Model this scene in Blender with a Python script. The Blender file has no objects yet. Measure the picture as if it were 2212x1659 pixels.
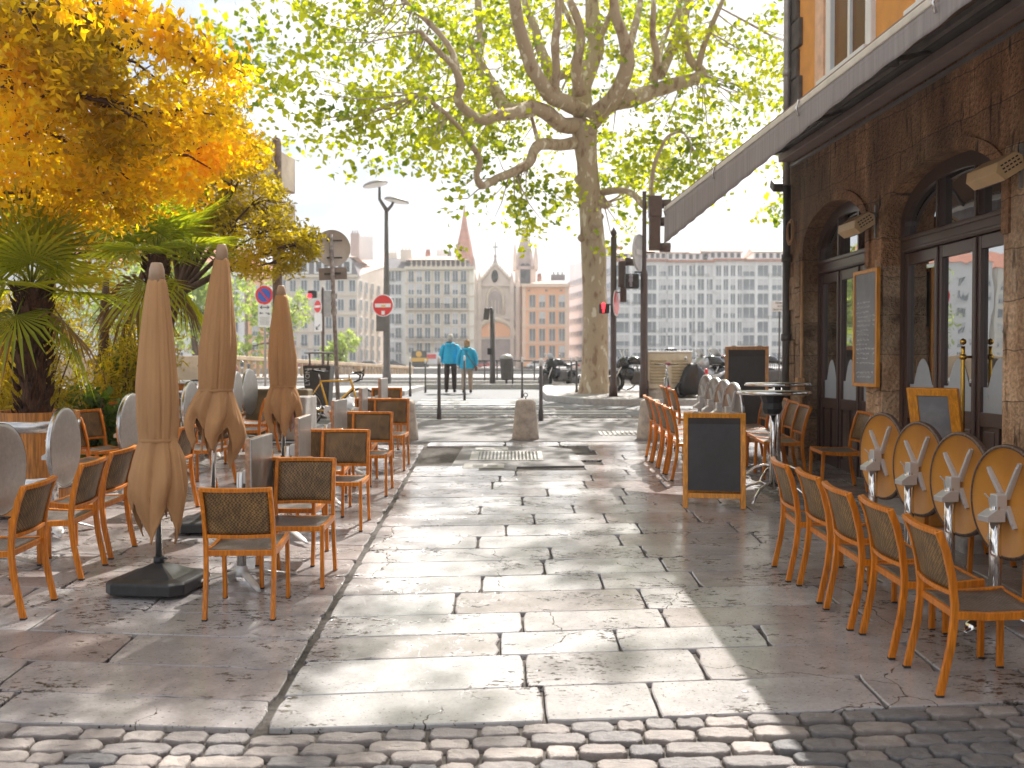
import bpy, bmesh, math, random
import numpy as np
from mathutils import Vector, Matrix, noise
R = math.radians; PI = math.pi
S = bpy.context.scene
COL = S.collection

# ---------------- camera, world, sun, exposure ----------------
F, CX, CY, HZ, CZ = 2150.0, 1106.0, 829.5, 785.0, 1.94
TILT = math.atan((CY - HZ) / F)
cam = bpy.data.cameras.new('camera'); camo = bpy.data.objects.new('camera', cam); COL.objects.link(camo)
cam.sensor_width = 36; cam.lens = 36 * F / 2212; cam.clip_start = .05; cam.clip_end = 3000
camo.location = (0, 0, CZ); camo.rotation_euler = (PI / 2 - TILT, 0, 0)
cam.dof.use_dof = True; cam.dof.focus_distance = 7.6; cam.dof.aperture_fstop = 2.6
S.camera = camo
SUN_AZ, SUN_EL = 20, 50
W = bpy.data.worlds.new('World'); S.world = W; W.use_nodes = True
nt = W.node_tree; nt.nodes.clear()
def N(t, kind, **kw):
    n = t.nodes.new(kind)
    for k, v in kw.items(): setattr(n, k, v)
    return n
out = N(nt, 'ShaderNodeOutputWorld'); bg = N(nt, 'ShaderNodeBackground'); bg.inputs[1].default_value = .074
sky = N(nt, 'ShaderNodeTexSky', sky_type='NISHITA', sun_disc=False, sun_elevation=R(SUN_EL), sun_rotation=R(SUN_AZ), air_density=1.0, dust_density=2.0)
tc = N(nt, 'ShaderNodeTexCoord'); mp = N(nt, 'ShaderNodeMapping'); mp.inputs['Scale'].default_value = (1, 1, 2.6)
nz = N(nt, 'ShaderNodeTexNoise'); nz.inputs['Scale'].default_value = 2.3; nz.inputs['Detail'].default_value = 8; nz.inputs['Roughness'].default_value = .55
cr = N(nt, 'ShaderNodeValToRGB'); cr.color_ramp.elements[0].position = .32; cr.color_ramp.elements[1].position = .56
nz2 = N(nt, 'ShaderNodeTexNoise'); nz2.inputs['Scale'].default_value = 4.5; nz2.inputs['Detail'].default_value = 6
cr2 = N(nt, 'ShaderNodeValToRGB'); cr2.color_ramp.elements[0].position = .35; cr2.color_ramp.elements[1].position = .65
cr2.color_ramp.elements[0].color = (5.6, 6.1, 7.0, 1); cr2.color_ramp.elements[1].color = (11.2, 10.9, 10.5, 1)
mx = N(nt, 'ShaderNodeMixRGB'); L = nt.links
L.new(tc.outputs['Generated'], mp.inputs[0]); L.new(mp.outputs[0], nz.inputs[0]); L.new(mp.outputs[0], nz2.inputs[0])
L.new(nz.outputs[0], cr.inputs[0]); L.new(nz2.outputs[0], cr2.inputs[0]); L.new(cr.outputs[0], mx.inputs[0])
L.new(sky.outputs[0], mx.inputs[1]); L.new(cr2.outputs[0], mx.inputs[2]); L.new(mx.outputs[0], bg.inputs[0]); L.new(bg.outputs[0], out.inputs[0])
sl = bpy.data.lights.new('sun', 'SUN'); slo = bpy.data.objects.new('sun', sl); COL.objects.link(slo)
sl.energy = 5.0; sl.angle = R(.55); sl.color = (1, .965, .91)
SD = Vector((math.sin(R(SUN_AZ)) * math.cos(R(SUN_EL)), math.cos(R(SUN_AZ)) * math.cos(R(SUN_EL)), math.sin(R(SUN_EL))))
slo.rotation_euler = (-SD).to_track_quat('-Z', 'Y').to_euler()
S.view_settings.view_transform = 'Standard'; S.view_settings.look = 'None'
S.view_settings.exposure = .92; S.view_settings.gamma = 1; S.view_settings.use_curve_mapping = False
S.render.engine = 'CYCLES'
try:
    S.cycles.use_denoising = True; S.cycles.max_bounces = 7; S.cycles.transparent_max_bounces = 6
    S.cycles.sample_clamp_indirect = 6
except Exception: pass

# ---------------- geometry helpers ----------------
def hgt(Y):
    if Y < 18: return .0484 * Y
    if Y < 32: return .871 + .0143 * (Y - 18)
    return 1.071
def ray(u, v):
    x = (u - CX) / F; y = -(v - CY) / F
    return Vector((x, math.cos(TILT) + y * math.sin(TILT), -math.sin(TILT) + y * math.cos(TILT)))
def at(u, v, Y):
    d = ray(u, v); return Vector((0, 0, CZ)) + d * (Y / d.y)
def G(u, v, up=0):
    d = ray(u, v); lo, hi = 1., 400.
    for _ in range(60):
        m = (lo + hi) / 2
        if CZ + d.z / d.y * m > hgt(m) + up: lo = m
        else: hi = m
    return at(u, v, lo)
class MB:
    def __init__(s): s.v = []; s.f = []; s.m = []; s.sm = []
    def add(s, vs, fs, mi=0, smooth=False):
        b = len(s.v); s.v += [tuple(x) for x in vs]
        s.f += [tuple(b + i for i in f) for f in fs]; s.m += [mi] * len(fs); s.sm += [smooth] * len(fs); return s
    def box(s, c, d, rot=None, mi=0, bev=0):
        c = Vector(c); x, y, z = [q / 2 for q in d]
        M = rot.to_matrix() if rot is not None and hasattr(rot, 'to_matrix') else (rot or Matrix.Identity(3))
        if bev <= 0:
            P = [Vector((i * x, j * y, k * z)) for k in (-1, 1) for j in (-1, 1) for i in (-1, 1)]
            fs = [(0, 2, 3, 1), (4, 5, 7, 6), (0, 1, 5, 4), (2, 6, 7, 3), (0, 4, 6, 2), (1, 3, 7, 5)]
            return s.add([c + M @ p for p in P], fs, mi)
        b = min(bev, x * .9, y * .9, z * .9)
        bm = bmesh.new(); bmesh.ops.create_cube(bm, size=1)
        for q in bm.verts: q.co = Vector((q.co.x * 2 * x, q.co.y * 2 * y, q.co.z * 2 * z))
        bmesh.ops.bevel(bm, geom=bm.edges[:], offset=b, segments=2, profile=.5, affect='EDGES')
        bm.verts.index_update()
        s.add([c + M @ q.co for q in bm.verts], [[q.index for q in f.verts] for f in bm.faces], mi, False); bm.free(); return s
    def tube(s, pts, r, n=10, mi=0, cap=True, smooth=True, up=None, sq=False):
        pts = [Vector(p) for p in pts]; rs = r if isinstance(r, list) else [r] * len(pts)
        ring = []; prev = None; vs = []
        for i, p in enumerate(pts):
            a = pts[max(i - 1, 0)]; b = pts[min(i + 1, len(pts) - 1)]
            t = (b - a).normalized()
            if prev is None:
                h = Vector(up) if up is not None else (Vector((0, 0, 1)) if abs(t.z) < .9 else Vector((1, 0, 0)))
                e1 = (h - t * h.dot(t)).normalized()
            else:
                e1 = (prev - t * prev.dot(t)).normalized()
            prev = e1; e2 = t.cross(e1)
            rr = rs[i]; ra, rb = rr if isinstance(rr, (tuple, list)) else (rr, rr)
            if sq:
                for (ca, cb) in ((1, 1), (-1, 1), (-1, -1), (1, -1)): vs.append(p + e1 * ra * ca + e2 * rb * cb)
            else:
                for k in range(n):
                    an = 2 * PI * k / n; vs.append(p + e1 * ra * math.cos(an) + e2 * rb * math.sin(an))
        if sq: n = 4
        fs = []
        for i in range(len(pts) - 1):
            for k in range(n):
                a = i * n + k; b = i * n + (k + 1) % n; fs.append((a, b, b + n, a + n))
        s.add(vs, fs, mi, smooth and not sq)
        if cap:
            b = len(s.v) - len(vs)
            s.f.append(tuple(b + k for k in range(n))[::-1]); s.m.append(mi); s.sm.append(False)
            e = b + (len(pts) - 1) * n
            s.f.append(tuple(e + k for k in range(n))); s.m.append(mi); s.sm.append(False)
        return s
    def lathe(s, prof, c=(0, 0, 0), n=24, mi=0, M=None, smooth=True, cap=True):
        c = Vector(c); vs = []
        for (r, z) in prof:
            for k in range(n):
                a = 2 * PI * k / n; p = Vector((r * math.cos(a), r * math.sin(a), z))
                vs.append(c + (M @ p if M is not None else p))
        fs = []
        for i in range(len(prof) - 1):
            for k in range(n):
                a = i * n + k; b = i * n + (k + 1) % n; fs.append((a, b, b + n, a + n))
        s.add(vs, fs, mi, smooth)
        b = len(s.v) - len(vs)
        if not cap: return s
        if prof[0][0] > 1e-4: s.f.append(tuple(b + k for k in range(n))[::-1]); s.m.append(mi); s.sm.append(False)
        if prof[-1][0] > 1e-4:
            e = b + (len(prof) - 1) * n; s.f.append(tuple(e + k for k in range(n))); s.m.append(mi); s.sm.append(False)
        return s
    def prism(s, poly, z0, z1, M=None, mi=0, off=(0, 0, 0)):
        # poly in local xy, extruded z0..z1, transformed by M (3x3)
        off = Vector(off); n = len(poly); vs = []
        for z in (z0, z1):
            for (x, y) in poly:
                p = Vector((x, y, z)); vs.append(off + (M @ p if M is not None else p))
        fs = [tuple(range(n))[::-1], tuple(range(n, 2 * n))] + [(i, (i + 1) % n, n + (i + 1) % n, n + i) for i in range(n)]
        return s.add(vs, fs, mi)
    def build(s, name, mat, parent=None, loc=None, bevel=0, sub=0, solid=0):
        me = bpy.data.meshes.new(name); me.from_pydata(s.v, [], s.f)
        mats = mat if isinstance(mat, (list, tuple)) else [mat]
        for m in mats: me.materials.append(m)
        me.polygons.foreach_set('material_index', s.m); me.polygons.foreach_set('use_smooth', s.sm)
        me.validate(); me.update()
        o = bpy.data.objects.new(name, me); COL.objects.link(o)
        if parent is not None: o.parent = parent
        if loc is not None: o.location = loc
        if solid: q = o.modifiers.new('solid', 'SOLIDIFY'); q.thickness = solid
        if bevel: q = o.modifiers.new('bev', 'BEVEL'); q.width = bevel; q.segments = 2; q.limit_method = 'ANGLE'
        if sub: q = o.modifiers.new('sub', 'SUBSURF'); q.levels = sub; q.render_levels = sub
        return o
def tag(o, label=None, cat=None, group=None, kind=None):
    if label: o['label'] = label
    if cat: o['category'] = cat
    if group: o['group'] = group
    if kind: o['kind'] = kind
    return o
def empty(name, loc=(0, 0, 0), rz=0, label=None, cat=None, group=None, parent=None):
    o = bpy.data.objects.new(name, None); COL.objects.link(o); o.empty_display_size = .1
    o.location = loc; o.rotation_euler = (0, 0, rz)
    if parent is not None: o.parent = parent
    return tag(o, label, cat, group)
KIDS = {}
def copy_tree(o, parent=None):
    c = o.copy(); COL.objects.link(c)
    if parent is not None: c.parent = parent
    for ch in list(o.children): copy_tree(ch, c)
    return c
def rz3(a): return Matrix.Rotation(a, 3, 'Z')
def text(s, size, mat, parent, loc, rot, name='lettering', align='CENTER', ext=.002):
    cu = bpy.data.curves.new(name, 'FONT'); cu.body = s; cu.size = size; cu.align_x = align; cu.align_y = 'CENTER'; cu.extrude = ext
    cu.materials.append(mat); o = bpy.data.objects.new(name, cu); COL.objects.link(o)
    dg = bpy.context.evaluated_depsgraph_get(); me = bpy.data.meshes.new_from_object(o.evaluated_get(dg)); bpy.data.objects.remove(o)
    if not me.materials: me.materials.append(mat)
    o = bpy.data.objects.new(name, me); COL.objects.link(o)
    o.parent = parent; o.location = loc; o.rotation_euler = rot; return o

# ---------------- materials ----------------
def newmat(name):
    m = bpy.data.materials.new(name); m.use_nodes = True
    return m, m.node_tree, m.node_tree.nodes['Principled BSDF']
def pm(name, col, rough=.5, metal=0, var=.12, scale=6, bump=0, bscale=60, spec=.5, stretch=(1, 1, 1), coat=0, dirt=None, dscale=3, obj=True):
    m, t, b = newmat(name); Lk = t.links
    c = N(t, 'ShaderNodeTexCoord'); mp = N(t, 'ShaderNodeMapping'); mp.inputs['Scale'].default_value = stretch
    Lk.new(c.outputs['Object'], mp.inputs[0])
    n = N(t, 'ShaderNodeTexNoise'); n.inputs['Scale'].default_value = scale; n.inputs['Detail'].default_value = 6; n.inputs['Roughness'].default_value = .6
    Lk.new(mp.outputs[0], n.inputs[0])
    r = N(t, 'ShaderNodeValToRGB'); e = r.color_ramp.elements
    e[0].position = .3; e[1].position = .7
    e[0].color = (*[max(0, x * (1 - var * 1.6)) for x in col], 1); e[1].color = (*[min(1, x * (1 + var * 1.3)) for x in col], 1)
    Lk.new(n.outputs[0], r.inputs[0]); cur = r.outputs[0]
    if dirt:
        n2 = N(t, 'ShaderNodeTexNoise'); n2.inputs['Scale'].default_value = dscale; n2.inputs['Detail'].default_value = 8; n2.inputs['Roughness'].default_value = .7
        Lk.new(mp.outputs[0], n2.inputs[0])
        r2 = N(t, 'ShaderNodeValToRGB'); r2.color_ramp.elements[0].position = .45; r2.color_ramp.elements[1].position = .68
        Lk.new(n2.outputs[0], r2.inputs[0])
        mx = N(t, 'ShaderNodeMixRGB'); mx.inputs[2].default_value = (*dirt, 1); Lk.new(r2.outputs[0], mx.inputs[0]); Lk.new(cur, mx.inputs[1]); cur = mx.outputs[0]
    Lk.new(cur, b.inputs['Base Color'])
    mr = N(t, 'ShaderNodeMapRange'); mr.inputs[3].default_value = max(0, rough - .08); mr.inputs[4].default_value = min(1, rough + .1)
    Lk.new(n.outputs[0], mr.inputs[0]); Lk.new(mr.outputs[0], b.inputs['Roughness'])
    b.inputs['Metallic'].default_value = metal; b.inputs['Specular IOR Level'].default_value = spec
    if coat: b.inputs['Coat Weight'].default_value = coat; b.inputs['Coat Roughness'].default_value = .15
    if bump:
        n3 = N(t, 'ShaderNodeTexNoise'); n3.inputs['Scale'].default_value = bscale; n3.inputs['Detail'].default_value = 5
        Lk.new(mp.outputs[0], n3.inputs[0]); bu = N(t, 'ShaderNodeBump'); bu.inputs['Strength'].default_value = bump; bu.inputs['Distance'].default_value = .02
        Lk.new(n3.outputs[0], bu.inputs['Height']); Lk.new(bu.outputs[0], b.inputs['Normal'])
    return m
def emit(name, col, st):
    m, t, b = newmat(name); b.inputs['Base Color'].default_value = (*col, 1)
    b.inputs['Emission Color'].default_value = (*col, 1); b.inputs['Emission Strength'].default_value = st; return m
def leafmat(name, c1, c2, trans=.55, tcol=None, rough=.45):
    m, t, b = newmat(name); Lk = t.links
    at_ = N(t, 'ShaderNodeAttribute', attribute_name='rnd')
    r = N(t, 'ShaderNodeValToRGB'); r.color_ramp.elements[0].color = (*c1, 1); r.color_ramp.elements[1].color = (*c2, 1)
    Lk.new(at_.outputs['Fac'], r.inputs[0]); Lk.new(r.outputs[0], b.inputs['Base Color']); b.inputs['Roughness'].default_value = rough
    tr = N(t, 'ShaderNodeBsdfTranslucent'); 
    tm = N(t, 'ShaderNodeMixRGB', blend_type='MULTIPLY'); tm.inputs[0].default_value = 1; tm.inputs[2].default_value = (*(tcol or (1.6, 1.6, .8)), 1)
    Lk.new(r.outputs[0], tm.inputs[1]); Lk.new(tm.outputs[0], tr.inputs[0])
    ms = N(t, 'ShaderNodeMixShader'); ms.inputs[0].default_value = trans
    Lk.new(b.outputs[0], ms.inputs[1]); Lk.new(tr.outputs[0], ms.inputs[2]); Lk.new(ms.outputs[0], t.nodes['Material Output'].inputs[0])
    return m
M = {}
M['wood'] = pm('orange_wood', (.62, .19, .008), .38, var=.3, scale=9, stretch=(9, 9, .8), coat=.15, spec=.35, dirt=(.45, .12, .004), dscale=4)
M['woodh'] = M['wood']
M['frame_wood'] = pm('honey_wood', (.74, .29, .02), .36, var=.25, scale=8, stretch=(8, 8, .8), coat=.15, spec=.35, dirt=(.52, .18, .01), dscale=3)
M['board_wood'] = pm('weathered_board_wood', (.50, .27, .12), .5, var=.3, scale=8, stretch=(8, 8, .8))
M['steel'] = pm('brushed_steel', (.62, .60, .58), .24, metal=1, var=.06, scale=5)
M['chrome'] = pm('polished_steel', (.75, .73, .71), .1, metal=1, var=.03)
M['cast'] = pm('cast_aluminium', (.60, .59, .58), .36, metal=.35, var=.06)
M['steel_top'] = pm('dull_steel_tabletop', (.44, .42, .40), .33, metal=.85, var=.10, scale=30, dirt=(.36, .34, .32), dscale=3)
M['under'] = pm('ochre_table_underside', (.62, .26, .035), .38, var=.07, scale=3, dirt=(.54, .21, .028), dscale=2)
M['plastic'] = pm('black_plastic', (.022, .022, .024), .42, var=.2, scale=30, bump=.1, bscale=300)
M['rubber'] = pm('rubber', (.02, .02, .02), .7)
M['canvas'] = pm('tan_canvas', (.46, .245, .105), .85, var=.12, scale=4, bump=.55, bscale=9, stretch=(1, 1, .28))
M['cap'] = pm('beige_cap', (.45, .30, .19), .4)
M['dark_metal'] = pm('dark_grey_paint', (.085, .075, .070), .45, var=.2)
M['pole_grey'] = pm('grey_painted_metal', (.17, .15, .14), .45, var=.2, dirt=(.10, .09, .08))
M['brown_metal'] = pm('brown_painted_metal', (.075, .045, .035), .4, var=.12)
M['galv'] = pm('galvanised', (.36, .34, .32), .45, metal=.6, var=.12)
M['white'] = pm('white_paint', (.78, .77, .75), .45, var=.03)
M['red'] = pm('sign_red', (.70, .022, .015), .35, var=.03)
M['blue'] = pm('sign_blue', (.03, .10, .42), .35, var=.03)
M['black'] = pm('black_paint', (.015, .015, .015), .4)
M['slate'] = pm('chalkboard', (.034, .028, .028), .55, var=.12, scale=2, dirt=(.05, .045, .045))
M['greyboard'] = pm('grey_chalkboard', (.20, .20, .215), .5, var=.1, scale=3, dirt=(.27, .27, .28))
M['chalk'] = pm('chalk', (.80, .80, .80), .9)
M['brass'] = pm('brass', (.62, .36, .06), .22, metal=1, var=.1)
M['cream'] = pm('cream_enamel', (.62, .42, .22), .4, var=.05)
M['concrete'] = pm('stone_bollard', (.50, .43, .36), .8, var=.12, scale=9, bump=.5, bscale=40, dirt=(.30, .25, .21), dscale=7)
M['granite'] = pm('kerb_granite', (.42, .40, .38), .6, var=.15, scale=14, bump=.2)
M['parapet'] = pm('parapet_stone', (.50, .38, .25), .8, var=.15, scale=1.2, dirt=(.36, .27, .19))
M['bark'] = None
M['brown_paint'] = pm('brown_door_paint', (.075, .038, .028), .34, var=.14, scale=5, coat=.12, stretch=(1, 1, .4))
M['yellow'] = pm('yellow_bike_paint', (.80, .42, .01), .25, var=.04, coat=.4)
M['skin'] = pm('skin', (.52, .30, .21), .55, var=.05)
M['jacket'] = pm('turquoise_jacket', (.010, .40, .66), .55, var=.14, scale=7, bump=.25, bscale=14)
M['darkcloth'] = pm('dark_trousers', (.045, .032, .028), .8)
M['beigecloth'] = pm('beige_trousers', (.40, .31, .24), .8)
M['greyhair'] = pm('grey_hair', (.50, .48, .45), .8, var=.2, scale=40)
M['brownhair'] = pm('light_brown_hair', (.33, .20, .10), .7, var=.25, scale=40)
M['leather'] = pm('brown_leather', (.12, .05, .03), .5)
M['soil'] = pm('soil', (.05, .035, .025), .95, bump=.6)
M['farpane'] = pm('grey_window_pane', (.17, .19, .21), .25, var=.35, scale=.15)
M['glassd'] = pm('window_dark', (.045, .05, .055), .12, var=.3, scale=.2)
M['redglow'] = emit('red_signal', (1, .02, .03), 3.2)
def weave(name, c1, c2, sc, wd=.5):
    m, t, b = newmat(name); Lk = t.links
    c = N(t, 'ShaderNodeTexCoord'); ch = N(t, 'ShaderNodeTexChecker'); ch.inputs['Scale'].default_value = sc
    ch.inputs[1].default_value = (*c1, 1); ch.inputs[2].default_value = (*c2, 1)
    mp = N(t, 'ShaderNodeMapping'); Lk.new(c.outputs['Object'], mp.inputs[0]); mp.inputs['Location'].default_value = (.003, .003, .003)
    Lk.new(mp.outputs[0], ch.inputs[0])
    n = N(t, 'ShaderNodeTexNoise'); n.inputs['Scale'].default_value = 9; Lk.new(c.outputs['Object'], n.inputs[0])
    mp2 = N(t, 'ShaderNodeMapping'); mp2.inputs['Scale'].default_value = (60, 60, 5); Lk.new(c.outputs['Object'], mp2.inputs[0])
    n2 = N(t, 'ShaderNodeTexNoise'); n2.inputs['Scale'].default_value = 1; Lk.new(mp2.outputs[0], n2.inputs[0])
    mu = N(t, 'ShaderNodeMath', operation='MULTIPLY'); Lk.new(n.outputs[0], mu.inputs[0]); Lk.new(n2.outputs[0], mu.inputs[1])
    mr = N(t, 'ShaderNodeMapRange'); mr.inputs[1].default_value = .12; mr.inputs[2].default_value = .4; mr.inputs[3].default_value = .55; mr.inputs[4].default_value = 1.25
    Lk.new(mu.outputs[0], mr.inputs[0])
    mx = N(t, 'ShaderNodeVectorMath', operation='SCALE'); Lk.new(ch.outputs[0], mx.inputs[0]); Lk.new(mr.outputs[0], mx.inputs['Scale'])
    Lk.new(mx.outputs[0], b.inputs['Base Color']); b.inputs['Roughness'].default_value = wd
    bu = N(t, 'ShaderNodeBump'); bu.inputs['Strength'].default_value = .5; bu.inputs['Distance'].default_value = .003
    Lk.new(ch.outputs[1], bu.inputs['Height']); Lk.new(bu.outputs[0], b.inputs['Normal']); return m
M['weave'] = weave('woven_back', (.27, .155, .05), (.09, .048, .02), 84, .48)
M['weave_seat'] = weave('woven_seat', (.20, .165, .14), (.10, .08, .07), 84, .38)
# ---------------- ground ----------------
def stone_floor(name, ca, cb, cc, pit=True, rough=(.22, .5), attr='rnd', sc=1):
    m, t, b = newmat(name); Lk = t.links
    a = N(t, 'ShaderNodeAttribute', attribute_name=attr); c = N(t, 'ShaderNodeTexCoord')
    r = N(t, 'ShaderNodeValToRGB'); e = r.color_ramp.elements; e[0].color = (*ca, 1); e[1].color = (*cc, 1)
    k = e.new(.5); k.color = (*cb, 1); Lk.new(a.outputs['Fac'], r.inputs[0])
    def noise_(s, d=8, ro=.65, st=(1, 1, 1)):
        mp = N(t, 'ShaderNodeMapping'); mp.inputs['Scale'].default_value = st; Lk.new(c.outputs['Object'], mp.inputs[0])
        n = N(t, 'ShaderNodeTexNoise'); n.inputs['Scale'].default_value = s; n.inputs['Detail'].default_value = d; n.inputs['Roughness'].default_value = ro
        Lk.new(mp.outputs[0], n.inputs[0]); return n.outputs[0]
    def ramp(x, p0, p1, c0=0., c1=1.):
        q = N(t, 'ShaderNodeMapRange'); q.inputs[1].default_value = p0; q.inputs[2].default_value = p1; q.inputs[3].default_value = c0; q.inputs[4].default_value = c1
        q.interpolation_type = 'SMOOTHSTEP'; Lk.new(x, q.inputs[0]); return q.outputs[0]
    st = ramp(noise_(3.2 * sc), .3, .7, .78, 1.12); fn = ramp(noise_(45 * sc, 3), .3, .7, .92, 1.06)
    v = N(t, 'ShaderNodeMath', operation='MULTIPLY'); Lk.new(st, v.inputs[0]); Lk.new(fn, v.inputs[1])
    s = N(t, 'ShaderNodeVectorMath', operation='SCALE'); Lk.new(r.outputs[0], s.inputs[0]); Lk.new(v.outputs[0], s.inputs['Scale'])
    cur = s.outputs[0]; h = fn
    if pit:
        # travertine-like pits gathered in veins
        p1 = ramp(noise_(15, 6, .75, (1, 1.9, 1)), .53, .575); p2 = ramp(noise_(1.9, 4, .6, (1, 1.6, 1)), .52, .57)
        p3 = ramp(noise_(42, 3, .6, (1, 2.0, 1)), .64, .68)
        mm = N(t, 'ShaderNodeMath', operation='MULTIPLY'); Lk.new(p1, mm.inputs[0]); Lk.new(p2, mm.inputs[1])
        mm2 = N(t, 'ShaderNodeMath', operation='MAXIMUM'); Lk.new(mm.outputs[0], mm2.inputs[0]); Lk.new(p3, mm2.inputs[1])
        mx = N(t, 'ShaderNodeMixRGB'); mx.inputs[2].default_value = (.05, .038, .03, 1); Lk.new(mm2.outputs[0], mx.inputs[0]); Lk.new(cur, mx.inputs[1]); cur = mx.outputs[0]
        vo = N(t, 'ShaderNodeTexVoronoi', feature='DISTANCE_TO_EDGE'); vo.inputs['Scale'].default_value = .85
        wv = N(t, 'ShaderNodeTexNoise'); wv.inputs['Scale'].default_value = 5; wv.inputs['Detail'].default_value = 6; Lk.new(c.outputs['Object'], wv.inputs[0])
        wa = N(t, 'ShaderNodeVectorMath', operation='MULTIPLY_ADD'); wa.inputs[1].default_value = (.28, .28, .28); Lk.new(wv.outputs['Color'], wa.inputs[0]); Lk.new(c.outputs['Object'], wa.inputs[2]); Lk.new(wa.outputs[0], vo.inputs[0])
        ck = ramp(vo.outputs[0], .0015, .0045, 1., 0.); cm = ramp(noise_(.8, 2), .50, .54); cmul = N(t, 'ShaderNodeMath', operation='MULTIPLY'); Lk.new(ck, cmul.inputs[0]); Lk.new(cm, cmul.inputs[1])
        mm3 = N(t, 'ShaderNodeMath', operation='MAXIMUM'); Lk.new(mm2.outputs[0], mm3.inputs[0]); Lk.new(cmul.outputs[0], mm3.inputs[1]); Lk.new(mm3.outputs[0], mx.inputs[0]); mm2 = mm3
        hh = N(t, 'ShaderNodeMath', operation='SUBTRACT'); Lk.new(fn, hh.inputs[0]); Lk.new(mm2.outputs[0], hh.inputs[1]); h = hh.outputs[0]
    Lk.new(cur, b.inputs['Base Color'])
    rr = ramp(noise_(5 * sc), .3, .7, rough[0], rough[1]); Lk.new(rr, b.inputs['Roughness'])
    bu = N(t, 'ShaderNodeBump'); bu.inputs['Strength'].default_value = .35 if pit else .9; bu.inputs['Distance'].default_value = .006 if pit else .02
    Lk.new(h, bu.inputs['Height']); Lk.new(bu.outputs[0], b.inputs['Normal']); b.inputs['Specular IOR Level'].default_value = .6
    return m
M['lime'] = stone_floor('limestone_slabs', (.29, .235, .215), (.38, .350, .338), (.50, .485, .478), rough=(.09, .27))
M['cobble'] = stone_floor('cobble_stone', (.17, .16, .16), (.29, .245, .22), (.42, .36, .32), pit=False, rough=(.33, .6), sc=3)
M['joint'] = pm('joint_mortar', (.085, .072, .06), .9, var=.4, scale=20, bump=.5)
M['asphalt'] = pm('pale_asphalt', (.20, .185, .18), .68, var=.14, scale=3, bump=.3, bscale=220, dirt=(.155, .145, .14), dscale=.8)
M['asphalt2'] = pm('road_asphalt', (.15, .145, .145), .62, var=.14, scale=3, bump=.3, bscale=200)
M['walk'] = pm('quay_pavement', (.30, .27, .25), .7, var=.15, scale=1.5)
def strip(name, x0, x1, ys, mat, up=0, kind='structure', xs=None):
    m = MB(); nx = 12; vs = []; fs = []
    for j, y in enumerate(ys):
        for i in range(nx + 1):
            x = x0 + (x1 - x0) * i / nx; vs.append((x, y, hgt(y) + up))
    for j in range(len(ys) - 1):
        for i in range(nx):
            a = j * (nx + 1) + i; fs.append((a, a + 1, a + nx + 2, a + nx + 1))
    m.add(vs, fs); o = m.build(name, mat); tag(o, kind=kind); return o
def frange(a, b, n): return [a + (b - a) * i / n for i in range(n + 1)]
strip('ground', -60, 60, frange(-12, 15.3, 12), M['joint'], up=-.028)
strip('road', -60, 60, [15.3, 16, 17, 18, 18.7], M['asphalt'], up=-.0)
strip('road', -60, 60, [18.7, 19.5, 21, 23, 25, 28, 32, 38], M['asphalt2'], up=-.02)
strip('quay', -90, 90, [38, 45, 60], M['walk'], up=.0)
# far bank, river, ground to the horizon
m = MB(); m.add([(-400, 165, 1.0), (400, 165, 1.0), (400, 700, 1.0), (-400, 700, 1.0), (-400, 165, -3.2), (400, 165, -3.2)], [(0, 1, 2, 3), (4, 5, 1, 0)])
tag(m.build('far_quay', M['walk']), kind='structure')
M['water'] = pm('river_water', (.06, .09, .08), .12, var=.2, scale=.4, bump=.5, bscale=2)
m = MB(); m.add([(-400, 112, -3.0), (400, 112, -3.0), (400, 165, -3.0), (-400, 165, -3.0)], [(0, 1, 2, 3)])
tag(m.build('river', M['water']), kind='structure')
m = MB(); m.add([(-90, 60, 1.07), (90, 60, 1.07), (90, 60, -3), (-90, 60, -3)], [(0, 1, 2, 3)])
tag(m.build('quay_wall', M['walk']), kind='structure')
m = MB(); m.add([(-400, 59, -1.4), (400, 59, -1.4), (400, 112, -1.6), (-400, 112, -1.6), (400, 112, -3.2), (-400, 112, -3.2)], [(0, 1, 2, 3), (3, 2, 4, 5)])
tag(m.build('lower_bank', M['walk']), kind='structure')

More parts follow.
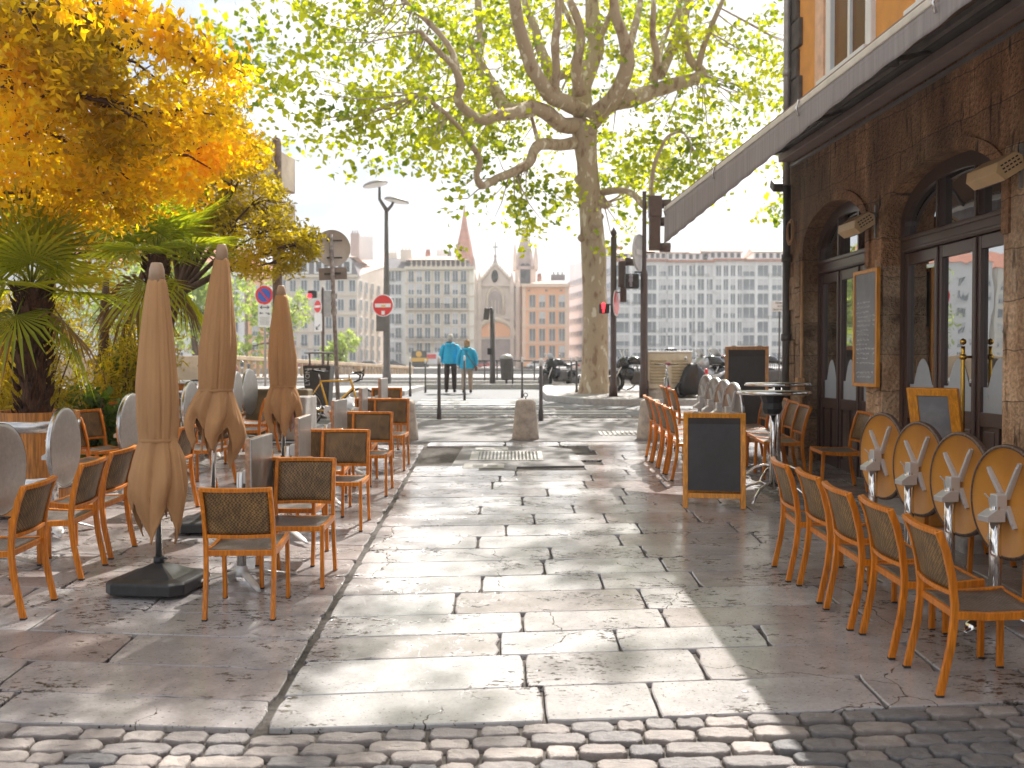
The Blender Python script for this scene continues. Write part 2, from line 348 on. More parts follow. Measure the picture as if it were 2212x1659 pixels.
def yb(X):
    P = [(-40, 4.9), (-2.4, 4.72), (-1.1, 4.62), (1.1, 4.80), (2.6, 4.97), (6, 5.3), (40, 5.3)]
    for (a, b), (c, d) in zip(P, P[1:]):
        if a <= X <= c: return b + (d - b) * (X - a) / (c - a)
    return 5
def set_rnd(o, vals, name='rnd'):
    at_ = o.data.attributes.new(name, 'FLOAT', 'FACE'); at_.data.foreach_set('value', np.array(vals, dtype=np.float32))
rs = random.Random(5)
def slab(mb, q, h, n=5, jag=.0035, rn=None, vals=None):
    # q: four corners (x,y); top face ring with worn, slightly wavy edges and a small chamfer
    ring = []
    for i in range(4):
        a = Vector((*q[i], 0)); b = Vector((*q[(i + 1) % 4], 0)); L_ = (b - a).length; nn = max(2, int(L_ / .09))
        nrm = Vector(((b - a).y, -(b - a).x, 0)).normalized()
        for k in range(nn):
            p = a.lerp(b, k / nn)
            w = noise.noise(Vector((p.x * 7, p.y * 7, i * 3.1 + h))) * jag * 1.6 + rs.uniform(-jag, jag) * .5
            if k == 0: w = -rs.uniform(0, .012); p = p.lerp(Vector((sum(c[0] for c in q) / 4, sum(c[1] for c in q) / 4, 0)), rs.uniform(.005, .03))
            if rs.random() < .03: w += rs.uniform(.01, .03)
            ring.append(p - nrm * w * -1 if False else p + (-nrm) * abs(w))
    n = len(ring); cen = sum(ring, Vector()) / n; vs = []
    ti = rs.uniform(-.0015, .0015)
    for p in ring: vs.append((p.x, p.y, hgt(p.y) - .03))
    for p in ring: vs.append((p.x, p.y, hgt(p.y) - .006 + ti))
    for p in ring:
        d = (cen - p); d.normalize(); s = p + d * .007; vs.append((s.x, s.y, hgt(s.y) + ti))
    fs = [(i, (i + 1) % n, n + (i + 1) % n, n + i) for i in range(n)] + [(n + i, n + (i + 1) % n, 2 * n + (i + 1) % n, 2 * n + i) for i in range(n)]
    fs.append(tuple(2 * n + i for i in range(n)))
    mb.add(vs, fs); vals += [rn] * len(fs)
pv = MB(); vals = []
def holes(cx, cy): # the asphalt patch round the drain
    return -.80 < cx < .92 and 12.35 < cy < 14.75
# right zone: rows rising to the right; left zone: rows rising to the left; the seam runs along X about -1.2
SEAM = lambda y: -1.18 - .0107 * (y - 4.64)
def rows(side):
    y = 3.2; i = 0
    while y < 15.6:
        w = rs.uniform(.40, .52)
        sl = (.10 if side > 0 else -.105) * max(0., 1 - (y - 5) / 13)
        x = rs.uniform(0, .6)
        first = True
        while x < (7.2 if side > 0 else 10):
            ln = rs.uniform(.55, 1.55) if not first else rs.uniform(.5, 1.3)
            first = False
            x1 = x + ln
            g = .004 + rs.uniform(0, .004); gy = .003 + rs.uniform(0, .0035)
            def pt(xx, yy, seam=False):
                X = SEAM(yy) + side * xx
                return (X, yy + sl * (X + 1.2))
            xa = 0.014 if x < .61 and x < .6 and first is False and abs(x) < .601 and x == x and not started[0] else x
            started[0] = True
            q = [pt(xa + g, y + gy), pt(x1 - g, y + gy), pt(x1 - g, y + w - gy), pt(xa + g, y + w - gy)]
            if side < 0: q = q[::-1]
            cx = sum(p[0] for p in q) / 4; cy = sum(p[1] for p in q) / 4
            if cy < 15.1 and not holes(cx, cy) and -11 < cx < 6.5:
                # clip front edge against the cobbles
                q = [(p[0], max(p[1], yb(p[0]) + .012)) for p in q]
                hi = max(p[1] for p in q) - min(p[1] for p in q)
                if hi > .12 and cy > yb(cx) - .1 and min(abs(q[0][1] - q[3][1]), abs(q[1][1] - q[2][1])) > .08:
                    slab(pv, q, i * .37, rn=min(1, max(0, rs.gauss(.5, .16) + (.24 if -1.2 < cx < 1.2 else -.10))), vals=vals)  # sheen and reflected tint put into the tone: paler walkway, pinker darker sides
            x = x1
        started[0] = False
        y += w; i += 1
started = [False]; rows(1); started = [False]; rows(-1)
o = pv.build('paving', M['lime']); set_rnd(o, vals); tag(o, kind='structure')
# cobbles in the foreground and a strip before the cafe doors
cb = MB(); vals = []
def cobble(cx, cy, a, b, z):
    n = 18; vs = []; rot = rs.uniform(-.04, .04); ex = rs.uniform(.55, .8)
    prof = [(1.0, -.04), (.995, -.008), (.97, -.001), (.91, .003), (.65, .005), (.28, .005)]
    ph = [rs.uniform(-.055, .02) for _ in range(n)]
    for (k, zz) in prof:
        for i in range(n):
            t = 2 * PI * i / n + PI / n
            c, s_ = math.cos(t), math.sin(t); f = (abs(c) ** 7 + abs(s_) ** 7) ** (-1 / 7.) * (1 + ph[i])
            x = a / 2 * c * f * k; y = b / 2 * s_ * f * k
            x, y = x * math.cos(rot) - y * math.sin(rot), x * math.sin(rot) + y * math.cos(rot)
            vs.append((cx + x, cy + y, z + zz + noise.noise(Vector((cx + x, cy + y, 0)) * 22) * .009))
    fs = []
    for j in range(len(prof) - 1):
        for i in range(n): fs.append((j * n + i, j * n + (i + 1) % n, (j + 1) * n + (i + 1) % n, (j + 1) * n + i))
    fs.append(tuple((len(prof) - 1) * n + i for i in range(n)))
    cb.add(vs, fs, 0, False); vals.extend([min(1, max(0, rs.gauss(.45, .28) - (.25 if cx > 1.3 else 0)))] * len(fs))  # stones on the cafe side darkened, its shade put into their tone
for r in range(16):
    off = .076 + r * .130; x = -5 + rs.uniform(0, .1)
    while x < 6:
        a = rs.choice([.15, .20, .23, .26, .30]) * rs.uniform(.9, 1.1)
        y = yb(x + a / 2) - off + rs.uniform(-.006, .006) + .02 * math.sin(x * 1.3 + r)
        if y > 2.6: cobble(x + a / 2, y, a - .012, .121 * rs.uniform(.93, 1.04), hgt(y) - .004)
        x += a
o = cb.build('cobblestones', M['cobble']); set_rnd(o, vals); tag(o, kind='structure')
cb = MB(); vals = []
# (this patch lies over the slabs beside the doors, where the photo shows small setts)
y = 8.8
while y < 13.6:
    x = 2.75 - .0447 * (y - 10)
    while x < 3.62 - .0447 * (y - 10):
        a = rs.uniform(.11, .17)
        cobble(x + a / 2, y, a - .01, .10, hgt(y) + .001); x += a
    y += .108
o = cb.build('cobblestones', M['cobble']); set_rnd(o, vals); tag(o, kind='structure')
# asphalt patch with drain
m = MB(); P = [(-.80, 12.35), (.05, 12.35), (.06, 12.75), (.95, 12.85), (.86, 14.4), (.5, 14.75), (-.72, 14.75)]
m.prism([(x, y) for x, y in P], 0, 1); 
m.v = [(x, y, hgt(y) + (-.002 if z > .5 else -.03)) for x, y, z in m.v]
tag(m.build('asphalt_patch', M['asphalt']), kind='structure')
dr = empty('drain_grate', (0, 0, 0), label='pale cast metal drain grate let into the grey asphalt patch', cat='drain')
m = MB(); x0, x1, y0, y1 = -.57, .42, 13.28, 14.2
for (a, b, c, d) in ((x0, x1, y0, y0 + .06), (x0, x1, y1 - .06, y1), (x0, x0 + .11, y0 + .06, y1 - .06), (x1 - .06, x1, y0 + .06, y1 - .06)):
    m.add([(a, c, hgt(c) + .004), (b, c, hgt(c) + .004), (b, d, hgt(d) + .004), (a, d, hgt(d) + .004)], [(0, 1, 2, 3)])
m.build('frame', M['galv'], dr)
for k in range(17):
    x = x0 + .125 + k * .05; m = MB()
    m.add([(x, y0 + .06, hgt(y0) + .006), (x + .024, y0 + .06, hgt(y0) + .006), (x + .024, y1 - .06, hgt(y1) + .004), (x, y1 - .06, hgt(y1) + .004)], [(0, 1, 2, 3)])
    m.build('bar', M['galv'], dr)
m = MB(); m.add([(x0 + .1, y0 + .05, hgt(y0) + .001), (x1 - .05, y0 + .05, hgt(y0) + .001), (x1 - .05, y1 - .05, hgt(y1) - .0), (x0 + .1, y1 - .05, hgt(y1) - .0)], [(0, 1, 2, 3)])
m.build('pit', M['black'], dr)  # flat black sheet standing in for the dark below the bars
for (xa, xb, ya, yb_, lb) in ((-.62, -.10, 12.62, 12.98, 'small pale metal cover plate on the near side of the drain grate'), (-.53, -.06, 14.32, 14.58, 'small pale metal cover plate on the far side of the drain grate')):
    e = empty('cover_plate', (0, 0, 0), label=lb, cat='cover plate', group='cover plates beside the drain')
    m = MB(); m.add([(xa, ya, hgt(ya) + .003), (xb, ya, hgt(ya) + .003), (xb, yb_, hgt(yb_) + .003), (xa, yb_, hgt(yb_) + .003)], [(0, 1, 2, 3)]); m.build('plate', M['galv'], e)
    for k in (.22, .58):
        a = xa + (xb - xa) * k; b = a + (xb - xa) * .26; m = MB(); c, d = ya + .1, yb_ - .09
        m.add([(a, c, hgt(c) + .006), (b, c, hgt(c) + .006), (b, d, hgt(d) + .006), (a, d, hgt(d) + .006)], [(0, 1, 2, 3)]); m.build('inlay', M['pole_grey'], e)
# street drain right of the middle bollard
m = MB()
for k in range(16):
    x = 1.45 + k * .075; m.box((x, 16.3, hgt(16.3) + .006), (.045, .5, .01), rot=Matrix.Rotation(math.atan(.0484), 3, 'X'))
tag(m.build('street_drain', M['galv']), 'slotted metal street drain flush with the asphalt right of the middle stone bollard', 'drain')
# kerbs and raised pavements
def raised(name, poly, up, mat=None):
    m = MB(); n = len(poly)
    m.add([(x, y, hgt(y) + up) for x, y in poly] + [(x, y, hgt(y) - .1) for x, y in poly], [tuple(range(n))] + [(i, i + n, (i + 1) % n + n, (i + 1) % n) for i in range(n)])
    return tag(m.build(name, mat or M['walk']), kind='structure')
raised('pavement', [(1.9, 24.4), (2.6, 24.0), (5, 24.0), (12, 24.0), (30, 24.0), (30, 33.5), (12, 33.5), (1.4, 33.5), (1.1, 30), (1.15, 26)], .125)
def kerb(name, pts, w=.3, up=.135, mat=None, base=-.1):
    m = MB()
    for i in range(len(pts) - 1):
        a = Vector((*pts[i], 0)); b = Vector((*pts[i + 1], 0)); L_ = (b - a).length; n = max(1, round(L_ / 1.0)); t = (b - a).normalized(); nn = Vector((-t.y, t.x, 0))
        for k in range(n):
            p = a.lerp(b, k / n) + t * .006; q = a.lerp(b, (k + 1) / n) - t * .006
            vs = []
            for z in (base, up - .015, up):
                o_ = .0 if z < up else .015
                for (c, s_) in ((p, 0), (q, 0), (q, 1), (p, 1)):
                    d = c + nn * (w - o_ if s_ else o_); vs.append((d.x, d.y, hgt(d.y) + z))
            m.add(vs, [(0, 1, 5, 4), (1, 2, 6, 5), (2, 3, 7, 6), (3, 0, 4, 7), (4, 5, 9, 8), (5, 6, 10, 9), (6, 7, 11, 10), (7, 4, 8, 11), (8, 9, 10, 11)])
    return tag(m.build(name, mat or M['granite']), kind='structure')
kerb('kerb', [(30, 23.7), (2.6, 23.7), (1.75, 24.1), (.9, 26), (.85, 30), (1.1, 33.6)][::-1])
kerb('kerb', [(-30, 18.55), (30, 18.55)], w=.28, up=.012, base=-.05)
raised('pavement', [(-30, 27.6), (-9, 27.6), (-5.2, 27.9), (-3.4, 28.8), (-3.2, 33.5), (-30, 33.5)], .12)
kerb('kerb', [(-30, 27.35), (-9, 27.35), (-5.0, 27.65), (-3.1, 28.7), (-2.9, 33.5)], up=.13)
for (yy, xa, xb, up) in ((34.0, -30, 12, .16), (38.6, -30, 14, .20), (43.5, -30, 20, .26)):
    kerb('kerb', [(xa, yy), (xb, yy)], w=.5, up=up)
raised('quay_platform', [(-90, 44), (90, 44), (90, 60), (-90, 60)], .22)
# setts laid as a channel and worn white strips across the street
cb = MB(); vals = []
for yy in (19.6, 19.75, 19.9, 20.05, 22.3, 22.45):
    x = -6
    while x < 9:
        a = rs.uniform(.12, .2); cobble(x, yy, a - .02, .13, hgt(yy) - .012); x += a
o = cb.build('sett_strip', M['cobble']); set_rnd(o, vals); tag(o, kind='structure')
M['roadpaint'] = pm('worn_road_paint', (.62, .60, .57), .7, var=.2, scale=6, dirt=(.3, .29, .28), dscale=5)
for k, (yy, xa, xb) in enumerate(((20.6, -2.6, 2.4), (21.4, -2.4, 2.6), (23.0, -2.2, 1.2), (24.0, -2.2, .8), (25.0, -2.4, .6), (26.2, -2.4, .5))):
    m = MB(); m.add([(xa, yy, hgt(yy) - .015), (xb, yy, hgt(yy) - .015), (xb, yy + .38, hgt(yy + .38) - .015), (xa, yy + .38, hgt(yy + .38) - .015)], [(0, 1, 2, 3)])
    tag(m.build('crossing_stripe', M['roadpaint']), kind='structure')

# ---------------- cafe building on the right ----------------
WR = math.atan(.0447); WX = 4.5
def wally(u, off=0): return (WX + off) * F / (u - 1010)
B = empty('cafe_building', (WX, 0, 0), WR, 'old cafe building with dark stained stone front, arched doorways and orange upper wall', 'building')
def stonemat(name, ca, cb, cc, streak=(1, 1, .25)):
    m, t, b = newmat(name); Lk = t.links
    c = N(t, 'ShaderNodeTexCoord'); mp = N(t, 'ShaderNodeMapping'); mp.inputs['Scale'].default_value = streak; Lk.new(c.outputs['Object'], mp.inputs[0])
    n = N(t, 'ShaderNodeTexNoise'); n.inputs['Scale'].default_value = 2.2; n.inputs['Detail'].default_value = 10; n.inputs['Roughness'].default_value = .7; Lk.new(mp.outputs[0], n.inputs[0])
    r = N(t, 'ShaderNodeValToRGB'); e = r.color_ramp.elements; e[0].position = .33; e[1].position = .68; e[0].color = (*ca, 1); e[1].color = (*cc, 1); k = e.new(.5); k.color = (*cb, 1); Lk.new(n.outputs[0], r.inputs[0])
    n2 = N(t, 'ShaderNodeTexNoise'); n2.inputs['Scale'].default_value = 26; n2.inputs['Detail'].default_value = 6; Lk.new(c.outputs['Object'], n2.inputs[0])
    q = N(t, 'ShaderNodeMapRange'); q.inputs[1].default_value = .35; q.inputs[2].default_value = .65; q.inputs[3].default_value = .72; q.inputs[4].default_value = 1.2; Lk.new(n2.outputs[0], q.inputs[0])
    s = N(t, 'ShaderNodeVectorMath', operation='SCALE'); Lk.new(r.outputs[0], s.inputs[0]); Lk.new(q.outputs[0], s.inputs['Scale'])
    mp3 = N(t, 'ShaderNodeMapping'); mp3.inputs['Scale'].default_value = (1, 14, 2.0); Lk.new(c.outputs['Object'], mp3.inputs[0])
    n3 = N(t, 'ShaderNodeTexNoise'); n3.inputs['Scale'].default_value = 1; n3.inputs['Detail'].default_value = 5; Lk.new(mp3.outputs[0], n3.inputs[0])
    q3 = N(t, 'ShaderNodeMapRange'); q3.inputs[1].default_value = .60; q3.inputs[2].default_value = .70; Lk.new(n3.outputs[0], q3.inputs[0])
    mx = N(t, 'ShaderNodeMixRGB'); mx.inputs[2].default_value = (*[x * .28 for x in ca], 1); Lk.new(q3.outputs[0], mx.inputs[0]); Lk.new(s.outputs[0], mx.inputs[1])
    sx_ = N(t, 'ShaderNodeSeparateXYZ'); cx_ = N(t, 'ShaderNodeCombineXYZ'); nd = N(t, 'ShaderNodeTexNoise'); nd.inputs['Scale'].default_value = 3
    Lk.new(c.outputs['Object'], nd.inputs[0]); vm = N(t, 'ShaderNodeVectorMath', operation='MULTIPLY_ADD'); vm.inputs[1].default_value = (.10, .10, .10); Lk.new(nd.outputs['Color'], vm.inputs[0]); Lk.new(c.outputs['Object'], vm.inputs[2])
    Lk.new(vm.outputs[0], sx_.inputs[0]); Lk.new(sx_.outputs[1], cx_.inputs[0]); Lk.new(sx_.outputs[2], cx_.inputs[1])
    bk = N(t, 'ShaderNodeTexBrick'); bk.inputs['Scale'].default_value = 1; bk.inputs['Brick Width'].default_value = .95; bk.inputs['Row Height'].default_value = .42; bk.inputs['Mortar Size'].default_value = .008; bk.inputs['Mortar Smooth'].default_value = .6
    bk.inputs['Color1'].default_value = (1.12, 1.08, 1.02, 1); bk.inputs['Color2'].default_value = (.80, .82, .86, 1); bk.inputs['Mortar'].default_value = (.34, .32, .30, 1); Lk.new(cx_.outputs[0], bk.inputs[0])
    mb2 = N(t, 'ShaderNodeMixRGB', blend_type='MULTIPLY'); mb2.inputs[0].default_value = .9; Lk.new(mx.outputs[0], mb2.inputs[1]); Lk.new(bk.outputs[0], mb2.inputs[2])
    n5 = N(t, 'ShaderNodeTexNoise'); n5.inputs['Scale'].default_value = .55; n5.inputs['Detail'].default_value = 4; Lk.new(mp.outputs[0], n5.inputs[0])
    q5 = N(t, 'ShaderNodeMapRange'); q5.inputs[1].default_value = .38; q5.inputs[2].default_value = .62; q5.inputs[3].default_value = .55; q5.inputs[4].default_value = 1.25; Lk.new(n5.outputs[0], q5.inputs[0])
    s5 = N(t, 'ShaderNodeVectorMath', operation='SCALE'); Lk.new(mb2.outputs[0], s5.inputs[0]); Lk.new(q5.outputs[0], s5.inputs['Scale'])
    Lk.new(s5.outputs[0], b.inputs['Base Color']); b.inputs['Roughness'].default_value = .75
    bu = N(t, 'ShaderNodeBump'); bu.inputs['Strength'].default_value = 1; bu.inputs['Distance'].default_value = .05
    ad = N(t, 'ShaderNodeMath', operation='SUBTRACT'); Lk.new(n2.outputs[0], ad.inputs[0]); Lk.new(q3.outputs[0], ad.inputs[1])
    Lk.new(ad.outputs[0], bu.inputs['Height']); Lk.new(bu.outputs[0], b.inputs['Normal']); return m
M['oldstone'] = stonemat('stained_stone', (.17, .078, .038), (.36, .18, .085), (.60, .35, .18))
M['pierstone'] = stonemat('worn_pier_stone', (.40, .21, .11), (.60, .38, .22), (.78, .56, .38), (1, 1, .6))
M['plaster'] = pm('orange_plaster', (.74, .33, .07), .8, var=.08, scale=3, bump=.2)
M['quoin'] = pm('dark_quoin', (.10, .085, .075), .85, var=.3, scale=5, bump=.5)
OP = [(8.38, 10.81), (11.25, 13.35)]; SPR = 3.42; RISE = .52; FL = .52; Z1 = 5.05
def archz(y, a, b, spr=SPR, rise=RISE, grow=0):
    c = (a + b) / 2; h = (b - a) / 2 + grow; t = max(0, 1 - ((y - c) / h) ** 2); return spr + (rise + grow) * t ** .5
ys = sorted(set([1.0, 13.95] + frange(1, 8.38, 10) + frange(10.81, 11.25, 2) + frange(13.35, 13.95, 3) + [o_[0] + (o_[1] - o_[0]) * (1 - math.cos(PI * k / 28)) / 2 for o_ in OP for k in range(29)]))
m = MB(); piers = {}
class PP:
    def add(s, vs, fs):
        k = 'pier'; y = sum(v[1] for v in vs) / len(vs); key = 0 if y < 9 else (1 if y < 12 else 2)
        piers.setdefault(key, MB()).add(vs, fs)
mp_ = PP()
def inop(y0, y1):
    for o_ in OP:
        if y0 >= o_[0] - 1e-6 and y1 <= o_[1] + 1e-6: return o_
for y0, y1 in zip(ys, ys[1:]):
    o_ = inop(y0, y1)
    if o_:
        za, zb = archz(y0, *o_), archz(y1, *o_)
        m.add([(0, y0, za), (0, y1, zb), (0, y1, Z1), (0, y0, Z1)], [(0, 3, 2, 1)])
        m.add([(0, y0, za), (0, y1, zb), (.26, y1, zb), (.26, y0, za)], [(0, 1, 2, 3)])
    else:
        zs_ = 3.75 if y1 < 8.4 else 3.0
        m.add([(0, y0, zs_), (0, y1, zs_), (0, y1, Z1), (0, y0, Z1)], [(0, 3, 2, 1)])
        mp_.add([(0, y0, 0), (0, y1, 0), (0, y1, zs_), (0, y0, zs_)], [(0, 3, 2, 1)])
for (a, b) in OP:
    for y in (a, b):
        mp_.add([(0, y, 0), (.26, y, 0), (.26, y, 3.0), (0, y, 3.0)], [(0, 1, 2, 3)])
        m.add([(0, y, 3.0), (.26, y, 3.0), (.26, y, SPR), (0, y, SPR)], [(0, 1, 2, 3)])
# far end wall, back, near end
m.add([(0, 13.95, 0), (8, 13.95, 0), (8, 13.95, Z1), (0, 13.95, Z1), (0, 1, 0), (8, 1, 0), (8, 1, Z1), (0, 1, Z1)], [(0, 1, 2, 3), (4, 7, 6, 5), (1, 5, 6, 2), (3, 2, 6, 7)])
m.build('wall', M['oldstone'], B); [q.build('pier', M['pierstone'], B) for q in piers.values()]
# rough blocks proud of the piers
rg = random.Random(3)
for (ya, yb_) in ((10.83, 10.98), (13.4, 13.60), (13.62, 13.93)):
    z = .45; rb = MB()
    while z < 3.0:
        h = rg.uniform(.25, .5); d = rg.uniform(.015, .045)
        rb.box((-d / 2 + .001, (ya + yb_) / 2 + rg.uniform(-.02, .02), z + h / 2), (d + .01, (yb_ - ya) + rg.uniform(-.03, .03), h - .015), bev=.012); z += h
    rb.build('rough_quoin', M['pierstone'], B)
for (a, b) in OP:   # chamfered stone ring round each arch
    r_ = MB(); n = 30
    for (g0, g1, x0, x1) in ((.0, .10, -.012, -.012), (.10, .125, -.012, 0)):
        pass
    pts = []
    for k in range(n + 1):
        t = PI * k / n; c = (a + b) / 2; pts.append((c - math.cos(t) * ((b - a) / 2 + .05), SPR + math.sin(t) * (RISE + .05)))
    pts = [(pts[0][0], 3.02)] + pts + [(pts[-1][0], 3.02)]
    r_.tube([(-.002, y, z) for y, z in pts], (.022, .055), sq=True, up=(1, 0, 0)); r_.build('arch_moulding', M['oldstone'], B)
# doors
M['pane'] = None
def glassmat():
    m, t, b = newmat('reflective_glass'); Lk = t.links
    b.inputs['Base Color'].default_value = (.012, .010, .010, 1); b.inputs['Roughness'].default_value = .02; b.inputs['Specular IOR Level'].default_value = 1
    gl = N(t, 'ShaderNodeBsdfGlossy'); gl.inputs['Roughness'].default_value = .0; gl.inputs['Color'].default_value = (.95, .96, .97, 1)
    c = N(t, 'ShaderNodeTexCoord'); n = N(t, 'ShaderNodeTexNoise'); n.inputs['Scale'].default_value = 1.6; Lk.new(c.outputs['Object'], n.inputs[0])
    bu = N(t, 'ShaderNodeBump'); bu.inputs['Strength'].default_value = .05; bu.inputs['Distance'].default_value = .05; Lk.new(n.outputs[0], bu.inputs['Height']); Lk.new(bu.outputs[0], gl.inputs['Normal'])
    ms = N(t, 'ShaderNodeMixShader'); ms.inputs[0].default_value = .52; Lk.new(b.outputs[0], ms.inputs[1]); Lk.new(gl.outputs[0], ms.inputs[2]); Lk.new(ms.outputs[0], t.nodes['Material Output'].inputs[0]); return m
M['pane'] = glassmat()
M['frost'] = pm('frosted_film', (.42, .45, .48), .3, var=.04)
TZ0, TZ1 = 3.12, 3.30
for di, (a, b) in enumerate(OP):
    D = empty('arched_door', (0, 0, 0), parent=B)
    fr = MB(); X0 = .20
    # jambs and arch frame
    for y in (a + .04, b - .04): fr.box((X0 + .04, y, (FL + SPR) / 2), (.10, .08, SPR - FL))
    pts = [((a + b) / 2 - math.cos(PI * k / 26) * ((b - a) / 2 - .055), SPR + math.sin(PI * k / 26) * (RISE - .055)) for k in range(27)]
    fr.tube([(X0 + .04, y, z) for y, z in pts], (.05, .055), sq=True, up=(1, 0, 0))
    fr.tube([(X0 + .0, y, z - .06) for y, z in pts[1:-1]], (.02, .03), sq=True, up=(1, 0, 0))
    fr.box((X0 + .035, (a + b) / 2, (TZ0 + TZ1) / 2), (.11, b - a - .16, TZ1 - TZ0), bev=.01)
    fr.box((X0 - .02, (a + b) / 2, TZ1 - .03), (.05, b - a - .16, .05), bev=.012)
    fr.box((X0 - .02, (a + b) / 2, TZ0 + .03), (.03, b - a - .16, .035), bev=.01)
    nl = 3
    wl = (b - a - .16) / nl
    for k in range(1, nl):
        y = a + .08 + wl * k; fr.box((X0 + .04, y, (TZ1 + archz(y, a, b)) / 2 - .02), (.08, .07, archz(y, a, b) - TZ1 - .03))
        fr.box((X0 - .005, y, (TZ1 + archz(y, a, b)) / 2 - .05), (.02, .035, archz(y, a, b) - TZ1 - .1))
    fr.build('frame', M['brown_paint'], D)
    fl = MB(); poly = [((a + b) / 2 - math.cos(PI * k / 26) * ((b - a) / 2 - .08), SPR + math.sin(PI * k / 26) * (RISE - .07)) for k in range(27)]
    poly = [(a + .08, TZ1 - .02)] + poly + [(b - .08, TZ1 - .02)]; n = len(poly)
    fl.add([(X0 + .06, y, z) for y, z in poly], [tuple(range(n))]); fl.build('fanlight_glass', M['pane'], D)
    for k in range(nl):
        y0 = a + .08 + wl * k + .006; y1 = y0 + wl - .012; lf = MB(); zt = TZ0 - .01; zp = 1.36
        tilt = [.0, .0, .0, .0][k]
        st = .075
        for y in (y0 + st / 2, y1 - st / 2): lf.box((X0 + .03, y, (FL + zt) / 2), (.055, st, zt - FL), bev=.006)
        for (za, zb) in ((FL, FL + .22), (zp, zp + .13), (zt - .12, zt)): lf.box((X0 + .031, (y0 + y1) / 2, (za + zb) / 2), (.05, y1 - y0 - 2 * st, zb - za), bev=.006)
        ym = (y0 + y1) / 2
        lf.box((X0 + .031, ym, (FL + .22 + zp) / 2), (.05, .06, zp - FL - .22))
        for (ya, yc) in ((y0 + st, ym - .03), (ym + .03, y1 - st)):
            lf.box((X0 + .042, (ya + yc) / 2, (FL + .22 + zp) / 2), (.02, yc - ya, zp - FL - .22))
            lf.box((X0 + .027, (ya + yc) / 2, (FL + .22 + zp) / 2), (.02, yc - ya - .07, zp - FL - .30), bev=.009)
        if k: lf.box((X0 - .005, y0, (FL + zt) / 2), (.025, .05, zt - FL), bev=.01)
        lf.build('door_leaf', M['brown_paint'], D)
        g = MB(); g.add([(X0 + .04, y0 + st, zp + .13), (X0 + .04, y1 - st, zp + .13), (X0 + .04, y1 - st, zt - .12), (X0 + .04, y0 + st, zt - .12)], [(0, 1, 2, 3)]); g.build('glass', M['pane'], D)
        # frosted film with a rounded dome in the middle
        g = MB(); P = [(y0 + st, zp + .13), (y1 - st, zp + .13), (y1 - st, zp + .36)]
        for q in range(13):
            t = q / 12.; yy = y1 - st - (y1 - y0 - 2 * st) * (.08 + .84 * t); P.append((yy, zp + .36 + .27 * max(0, math.sin(PI * min(1, max(0, (t - .12) / .76)))) ** .6))
        P.append((y0 + st, zp + .36)); g.add([(X0 + .036, y, z) for y, z in P], [tuple(range(len(P)))]); g.build('frosted_film', M['frost'], D)
    if di == 0:
        hy = a + .08 + wl * 1 + .05; h = MB()
        h.tube([(X0 - .09, hy, .95), (X0 - .09, hy, 1.05), (X0 - .09, hy, 2.05), (X0 - .09, hy, 2.1)], [.022, .022, .018, .018], n=12)
        for z in (1.12, 2.0): h.tube([(X0 - .09, hy, z), (X0 + .005, hy, z)], .012, n=8); h.lathe([(.0, -.035), (.028, -.02), (.034, 0), (.028, .02), (0, .035)], (X0 - .09, hy, z), n=14)
        h.lathe([(.0, -.03), (.022, -.02), (.03, 0), (.024, .02), (0, .035)], (X0 - .09, hy, 2.14), n=14)
        h.build('door_handle', M['brass'], D)
# threshold slab
m = MB(); m.box((-.10, 10.9, .30), (.72, 5.6, .42), bev=.02); m.build('doorstep', M['granite'], B)
# upper storey
U = MB(); U.add([(.02, 1, Z1), (.02, 13.95, Z1), (.02, 13.95, 8.45), (.02, 1, 8.45), (8, 13.95, Z1), (8, 13.95, 8.45), (8, 1, Z1), (8, 1, 8.45)], [(0, 3, 2, 1), (1, 2, 5, 4), (0, 6, 7, 3), (3, 7, 5, 2), (4, 5, 7, 6)])
U.build('upper_wall', M['plaster'], B)
U = MB(); U.box((3.9, 7.5, 8.455), (8.4, 13.6, .2), bev=.03); U.build('cornice', M['quoin'], B)
for k, yy in enumerate((12.9, 10.4, 7.9, 5.4)):
    w = empty('upper_window', (0, yy - 1.1, 0), parent=B)
    m = MB(); m.box((.0, -.62, 6.7), (.08, .16, 2.5), bev=.01); m.box((.0, .62, 6.7), (.08, .16, 2.5), bev=.01); m.box((-.01, 0, 8.02), (.12, 1.44, .18), bev=.01); m.box((-.04, 0, 5.40), (.2, 1.5, .12), bev=.01); m.build('surround', M['white'], w)
    m = MB(); m.box((.04, 0, 6.7), (.04, 1.08, 2.5)); m.build('pane', M['glassd'], w)
    m = MB(); m.box((.01, 0, 6.7), (.05, .07, 2.5)); m.box((.01, 0, 7.6), (.05, 1.08, .06)); m.build('sash', M['white'], w)
q = MB(); z = Z1; k = 0
while z < 8.2:
    q.box((.0, 13.80 - (.06 if k % 2 else 0), z + .2), (.07, .34 if k % 2 == 0 else .46, .37), bev=.015); z += .39; k += 1
q.build('quoin', M['quoin'], B)
pl = MB(); pl.box((.0, 12.75, 6.75), (.06, .3, 3.3)); pl.build('pilaster', pm('pale_orange_band', (.80, .52, .35), .8), B)
